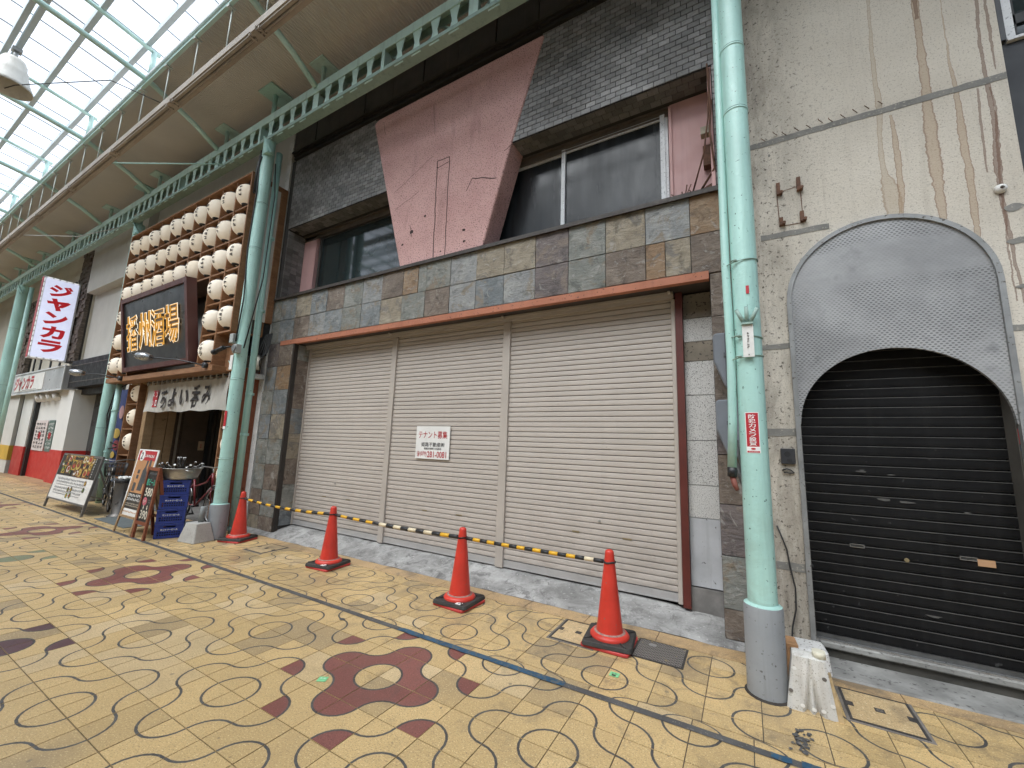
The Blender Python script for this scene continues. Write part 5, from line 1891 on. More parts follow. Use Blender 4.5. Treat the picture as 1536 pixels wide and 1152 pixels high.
mb.build('print', [M('mustard_print', (.40, .27, .05), .8), M('maroon_print', (.20, .02, .03), .8), M('pink_print', (.45, .25, .25), .8)], nb)
mb = MB().tube([(-12.3, 3.56, 2.6), (-12.42, 3.5, 2.0), (-12.45, 3.5, 1.5), (-12.25, 3.5, 1.15), (-11.9, 3.55, 1.2)], .016, 6).tube([(-12.0, 3.6, 2.62), (-12.35, 3.5, 2.45), (-12.5, 3.48, 1.9), (-12.35, 3.5, 1.35), (-11.95, 3.56, 1.25)], .014, 6)
o = mb.build('cable_loop', cable_m); tag(o, 'thick black cable loops hanging between the left column and the lantern rack', 'cable')

# ------------------------------------------------------------------ shops further left
gb = thing('grey_rendered_building', 'pale grey building with a black fascia left of the lantern shop', 'building', (-15.5, 4.0, 0))
mb = MB().box(-17.5, -13.45, 4.10, 7.5, 3.5, 7.6).box(-17.35, -13.45, 3.86, 4.10, 5.72, 7.6)
mb.build('wall', greyw2, gb)
MB().box(-17.45, -13.42, 3.88, 4.12, 2.78, 3.58).build('fascia', M('fascia_black', (.012, .0115, .012), .5, var=.2, spec=.2), gb)
mb = MB().box(-17.35, -13.5, 3.872, 3.88, 2.93, 2.95).box(-17.35, -13.5, 3.872, 3.88, 3.42, 3.44)
mb.build('fascia_trim', M('dark_bronze', (.09, .07, .055), .4, metal=.5), gb)
MB().box(-17.45, -13.42, 4.12, 4.30, 2.6, 2.9).build('soffit', black_m, gb)
dgl = MB().box(-17.3, -13.45, 4.45, 4.5, 0, 2.7).build('shop_front', M('dark_frontage', (.02, .02, .022), .2, var=.2), gb)
mb = MB()
for xx in (-17.2, -16.4, -15.5, -14.6):
    mb.box(xx - .04, xx + .04, 4.40, 4.46, 0, 2.7)
mb.build('door_frame', M('grey_alu', (.22, .22, .22), .4, metal=.3), gb)
MB().box(-16.33, -15.57, 4.43, 4.448, .1, 2.4).build('door_glass', glass_l, gb)
MB().tube([(-16.2, 4.38, .9), (-16.2, 4.38, 1.3)], .015, 6).build('door_handle', steel, gb)

st = NT('rough_stacked_stone')
c = st.mix(st.rng(st.noise(7, 6, .65, .3, st.scaled((1, 1, 3))), .35, .65), (.075, .058, .045), (.17, .135, .11))
st.base(c); st.set(Roughness=.85); st.bump(st.noise(10, 6, .7, .2, st.scaled((1, 1, 4))), .9, .03)
def stone_column(x0, x1, z0, z1, label):
    s = thing('stone_column', label, 'column', ((x0 + x1) / 2, 3.95, z0))
    z = z0
    q = random.Random(int(-x0 * 10))
    MB().box(x0 + .02, x1 - .02, 3.93, 4.4, z0, z1).build('core', core, s)
    while z < z1:
        h = q.uniform(.07, .16)
        x = x0
        while x < x1 - .05:
            w = min(q.uniform(.2, .5), x1 - x)
            MB().box(x + .004, x + w - .004, 3.90 + q.uniform(-.03, .02), 4.0, z + .004, min(z + h, z1) - .004).build('stone', st.mat, s)
            x += w
        z += h
stone_column(-18.45, -17.5, 3.62, 7.2, 'brown stacked stone column between the lightbox sign and the pale grey wall')
stone_column(-24.2, -22.9, 3.55, 6.4, 'brown stacked stone column left of the lightbox sign, above the red lettered fascia')

kb_ = thing('red_white_shop_building', 'white and red shop front with a silver fascia lettered in red at the far left', 'building', (-20.5, 4.0, 0))
beige = M('beige_render', (.50, .46, .38), .85, var=.08, vs=1)
whp = M('white_wall_paint', (.68, .67, .64), .6, var=.05, vs=1)
redw = M('red_wall_paint', (.48, .025, .02), .5, var=.08, vs=1.5)
MB().box(-40, -17.5, 4.05, 7.5, 3.4, 7.6).build('upper_wall', beige, kb_)
mb = MB()
for xx in (-19.4, -20.4, -21.6, -22.4):
    mb.box(xx - .06, xx + .06, 4.02, 4.06, 3.6, 6.5)
mb.build('dark_slit', black_m, kb_)
MB().box(-24.0, -17.6, 3.80, 4.06, 2.74, 3.46).build('fascia', M('silver_fascia', (.46, .46, .47), .35, metal=.35, var=.06), kb_)
mb = MB().box(-24.0, -17.58, 3.775, 3.80, 3.44, 3.48).box(-24.0, -17.58, 3.775, 3.80, 2.72, 2.76).box(-17.62, -17.58, 3.775, 3.80, 2.76, 3.44)
mb.build('fascia_trim', white_alu, kb_)
MB().box(-22.85, -19.55, 3.785, 3.80, 2.83, 3.38).build('fascia_board', white_pl, kb_)
mb = MB(); text(mb, 'ジャンカラ', (-21.75, 3.784, 3.10), 2.3, .50, m=0, bold=.045)
text(mb, '—————', (-21.0, 3.784, 2.86), 1.6, .012, m=1, bold=.0)
mb.build('fascia_lettering', [red_t, blk_t], kb_)
mb = MB().box(-40, -17.45, 4.10, 7.5, .95, 3.4).box(-18.25, -17.15, 3.97, 4.5, .95, 2.74).box(-22.3, -21.1, 3.97, 4.2, .95, 2.74)
mb.build('white_wall', whp, kb_)
mb = MB().box(-40, -17.45, 4.085, 7.5, 0, .95).box(-18.265, -17.135, 3.955, 4.5, 0, .95).box(-22.315, -21.085, 3.955, 4.2, 0, .95)
mb.build('red_wall', redw, kb_)
mb = MB().box(-22.52, -22.33, 3.99, 4.2, 0, 2.7).box(-21.08, -20.9, 4.0, 4.2, 0, 2.7)
mb.build('dark_gap', black_m, kb_)
MB().box(-24.7, -22.53, 3.9, 4.1, 0, 2.74).build('pale_pier', greyw2, kb_)
MB().box(-24.72, -22.52, 3.885, 4.1, .45, .95).build('yellow_band', M('yellow_paint', (.55, .34, .04), .6), kb_)
for x0, x1, s_, c1 in ((-20.75, -19.5, 5, (.60, .52, .50)), (-19.35, -18.75, 9, (.10, .15, .13))):
    po_ = thing('wall_poster', 'tall %s poster on the white and red shop wall' % ('pinkish printed' if s_ == 5 else 'dark green printed'), 'poster', ((x0 + x1) / 2, 4.15, 1.3))
    MB().box(x0, x1, 4.06, 4.075, .86, 1.84).build('sheet', M('poster_%d' % s_, c1, .6, var=.1), po_)
    mb = MB()
    strokes(mb, ((x0 + x1) / 2, 4.058, 1.35), (x1 - x0) * .85, .85, 7, 4, m=0, seed=s_)
    disc(mb, ((x0 + x1) / 2, 4.058, 1.35), .15, .12, m=1)
    mb.build('print', [blk_t if s_ == 5 else wht_t, red_t], po_)
for i, xx in enumerate((-20.6, -20.05, -19.4, -18.75)):
    d_ = thing('spot_lamp', 'small white spotlight under the silver fascia, %s of four' % ('leftmost', 'second', 'third', 'rightmost')[i], 'lamp', (xx, 3.95, 2.6), group='spotlights under the silver fascia')
    MB().tube([(xx, 3.95, 2.72), (xx, 3.95, 2.66)], .02, 6).tube([(xx - .05, 3.95, 2.66), (xx + .12, 3.97, 2.50)], .085, 10).build('head', white_pl, d_)
hb = thing('upright_lightbox_sign', 'tall white lit lightbox sign with red katakana projecting from the wall at the left', 'sign', (-18.1, 3.45, 3.6))
LX = -18.0
lit = M('lit_sign_face', (.62, .64, .75), .4, emis=(.72, .77, 1.0), estr=.22)
MB().box(LX - .22, LX - .01, 3.08, 3.86, 3.60, 6.10).build('case', white_alu, hb)
MB().box(LX - .01, LX, 3.12, 3.82, 3.65, 6.05).build('lit_face', lit, hb)
mb = MB(); vtext(mb, 'ジャンカラ', (LX, 3.47, 4.86), .50, 2.15, (0, 1, 0), (0, 0, 1), 0, .048, .004, .88)
mb.build('lettering', M('lit_red_letters', (.45, .01, .02), .5, emis=(.7, .02, .03), estr=.10), hb)
elm = M('edge_lights', (.75, .76, .8), .4, emis=(1, 1, 1), estr=.18)
for k in range(16):
    MB().box(LX - .03, LX + .012, 3.085, 3.10, 3.66 + k * .152, 3.66 + k * .152 + .10).build('edge_light', elm, hb)
for k in range(5):
    MB().box(LX - .02, LX + .012, 3.14 + k * .14, 3.24 + k * .14, 6.06, 6.085).build('edge_light', elm, hb)
    MB().box(LX - .02, LX + .012, 3.14 + k * .14, 3.24 + k * .14, 3.615, 3.64).build('edge_light', elm, hb)
MB().box(LX - .20, LX - .02, 3.072, 3.08, 3.62, 6.08).build('side_face', M('red_side_print', (.40, .05, .06), .5, var=.3, vs=8), hb)
mb = MB().box(LX - .15, LX - .08, 3.86, 4.06, 5.35, 5.42).box(LX - .15, LX - .08, 3.86, 4.06, 4.05, 4.12)
mb.build('wall_arm', steel, hb)
# ------------------------------------------------------------------ traffic cones and bars
cone_m = M('cone_red', (.56, .038, .022), .42, var=.14, vs=5, spk=(.28, .10, .08), spks=45, spka=(.68, .74), streak=((.40, .05, .035), .3))
cone_b = M('cone_base_red', (.52, .05, .045), .55, var=.15, vs=8)
rub = M('black_rubber', (.035, .033, .030), .7, var=.25, vs=10, bump=.2, bs=60)
dust = M('cone_foot_dust', (.30, .18, .15), .9, var=.4, vs=30)
def rsq(mb, s, r, z0, z1, m=0, rot=0.0, n=4, s2=None):
    pts = []
    for cx, cy, a0 in ((1, 1, 0), (-1, 1, 90), (-1, -1, 180), (1, -1, 270)):
        for k in range(n + 1):
            a = R(a0 + 90 * k / n)
            pts.append((cx * (s - r) + r * math.cos(a), cy * (s - r) + r * math.sin(a)))
    c_, s_ = math.cos(rot), math.sin(rot)
    k2 = (s2 or s) / s
    P = lambda p, z, k: (k * (p[0] * c_ - p[1] * s_), k * (p[0] * s_ + p[1] * c_), z)
    N = len(pts)
    vs = [P(p, z0, 1) for p in pts] + [P(p, z1, k2) for p in pts]
    mb.add(vs, [tuple(reversed(range(N))), tuple(N + i for i in range(N))] + [(i, (i + 1) % N, N + (i + 1) % N, N + i) for i in range(N)], m)
    return mb
CG = 'orange-red traffic cones standing in front of the beige shutters'
cone = thing('traffic_cone', 'x', 'traffic cone', (0, 0, 0), 0, CG)
rsq(MB(), .185, .03, 0, .022).build('foot_plate', cone_b, cone, local=True, bevel=.004)
mb = MB()
rsq(mb, .19, .03, .024, .055, 0, R(6), s2=.182)
wt = mb.build('rubber_weight', rub, cone, local=True, bevel=.004)
for sx_, sy_ in ((-1, -1), (1, -1), (1, 1), (-1, 1)):
    MB().tube([(.16 * sx_, .16 * sy_, .058), (.11 * sx_, .11 * sy_, .060)], .006, 4).build('weight_rib', rub, cone, local=True)
mb = MB()
mb.lathe([(.150, .05), (.152, .066), (.138, .082), (.122, .088)], (0, 0, 0), 32, 0)
mb.lathe([(.122, .088), (.104, .094)], (0, 0, 0), 32, 1)
mb.lathe([(.104, .094), (.094, .16), (.037, .655), (.035, .68), (.029, .693), (.012, .70), (.001, .701)], (0, 0, 0), 32, 0)
mb.build('cone_body', [cone_m, dust], cone, local=True)
CP = [(-6.58, 3.50, .30), (-4.45, 3.45, .06), (-2.455, 3.41, -.06), (-1.0, 3.43, .02)]
CL = ['leftmost traffic cone, next to the drainpipe and the slate pier', 'second traffic cone from the left, in front of the left beige shutter',
      'traffic cone holding two striped bars in front of the middle shutter, third from the left', 'rightmost traffic cone, standing between the metal checker plate and the tiled cover']
for i, (x, y, a) in enumerate(CP):
    if i == 0:
        cone.location = (x, y, .002); cone.rotation_euler = (0, 0, a); cone['label'] = CL[0]
    else:
        dup(cone, (x, y, .002), a, CL[i], CG)
yel = M('bar_yellow', (.70, .38, .02), .45, var=.08)
blk = M('bar_black', (.02, .02, .021), .45, var=.1)
crm = M('bar_faded_cream', (.68, .58, .40), .5, var=.1)
def barrier(i, j, label, sag, seed, swap=.5, faded=()):
    a, b = Vector((CP[i][0], CP[i][1], .612)), Vector((CP[j][0], CP[j][1], .612))
    d = (b - a).normalized()
    n = Vector((-d.y, d.x, 0))
    t_ = thing('barrier_bar', label, 'barrier bar', a, 0, 'yellow and black bars linking the cones')
    a2, b2 = a + d * .05, b - d * .05
    L = (b2 - a2).length
    P = lambda s: a2.lerp(b2, s) - Vector((0, 0, sag * 4 * s * (1 - s))) - Vector((0, 0, .01))
    nb_ = 17
    for k in range(nb_):
        s0, s1 = k / nb_, (k + 1) / nb_
        r_ = .0165 if s0 < swap else .0195
        mt = blk if k % 2 == 0 else (crm if k in faded else yel)
        MB().tube([P(s0), P((s0 + s1) / 2), P(s1)], r_, 10).build('stripe', mt, t_)
    for c_ in (a, b):
        mb = MB()
        ring = [c_ + Vector((.045 * math.cos(2 * math.pi * k / 16), .045 * math.sin(2 * math.pi * k / 16), -.006 + .004 * math.sin(k))) for k in range(17)]
        mb.tube(ring, .007, 6)
        mb.build('end_ring', blk, t_)
barrier(0, 1, 'sagging yellow and black bar between the two leftmost cones', .035, 1, .45)
barrier(1, 2, 'yellow and black bar with faded cream stripes between the second and third cones', .015, 2, .4, (7, 9, 11, 13))
barrier(2, 3, 'straight yellow and black bar between the third cone and the rightmost cone', .004, 3, 1.1, (15,))
for i, xy in ((1, (-4.45, 3.45)), (2, (-2.455, 3.41))):
    s_ = thing('paper_tag', 'small white square tag stuck on the rubber weight of the %s cone' % ('second', 'third')[i - 1], 'tag', (xy[0] + .13, xy[1] - .15, .06))
    MB().box(xy[0] + .07, xy[0] + .125, xy[1] - .165, xy[1] - .115, .0575, .0605).build('sheet', wht_t, s_)
    mb = MB(); disc(mb, (xy[0] + .098, xy[1] - .14, .0606), .010, .010, (1, 0, 0), (0, 1, 0), 0, 8, .0006); mb.build('mark', blk_t, s_)

# covers in the pavement
frm = M('cover_frame', (.045, .04, .037), .7, var=.4, vs=14, bump=.3, bs=80)
mort = M('patch_mortar', (.17, .15, .13), .9, var=.25, vs=8, bump=.4, bs=60)
def cover(x0, x1, y0, y1, label, mark=0, fill=None):
    c = thing('access_cover', label, 'access cover', ((x0 + x1) / 2, (y0 + y1) / 2, 0), group='tiled access covers along the kerb')
    z = .003
    MB().box(x0 - .03, x1 + .03, y0 - .03, y1 + .02, -.004, z - .001).build('mortar', mort, c)
    w = .012
    mb = MB().box(x0 - w, x1 + w, y0 - w, y0, 0, z + .003).box(x0 - w, x1 + w, y1, y1 + w, 0, z + .003).box(x0 - w, x0, y0, y1, 0, z + .003).box(x1, x1 + w, y0, y1, 0, z + .003)
    mb.build('frame', frm, c)
    MB().box(x0 + .004, x1 - .004, y0 + .004, y1 - .004, 0, z + .0025).build('lid', fill or T_LID, c)
    mb = MB().box((x0 + x1) / 2 - .024, (x0 + x1) / 2 + .024, (y0 + y1) / 2 - .022, (y0 + y1) / 2 + .022, 0, z + .0045, 0)
    mb.box(x0, x0 + .035, (y0 + y1) / 2 - .03, (y0 + y1) / 2 + .02, 0, z + .0045, 0).box(x1 - .035, x1, (y0 + y1) / 2 - .03, (y0 + y1) / 2 + .02, 0, z + .0045, 0)
    if mark:
        disc(mb, ((x0 + x1) / 2, (y0 + y1) / 2, z + .0047), .016, .016, (1, 0, 0), (0, 1, 0), 1, 14, .0003)
        disc(mb, ((x0 + x1) / 2, (y0 + y1) / 2, z + .0049), .008, .008, (1, 0, 0), (0, 1, 0), 0, 10, .0005)
    mb.build('lift_socket', [frm, mort], c)
cover(.47, .79, 3.30, 3.66, 'tiled access cover at the foot of the black shutter, right of the white weight', 1)
cover(-1.43, -1.10, 3.26, 3.64, 'tiled access cover left of the rightmost traffic cone')
cover(-5.98, -5.62, 3.30, 3.66, 'tiled access cover between the two leftmost traffic cones')
ck = NT('checker_plate')
pv = ck.n('SeparateXYZ'); ck.l(ck.pos(), pv.inputs[0])
a_ = ck.math('SINE', ck.math('MULTIPLY', ck.math('ADD', pv.outputs[0], pv.outputs[1]), 2 * math.pi / .030))
b_ = ck.math('SINE', ck.math('MULTIPLY', ck.math('SUBTRACT', pv.outputs[0], pv.outputs[1]), 2 * math.pi / .030))
hh_ = ck.math('MAXIMUM', a_, b_)
c = ck.mix(ck.rng(hh_, .5, .95), (.07, .062, .055), (.30, .275, .25))
c = ck.mix(ck.rng(ck.noise(9, 5, .7), .58, .66, 0, .8), c, (.45, .33, .10))
ck.base(c); ck.set(Roughness=.55, Metallic=.3); ck.bump(hh_, .8, .006)
cp = thing('checker_plate', 'worn steel checker plate in the pavement beside the rightmost traffic cone', 'metal plate', (-.63, 3.49, 0))
MB().box(-.80, -.465, 3.335, 3.635, -.004, .006).build('plate', ck.mat, cp)
mb = MB(); disc(mb, (-.70, 3.57, .0065), .03, .026, (1, 0, 0), (0, 1, 0), 0, 16, .0006); mb.build('round_boss', steel, cp)
MB().box(-.815, -.45, 3.32, 3.335, -.004, .0045).box(-.815, -.45, 3.635, 3.65, -.004, .0045).box(-.815, -.80, 3.335, 3.635, -.004, .0045).box(-.465, -.45, 3.335, 3.635, -.004, .0045).build('frame', frm, cp)
gst = M('green_sticker', (.22, .58, .28), .6, var=.12, vs=40)
for k, (x, y, w, a, lab) in enumerate(((-2.40, 1.90, .058, .5, 'small pale green sticker on the tiles left of the red quatrefoil'),
                                     (-.84, 2.99, .062, .0, 'small green sticker on the tiles in front of the rightmost cone'))):
    g = thing('floor_sticker', lab, 'sticker', (x, y, .002), a)
    MB().box(-w / 2, w / 2, -w / 2 * .9, w / 2 * .9, .0008, .0025).build('sheet', gst, g, local=True)
    mb = MB(); strokes(mb, (0, .008, .0026), w * .7, w * .3, 1, 2, (1, 0, 0), (0, 1, 0), 0, k, .0004)
    if k: mb.box(-.014, .012, -.022, -.004, .0026, .003)
    mb.build('print', blk_t if k else wht_t, g, local=True)
q = random.Random(31)
mb = MB()
for k in range(34):
    cx, cy = .19 + q.gauss(0, .022), 2.79 + q.random() * .22
    n = 7
    r_ = q.uniform(.004, .017)
    mb.add([(cx + r_ * q.uniform(.5, 1.3) * math.cos(2 * math.pi * i / n), cy + r_ * q.uniform(.5, 1.5) * math.sin(2 * math.pi * i / n), .0030 + k * .00012) for i in range(n)], [tuple(range(n))])
mb.add([(-3.05 + .03 * math.cos(a), 2.555 + .02 * math.sin(a), .0032) for a in [k * math.pi / 5 for k in range(10)]], [tuple(range(10))])
o = mb.build('tar_stain', tar); o['kind'] = 'structure'

# white water weights beside the thick column
wp = M('dirty_white_plastic', (.58, .565, .53), .55, var=.15, vs=5, bump=.15, bs=50, spk=(.30, .27, .22), spks=120, spka=(.60, .70), streak=((.30, .25, .20), .5))
ww = thing('water_weight', 'dirty white plastic water weight with fan-shaped ribs standing at the foot of the thick column', 'weight', (.275, 3.3, 0), R(-2))
# tapered slab with fluted front; local coords: x along front, y depth
W0, W1, HW2 = .124, .082, .295
nx_ = 24
vs = []
def front(u, z):
    k = z / HW2
    w = W0 + (W1 - W0) * k
    x = u * w
    fan = 0
    for c0, sp_ in ((-.15, .55), (.25, .55)):
        c_ = .02 + (c0 - .02) * (1 - k)
        s_ = .05 + .22 * (1 - k)
        fan += .055 * math.exp(-((u - c_) / (s_ * .42)) ** 2) * (1 - .75 * k)
    edge = .014 * max(0, abs(u) - .86) / .14
    return (x, -.085 + .035 * k * 0 + fan + edge, z)
nz_ = 12
for r_ in range(nz_ + 1):
    z = HW2 * r_ / nz_
    for i in range(nx_ + 1):
        u = -1 + 2 * i / nx_
        p = front(u, z)
        vs.append((p[0], p[1] * (1 - .25 * z / HW2), p[2]))
fs = [(r_ * (nx_ + 1) + i, r_ * (nx_ + 1) + i + 1, (r_ + 1) * (nx_ + 1) + i + 1, (r_ + 1) * (nx_ + 1) + i) for r_ in range(nz_) for i in range(nx_)]
mb = MB()
mb.add(vs, fs, 0, True)
top = [vs[nz_ * (nx_ + 1) + i] for i in range(nx_ + 1)]
bot = [vs[i] for i in range(nx_ + 1)]
bt2 = [(p[0], .075, 0) for p in bot]
tp2 = [(p[0], .055, HW2) for p in top]
dome = [(p[0], (p[1] + q_[1]) / 2, HW2 + .012 * (1 - (i / nx_ * 2 - 1) ** 4)) for i, (p, q_) in enumerate(zip(top, tp2))]
b = len(mb.v)
mb.add(top + dome + tp2, [(i, i + 1, nx_ + 2 + i, nx_ + 1 + i) for i in range(nx_)] + [(nx_ + 1 + i, nx_ + 2 + i, 2 * nx_ + 3 + i, 2 * nx_ + 2 + i) for i in range(nx_)], 0, True)
mb.add([bot[0], top[0], tp2[0], bt2[0]], [(0, 3, 2, 1)][:1] and [(0, 1, 2, 3)])
mb.add([bot[-1], top[-1], tp2[-1], bt2[-1]], [(0, 3, 2, 1)])
mb.add(bt2 + tp2, [(i, nx_ + 1 + i, nx_ + 2 + i, i + 1) for i in range(nx_)])
mb.build('tank', wp, ww, local=True)
MB().tube([(.055, -.01, HW2 + .002), (.055, -.01, HW2 + .040)], [.036, .034], 14).build('filler_cap', M('cream_cap', (.62, .58, .46), .5, var=.1), ww, local=True)
dm_ = [M('bright_white_plastic', (.72, .71, .68), .5), M('bung_hole', (.14, .125, .11), .8)]
for x, z, dk in ((-.075, .225, 0), (.07, .205, 1), (-.10, .10, 1), (-.045, .035, 0), (.01, .03, 0), (.10, .075, 0), (.055, .035, 0)):
    mb = MB()
    disc(mb, (x, -.088 * (1 - .25 * z / HW2) + .004, z), .012, .011, (1, 0, 0), (0, 0, 1), 0, 12, .004)
    mb.build('moulded_bung', dm_[dk], ww, local=True)

mb = MB().hexa([(.122, -.075, 0), (.150, -.08, 0), (.150, .05, 0), (.122, .07, 0), (.095, -.05, .20), (.107, -.055, .21), (.11, .04, .21), (.095, .05, .20)])
mb.build('peeling_tape', M('tan_wrapping', (.45, .33, .18), .6, var=.2, vs=20, bump=.5, bs=30), ww, local=True)
w2 = thing('concrete_weight_block', 'white speckled foam-like block behind the dirty white water weight', 'block', (.30, 3.62, 0), R(4))
mb = MB()
rsq(mb, .118, .03, .10, .245, 0, 0, 4, .105)
for i in range(len(mb.v)): mb.v[i].y *= .9
mb.build('block', M('speckled_white', (.60, .59, .57), .85, var=.1, vs=6, bump=.5, bs=60, spk=(.18, .16, .14), spks=70, spka=(.60, .65)), w2, local=True, bevel=.012)
mb = MB(); rsq(mb, .10, .02, 0, .10, 0, 0, 3); mb.build('foot', M('dark_block_foot', (.05, .045, .04), .9), w2, local=True)
mb = MB().box(-.125, -.11, -.10, .05, .05, .235).box(-.125, -.06, -.09, .06, .235, .252)
mb.build('torn_tape', M('orange_tape', (.42, .23, .11), .6, var=.25, vs=25), w2, local=True)

# red camera notice on the thick column, plate and tube holder
cs_ = thing('camera_notice_sticker', 'red vertical sticker with white Japanese lettering on the thick mint column', 'sticker', (.05, 3.23, 1.65))
mb = MB()
CXc, CYc, CR = .052, 3.32, .0872
a0_, a1_ = R(-118), R(-68)
wrap_sheet(mb, CXc, CYc, CR, a0_, a1_, 1.555, 1.785, 0)
wrap_sheet(mb, CXc, CYc, CR, a0_, a1_, 1.527, 1.555, 1)
wrap_sheet(mb, CXc, CYc, CR, a0_, a1_, 1.515, 1.527, 0)
wrap_sheet(mb, CXc, CYc, CR - .0004, R(-121), R(-65), 1.512, 1.79, 1)
tmp = MB()
vtext(tmp, '防犯カメラ設置', (0, 0, 1.668), .042, .215, m=1, bold=.012, lift=0, fill=.9)
aM = (a0_ + a1_) / 2
def wrap_pts(tmp, r_):
    return [(CXc + r_ * math.cos(aM + p.x / CR), CYc + r_ * math.sin(aM + p.x / CR), p.z) for p in tmp.v]
mb.add(wrap_pts(tmp, CR + .0012), tmp.f, 1)
tmp = MB(); disc(tmp, (0, 0, 1.541), .014, .007, m=0, lift=0); mb.add(wrap_pts(tmp, CR + .0012), tmp.f, 0)
tmp = MB(); strokes(tmp, (0, 0, 1.521), .055, .006, 1, 8, m=1, lift=0); mb.add(wrap_pts(tmp, CR + .0012), tmp.f, 1)
mb.build('sheet', [red_t, wht_t], cs_)
fh = thing('tube_holder', 'three short mint tubes fanned out above a small white plate tied to the thick column', 'holder', (.05, 3.22, 2.4))
mb = MB()
for dx, dz in ((-.062, .10), (0, .115), (.068, .10)):
    mb.tube([(.05 + dx * .25, 3.215, 2.415), (.05 + dx, 3.195, 2.415 + dz)], .0135, 10)
mb.box(.015, .085, 3.19, 3.235, 2.405, 2.418)
mb.build('tubes', mint_lo, fh)
mb = MB()
for dx, dz in ((-.062, .10), (0, .115), (.068, .10)):
    d = Vector((dx * .75, -.02, dz)).normalized()
    e = Vector((.05 + dx, 3.195, 2.415 + dz))
    mb.tube([e + d * .0005, e + d * .002], .0115, 10)
mb.build('tube_mouths', black_m, fh)
MB().box(.018, .086, 3.205, 3.212, 2.172, 2.402).build('plate', M('whitewashed_plate', (.66, .65, .62), .6, var=.12, vs=14), fh)
mb = MB(); strokes(mb, (.052, 3.2045, 2.29), .018, .12, 6, 1, m=0, seed=9, th=.16)
mb.box(.049, .056, 3.203, 3.205, 2.183, 2.192)
mb.build('faded_writing', M('faded_ink', (.12, .12, .11), .8), fh)
def tie(z, tilt, label):
    mb = MB()
    pts = []
    for k in range(25):
        a = 2 * math.pi * k / 24
        pts.append((CXc - .012 + .112 * math.cos(a) * (1 if math.cos(a) < 0 else .92), CYc + .094 * math.sin(a), z + tilt * math.cos(a)))
    mb.tube(pts, .004, 5)
    for k in range(5):
        mb.tube([(-.035 + k * .006, 3.235, z - .005 + k * .004), (-.02 + k * .006, 3.225, z + .008), (-.005 + k * .004, 3.232, z - .008)], .004, 4)
    o = mb.build('wire_tie', mint_lo)
    tag(o, label, 'wire tie', 'wire ties round the thick column')
tie(2.90, .01, 'mint painted wire tie round the thick column well above the three tubes')
tie(2.33, -.008, 'mint painted wire tie across the upper end of the small white plate')
tie(2.18, .012, 'thick twisted wire tie below the small white plate on the column')
o = MB().box(.055, .075, 3.2305, 3.234, 2.64, 2.70).build('red_mark', red_t); tag(o, 'scrap of red tape on the thick mint column above the three tubes', 'tape')

# ------------------------------------------------------------------ eatery signs and crates
# stacked beer crates
cr_m = M('crate_blue', (.018, .038, .22), .45, var=.10, vs=5)
CRX, CRY, CRA = -7.61, 3.05, R(-25)
def crate_parts(root):
    L, Wd, H = .40, .33, .205          # local: x depth (front at +x), y width
    hx, hy = L / 2, Wd / 2
    mb = MB()
    t_ = .012
    mb.box(-hx, hx, -hy, hy, 0, .012)
    mb.box(-hx, hx, -hy, -hy + t_, .012, H - .02).box(-hx, hx, hy - t_, hy, .012, H - .02).box(-hx, -hx + t_, -hy, hy, .012, H - .02)
    # front wall with two rows of slots and a hand hole
    fz = [.012, .035, .060, .068, .093, .150, .170, H - .02]
    mb.box(hx - t_, hx, -hy, hy, .012, .035)
    mb.box(hx - t_, hx, -hy, hy, .060, .068)
    mb.box(hx - t_, hx, -hy, hy, .093, .152)
    mb.box(hx - t_, hx, -hy, -.07, .152, .172).box(hx - t_, hx, .07, hy, .152, .172).box(hx - t_, hx, -hy, hy, .172, H - .02)
    for z0, z1 in ((.035, .060), (.068, .093)):
        n = 10
        for k in range(n + 1):
            yc = -hy + .03 + (Wd - .06) * k / n
            mb.box(hx - t_, hx, yc - .0045, yc + .0045, z0, z1)
        mb.box(hx - t_, hx, -hy, -hy + .028, z0, z1).box(hx - t_, hx, hy - .028, hy, z0, z1)
    for s in (-1, 1):
        mb.box(hx, hx + .006, s * hy - (.03 if s > 0 else 0), s * hy + (0 if s > 0 else .03), .012, H - .02)
    mb.build('crate_body', cr_m, root, local=True)
    mb = MB().box(-hx - .006, hx + .008, -hy - .006, hy + .006, H - .022, H - .002)
    for yc in (-.06, .06):
        mb.box(hx + .006, hx + .011, yc - .005, yc + .005, H - .03, H + .004)
    mb.build('rim', cr_m, root, local=True, bevel=.003)
    mb = MB().box(-hx + .02, hx - .016, -hy + .016, hy - .016, .013, .15)
    mb.build('inside_shade', M('crate_inside_shade', (.012, .015, .045), .7), root, local=True)  # dark block paints the shade seen through the slots
    mb = MB(); text(mb, 'サントリービール', (hx, 0, .122), .20, .026, (0, 1, 0), (0, 0, 1), 0, .03); mb.build('lettering', wht_t, root, local=True)
c0 = thing('beer_crate', 'blue plastic bottle crate at the bottom of the stack', 'crate', (CRX, CRY, .005), CRA, 'blue beer crates stacked by the column')
crate_parts(c0)
for i, lab in enumerate(('second blue plastic bottle crate from the bottom of the stack', 'third blue plastic bottle crate from the bottom of the stack', 'blue plastic bottle crate at the top of the stack, under the metal tub')):
    dup(c0, (CRX + rng.uniform(-.006, .006), CRY + rng.uniform(-.006, .006), .005 + .208 * (i + 1)), CRA + rng.uniform(-.02, .02), lab)
tb = thing('metal_tub', 'round metal washtub full of dark bottles on top of the blue crates', 'tub', (CRX + .02, CRY + .02, .84))
tx, ty, tz = CRX + .02, CRY + .02, .845
MB().lathe([(.16, tz), (.215, tz), (.222, tz + .03), (.262, tz + .155), (.280, tz + .160), (.276, tz + .166), (.256, tz + .158), (.215, tz + .03), (.01, tz + .02)], (tx, ty, 0), 28, capb=False).build('basin', M('zinc', (.46, .45, .43), .38, metal=.75, var=.12, vs=6), tb)
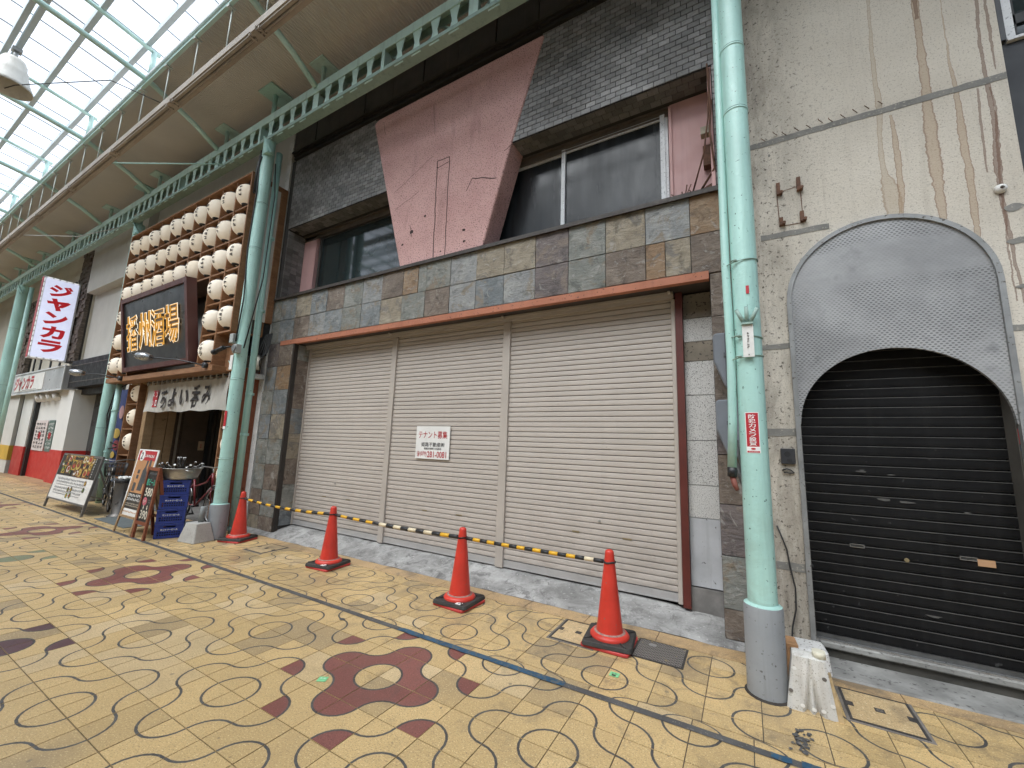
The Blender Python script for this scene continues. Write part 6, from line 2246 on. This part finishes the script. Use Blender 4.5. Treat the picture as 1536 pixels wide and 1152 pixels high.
MB().tube([(tx + .27, ty - .06, tz + .14), (tx + .305, ty - .03, tz + .13), (tx + .305, ty + .03, tz + .13), (tx + .27, ty + .06, tz + .14)], .008, 6).build('handle', steel, tb)
btl = M('brown_bottle_glass', (.018, .012, .008), .12, var=.1, spec=.6)
q = random.Random(14)
def bottle(x, y, z, dirv):
    lab = 'dark brown bottle standing upright in the middle of the metal tub' if dirv[2] > .9 else 'dark brown bottle leaning outwards over the rim of the metal tub'
    b = thing('beer_bottle', lab, 'bottle', (x, y, z), group='dark bottles in the metal tub')
    d = Vector(dirv).normalized()
    p = Vector((x, y, z))
    MB().tube([p, p + d * .005, p + d * .13, p + d * .165, p + d * .19, p + d * .235], [.028, .033, .033, .018, .0135, .0125], 10).build('glass', btl, b)
    MB().tube([p + d * .233, p + d * .245], [.0145, .0145], 8).build('cap', white_pl if q.random() > .4 else steel, b)
for k in range(9):
    a = 2 * math.pi * k / 9
    bottle(tx + .09 * math.cos(a), ty + .09 * math.sin(a), tz + .06 + q.uniform(0, .03), (math.cos(a) * .75, math.sin(a) * .75, .62))
for k in range(5):
    bottle(tx - .06 + .03 * k, ty - .02 + .02 * (k % 2), tz + .08, (q.uniform(-.12, .12), q.uniform(-.12, .12), 1))

# chalkboard A-frame
wr = w_red
def aboard(name, label, cat, x0, y0, ang, w, h, lean, depth):
    return thing(name, label, cat, (x0, y0, 0), ang)
bb = thing('chalkboard_stand', 'narrow wooden A-frame chalkboard with handwritten prices beside the blue crates', 'chalkboard', (-7.68, 2.69, 0), R(0))
Wb, Hb = .41, 1.02
def frame_panel(root, w, h, lean, y0, mat, fw=.04, th=.03, leg=0.0, sgn=-1):
    """leaning frame: bottom at y0, top leaning back by lean"""
    up_ = Vector((0, lean, h)).normalized()
    rr = Vector((1, 0, 0))
    nn = rr.cross(up_)
    L = math.hypot(lean, h)
    def bx(u0, u1, v0, v1, d0, d1, nm, mt, **k):
        mb = MB()
        pts = []
        for v in (v0, v1):
            for u, d in ((u0, d0), (u1, d0), (u1, d1), (u0, d1)):
                pts.append(Vector((u, y0, 0)) + up_ * v - nn * d)
        mb.hexa(pts)
        return mb.build(nm, mt, root, local=True, **k)
    return up_, nn, L, bx
up_, nn, L, bx = frame_panel(bb, Wb, Hb, .07, 0, wr)
for s in (-1, 1):
    bx(s * Wb / 2 - (.045 if s > 0 else 0), s * Wb / 2 + (0 if s > 0 else .045), 0, L, 0, .03, 'side_post', wr)
bx(-Wb / 2 + .045, Wb / 2 - .045, L - .05, L - .005, .002, .028, 'rail', wr)
bx(-Wb / 2 + .045, Wb / 2 - .045, .20, .245, .002, .028, 'rail', wr)
bx(-Wb / 2 + .045, Wb / 2 - .045, .245, L - .05, .012, .02, 'board', M('chalkboard_black', (.018, .018, .018), .6, var=.4, vs=8))
mb = MB()
P = lambda v: Vector((0, 0, 0)) + up_ * v - nn * .012
chalk = [M('chalk_white', (.62, .58, .48), .9), M('chalk_green', (.08, .42, .28), .9), M('chalk_pink', (.50, .12, .16), .9), M('chalk_grey', (.16, .16, .16), .9)]
text(mb, '580', (P(.66).x, P(.66).y, P(.66).z), .24, .12, (1, 0, 0), up_, 0, .015)
text(mb, '390', (P(.34).x, P(.34).y, P(.34).z), .24, .12, (1, 0, 0), up_, 0, .015)
text(mb, '瓶ビール', tuple(P(.80)), .28, .10, (1, 0, 0), up_, 1, .015)
strokes(mb, tuple(P(.925)), .24, .045, 1, 5, (1, 0, 0), up_, 3, 3)
disc(mb, tuple(P(.525) + Vector((-.06, 0, 0))), .07, .06, (1, 0, 0), up_, 2, 16)
strokes(mb, tuple(P(.525) + Vector((-.06, -.002, 0))), .09, .06, 1, 2, (1, 0, 0), up_, 0, 5, .004)
strokes(mb, tuple(P(.535) + Vector((.09, 0, 0))), .09, .06, 2, 1, (1, 0, 0), up_, 3, 6)
for xx in (-.06, .06):
    c_ = P(.44) + Vector((xx, 0, 0))
    r_ = Vector((1, 0, 0))
    mb.add([c_ + r_ * a + up_ * b + nn * .002 for a, b in ((-.022, .0), (0, -.035), (.022, 0), (.010, 0), (.010, .035), (-.010, .035), (-.010, 0))], [tuple(range(7))], 0)
mb.build('chalk_writing', chalk, bb, local=True)
for s in (-1, 1):
    p0 = Vector((s * (Wb / 2 - .022), .26, 0)); p1 = Vector((s * (Wb / 2 - .022), .085, L - .04))
    MB().bar(p0, p1, .03, .04).build('rear_leg', wr, bb, local=True)
MB().bar((-Wb / 2 + .03, .205, .30), (Wb / 2 - .03, .205, .30), .02, .035).build('rear_rail', wr, bb, local=True)

# poster easel
ea = thing('poster_easel', 'white-edged menu poster on a pale wooden easel beside the chalkboard', 'easel', (-8.25, 2.72, 0), R(0))
up_, nn, L, bx = frame_panel(ea, .72, 1.26, .15, 0, wr)
We = .71
bx(-We / 2, We / 2, .26, L, 0, .012, 'poster', wht_t)
P = lambda u, v, d=0: Vector((u, 0, 0)) + up_ * v + nn * d
mats_ = [M('poster_orange', (.50, .25, .11), .5), M('poster_black', (.03, .028, .026), .5), red_t, wht_t, M('poster_grey', (.06, .065, .07), .5), M('poster_cream', (.55, .48, .38), .5)]
def prect(mb, u0, u1, v0, v1, d, m):
    mb.add([P(u0, v0, d), P(u1, v0, d), P(u1, v1, d), P(u0, v1, d)], [(0, 1, 2, 3)], m)
mb = MB()
prect(mb, -.315, .315, .60, L - .16, .002, 0)
prect(mb, -.315, .315, L - .17, L - .02, .003, 2)
prect(mb, -.315, .315, .36, .60, .002, 1)
prect(mb, -.30, .30, .28, .35, .002, 3)
disc(mb, tuple(P(-.17, L - .10)), .085, .085, (1, 0, 0), up_, 3, 18, .004)
text(mb, '2', tuple(P(-.18, L - .10)), .07, .11, (1, 0, 0), up_, 1, .02, 0, .006)
strokes(mb, tuple(P(.10, L - .10)), .34, .06, 1, 6, (1, 0, 0), up_, 3, 4, .006, .2)
# dark shape of a bottle and glasses on the orange field
mb.add([P(u, v, .004) for u, v in ((-.02, .64), (.14, .64), (.15, .92), (.10, 1.0), (.12, 1.10), (.06, 1.10), (.05, 1.0), (.0, .94))], [tuple(range(8))], 4)
mb.add([P(u, v, .004) for u, v in ((.15, .75), (.26, .75), (.22, 1.12), (.16, 1.12))], [(0, 1, 2, 3)], 4)
for u, v in ((-.13, .92), (-.13, .84), (-.16, .72)):
    prect(mb, u - .04, u + .04, v - .03, v + .03, .004, 4)
prect(mb, -.20, -.10, .62, .74, .0045, 4)
strokes(mb, tuple(P(0, .53)), .52, .12, 2, 9, (1, 0, 0), up_, 3, 7, .005, .17)
strokes(mb, tuple(P(0, .42)), .52, .06, 2, 14, (1, 0, 0), up_, 5, 8, .005, .17)
strokes(mb, tuple(P(0, .315)), .50, .035, 1, 10, (1, 0, 0), up_, 0, 9, .005, .17)
mb.build('poster_print', mats_, ea, local=True)
for s in (-1, 1):
    MB().bar((s * .31, -.02, 0), (s * .20, .17, L - .02), .035, .02).build('leg', w_tan, ea, local=True)
MB().bar((0, .45, 0), (0, .17, L - .1), .035, .02).build('leg', w_tan, ea, local=True)
bx(-.27, .27, .235, .262, -.03, .03, 'rest_rail', w_tan)

# slanted menu stand
ms = thing('menu_board_stand', 'wide slanted menu board with food photographs on a grey metal stand', 'menu board', (-11.36, 2.76, 0), R(1))
up_, nn, L, bx = frame_panel(ms, 1.75, 1.03, .16, 0, wr)
alu = M('grey_stand_metal', (.17, .165, .16), .45, metal=.5, var=.15)
Wm = 1.96
bx(-Wm / 2, Wm / 2, .20, L, 0, .02, 'board', white_pl)
for a in ((-Wm / 2 - .03, -Wm / 2 + .005), (Wm / 2 - .005, Wm / 2 + .03)):
    bx(a[0], a[1], 0, L + .02, -.004, .03, 'side_rail', alu)
bx(-Wm / 2, Wm / 2, L, L + .03, -.004, .03, 'top_rail', alu)
bx(-Wm / 2, Wm / 2, .17, .20, -.004, .03, 'bottom_rail', alu)
P = lambda u, v, d=0: Vector((u, 0, 0)) + up_ * v + nn * d
mb = MB()
mm = [M('menu_black', (.018, .017, .016), .5), M('food_brown', (.20, .09, .03), .6, var=.5, vs=30), M('food_yellow', (.42, .28, .05), .6, var=.4, vs=30), M('food_green', (.12, .18, .04), .6, var=.5, vs=30),
      M('plate_white', (.6, .58, .54), .5), M('menu_grey_text', (.30, .30, .31), .6), M('food_red', (.32, .05, .03), .6, var=.4, vs=30), M('menu_gold', (.5, .36, .10), .5)]
prect(mb, -Wm / 2 + .01, Wm / 2 - .01, .64, L - .005, .003, 0)
q = random.Random(77)
for u, v, r_ in [(-.72, .98, .075), (-.52, .98, .065), (-.70, .76, .08), (-.45, .77, .08), (-.22, .86, .10), (.0, .86, .11), (.24, .98, .07), (.50, .98, .09), (.20, .73, .09), (.46, .74, .09), (-.05, .72, .06), (.66, .97, .05), (-.35, .99, .05), (-.56, .87, .05), (.08, .72, .06), (.33, .86, .06), (.61, .86, .06), (.62, .72, .07), (-.30, .71, .06), (.38, .98, .05), (-.80, .87, .05)]:
    rr_ = Vector((1, 0, 0))
    mb.add([P(u + r_ * 1.15 * a, v + r_ * b, .005) for a, b in ((-1, -1), (1, -1), (1, 1), (-1, 1))], [(0, 1, 2, 3)], q.choice((1, 2, 1, 0)))
    disc(mb, tuple(P(u, v)), r_, r_ * .8, (1, 0, 0), up_, q.choice((4, 4, 0, 7)), 14, .007)
    disc(mb, tuple(P(u + q.uniform(-.02, .02), v + q.uniform(-.01, .02))), r_ * .75, r_ * .55, (1, 0, 0), up_, q.choice((1, 2, 3, 6)), 10, .009)
    disc(mb, tuple(P(u + q.uniform(-.04, .04), v + q.uniform(-.03, .03))), r_ * .35, r_ * .3, (1, 0, 0), up_, q.choice((1, 2, 3, 6)), 8, .011)
strokes(mb, tuple(P(-.08, 1.03)), .40, .05, 1, 6, (1, 0, 0), up_, 7, 3, .006, .2)
strokes(mb, tuple(P(.78, .85)), .06, .36, 8, 1, (1, 0, 0), up_, 4, 5, .006, .16)
# close lines of price list
for r_ in range(2):
    strokes(mb, tuple(P(-.10, .55 - r_ * .17)), 1.45, .12, 2, 30, (1, 0, 0), up_, 5, 11 + r_, .003, .17)
    strokes(mb, tuple(P(-.10, .47 - r_ * .17)), 1.4, .03, 1, 40, (1, 0, 0), up_, 5, 21 + r_, .003, .2)
for u, v in ((-.05, .40), (.10, .41), (-.03, .29), (.13, .30), (.66, .56), (.68, .44)):
    disc(mb, tuple(P(u, v)), .05, .05, (1, 0, 0), up_, q.choice((1, 6, 3, 0)), 12, .005)
    disc(mb, tuple(P(u, v)), .03, .03, (1, 0, 0), up_, q.choice((2, 6, 3)), 10, .007)
mb.build('menu_print', mm, ms, local=True)
for s in (-1, 1):
    MB().bar((s * (Wm / 2 + .012), .45, 0), (s * (Wm / 2 + .012), .15, L * .80), .03, .02).build('rear_leg', alu, ms, local=True)
MB().bar((-Wm / 2, .36, .25), (Wm / 2, .36, .25), .02, .02).build('rear_rail', alu, ms, local=True)

# bin, mat, concrete foot
bn = thing('steel_bin', 'slim grey-brown metal bin between the black bicycle and the poster easel', 'bin', (-10.05, 3.2, 0))
bmt = M('bin_metal', (.14, .13, .12), .35, metal=.7, var=.12)
MB().lathe([(.16, .0), (.165, .015), (.14, .03), (.11, .05), (.125, .62)], (-10.05, 3.2, 0), 24).build('barrel', bmt, bn)
MB().lathe([(.13, .60), (.135, .65), (.125, .665), (.08, .662)], (-10.05, 3.2, 0), 24).build('rim', black_m, bn)
o = MB().lathe([(.085, .68), (.06, .71), (.02, .72)], (-10.05, 3.2, 0), 10, capt=True)
for k in range(5):
    a = k * 1.3
    o.tube([(-10.05 + .06 * math.cos(a), 3.2 + .06 * math.sin(a), .65), (-10.05 + .09 * math.cos(a), 3.2 + .085 * math.sin(a), .71)], .025, 6)
o = o.build('rubbish_bag', white_pl); tag(o, 'crumpled white bag stuffed in the top of the slim metal bin', 'bag')
o = MB().box(-10.0, -8.7, 2.86, 3.35, .001, .012).build('floor_mat', M('grey_green_mat', (.11, .125, .125), .9, var=.15), None, bevel=.004)
tag(o, 'grey rubber mat on the tiles between the bin and the easel', 'mat')
o = MB().box(-8.6, -7.35, 3.45, 3.95, .001, .010).build('floor_mat', M('dark_door_mat', (.10, .115, .125), .9, var=.15), None, bevel=.003)
tag(o, 'dark grey mat behind the crates in front of the doorway', 'mat')
cf = thing('concrete_stand_foot', 'tapered pale concrete foot with a stub of grey pipe next to the left column sleeve', 'stand foot', (-6.97, 3.13, 0), R(8))
foot = M('concrete_foot', (.40, .39, .365), .9, var=.12, vs=6, bump=.4, bs=60, spk=(.22, .21, .2), spks=90, spka=(.62, .68))
mb = MB(); rsq(mb, .185, .02, .002, .26, 0, 0, 3, .12)
for i in range(len(mb.v)): mb.v[i].y *= .8
mb.build('block', foot, cf, local=True, bevel=.008)
MB().tube([(0, .03, .25), (.02, .03, .48)], .035, 12).build('pipe_stub', M('grey_pipe', (.20, .21, .205), .6, var=.2), cf, local=True)

# bicycles
def bicycle(label, loc, rot, fcol, basket, hb_drop):
    b = thing('bicycle', label, 'bicycle', loc, rot)
    rad = .325
    tyre = M('tyre_rubber', (.025, .024, .023), .8)
    fm = M('bike_frame_' + ('red' if fcol[0] > .1 else 'black'), fcol, .35, var=.1)
    def ring(cx, r_, w, n=24):
        return [(cx + r_ * math.cos(2 * math.pi * k / n), 0, rad + r_ * math.sin(2 * math.pi * k / n)) for k in range(n + 1)]
    for cx in (-.53, .53):
        wh = MB().tube(ring(cx, rad - .035, 0), .010, 6, caps=False).tube([(cx, -.05, rad), (cx, .05, rad)], .02, 8)
        for k in range(14):
            a = 2 * math.pi * k / 14
            wh.tube([(cx, .02 * (-1) ** k, rad), (cx + (rad - .04) * math.cos(a), 0, rad + (rad - .04) * math.sin(a))], .0022, 4, caps=False)
        wo = wh.build('wheel', steel, b, local=True)
        MB().tube(ring(cx, rad - .018, 0), .018, 8, caps=False).build('tyre', tyre, wo, local=True)
        mg = MB().tube([(cx + (rad + .022) * math.cos(a), 0, rad + (rad + .022) * math.sin(a)) for a in [R(20 + 12 * k) for k in range(12)]], .012, 5)
        mg.build('mudguard', steel, b, local=True)
    ht, hbm, st_, bbk = (.36, 0, .86), (.40, 0, .62), (-.20, 0, .72), (-.08, 0, .28)
    mb = MB().tube([ht, hbm], .020, 8).tube([hbm, bbk], .018, 8).tube([ht, (.2, 0, .70), (-.16, 0, .60)], .015, 8).tube([st_, bbk], .016, 8)
    for s in (-.045, .045):
        mb.tube([bbk, (-.53, s, rad)], .010, 6).tube([(-.19, 0, .66), (-.53, s, rad)], .009, 6).tube([hbm, (.44, s, .55), (.53, s, rad)], .011, 6)
    mb.build('frame', fm, b, local=True)
    MB().tube([st_, (-.23, 0, .84)], .013, 6).build('seat_post', steel, b, local=True)
    MB().hexa([(-.36, -.09, .84), (-.10, -.025, .85), (-.10, .025, .85), (-.36, .09, .84), (-.36, -.08, .90), (-.11, -.02, .885), (-.11, .02, .885), (-.36, .08, .90)]).build('saddle', black_m, b, local=True, bevel=.01)
    mb = MB().tube([ht, (.35, 0, .95)], .013, 6).tube([(.22, -.28, .97), (.32, -.16, .98), (.36, 0, .95), (.32, .16, .98), (.22, .28, .97)], .011, 8)
    hbj = mb.build('handlebar', steel, b, local=True)
    mb = MB().tube([(.21, -.285, .968), (.13, -.30, .96)], .016, 8).tube([(.21, .285, .968), (.13, .30, .96)], .016, 8)
    mb.build('grip', black_m, hbj, local=True)
    mb = MB().tube([(-.08, -.06, .28), (-.08, .06, .28)], .02, 8).tube([(-.08, -.06, .28), (.04, -.07, .18)], .010, 6).tube([(-.08, .06, .28), (-.20, .07, .38)], .010, 6)
    mb.box(.0, .08, -.15, -.07, .165, .185).box(-.24, -.16, .07, .15, .37, .39)
    mb.lathe([(.085, 0), (.085, .004)], (0, 0, 0), 16) if False else None
    mb.build('crank', black_m, b, local=True)
    if basket:
        mb = MB()
        z0, z1 = .68, .92
        for k in range(8):
            t_ = -.16 + .32 * k / 7
            mb.tube([(.42, t_ * .8, z0), (.40, t_, z1)], .004, 4).tube([(.66, t_ * .8, z0), (.74, t_, z1)], .004, 4)
            x_ = .42 + .24 * k / 7
            mb.tube([(x_, -.128, z0), (.40 + .34 * k / 7, -.16, z1)], .004, 4).tube([(x_, .128, z0), (.40 + .34 * k / 7, .16, z1)], .004, 4)
            mb.tube([(x_, -.128, z0), (x_, .128, z0)], .004, 4)
        for z, a in ((z1, 1), (z0 + .08, .3), (z0 + .16, .65), (z0, 0)):
            xa, xb_, w = .42 - .02 * a, .66 + .08 * a, .128 + .032 * a
            mb.tube([(xa, -w, z), (xb_, -w, z), (xb_, w, z), (xa, w, z), (xa, -w, z)], .006, 4)
        mb.build('basket', M('basket_wire', (.08, .08, .082), .5, metal=.4), b, local=True)
        MB().tube([(.58, 0, .60), (.64, 0, .61)], [.03, .04], 10).build('headlight', steel, b, local=True)
    return b
bicycle('dark red bicycle leaning behind the blue crates and the left column', (-8.28, 3.66, .02), R(2), (.17, .018, .022), False, 0)
bicycle('black bicycle with a wire basket half hidden behind the menu board', (-11.25, 3.36, 0), R(-12), (.02, .02, .022), True, 0)

# ------------------------------------------------------------------ far side of the street (behind the viewer)
o = MB().box(-46, 8.5, -6.9, -6.5, 0, 7.6).build('unseen_far_side_wall', M('far_side_render', (.62, .60, .57), .8, var=.15, vs=.6))  # unseen wall, added to block low sky light and bounce fill
o['kind'] = 'structure'
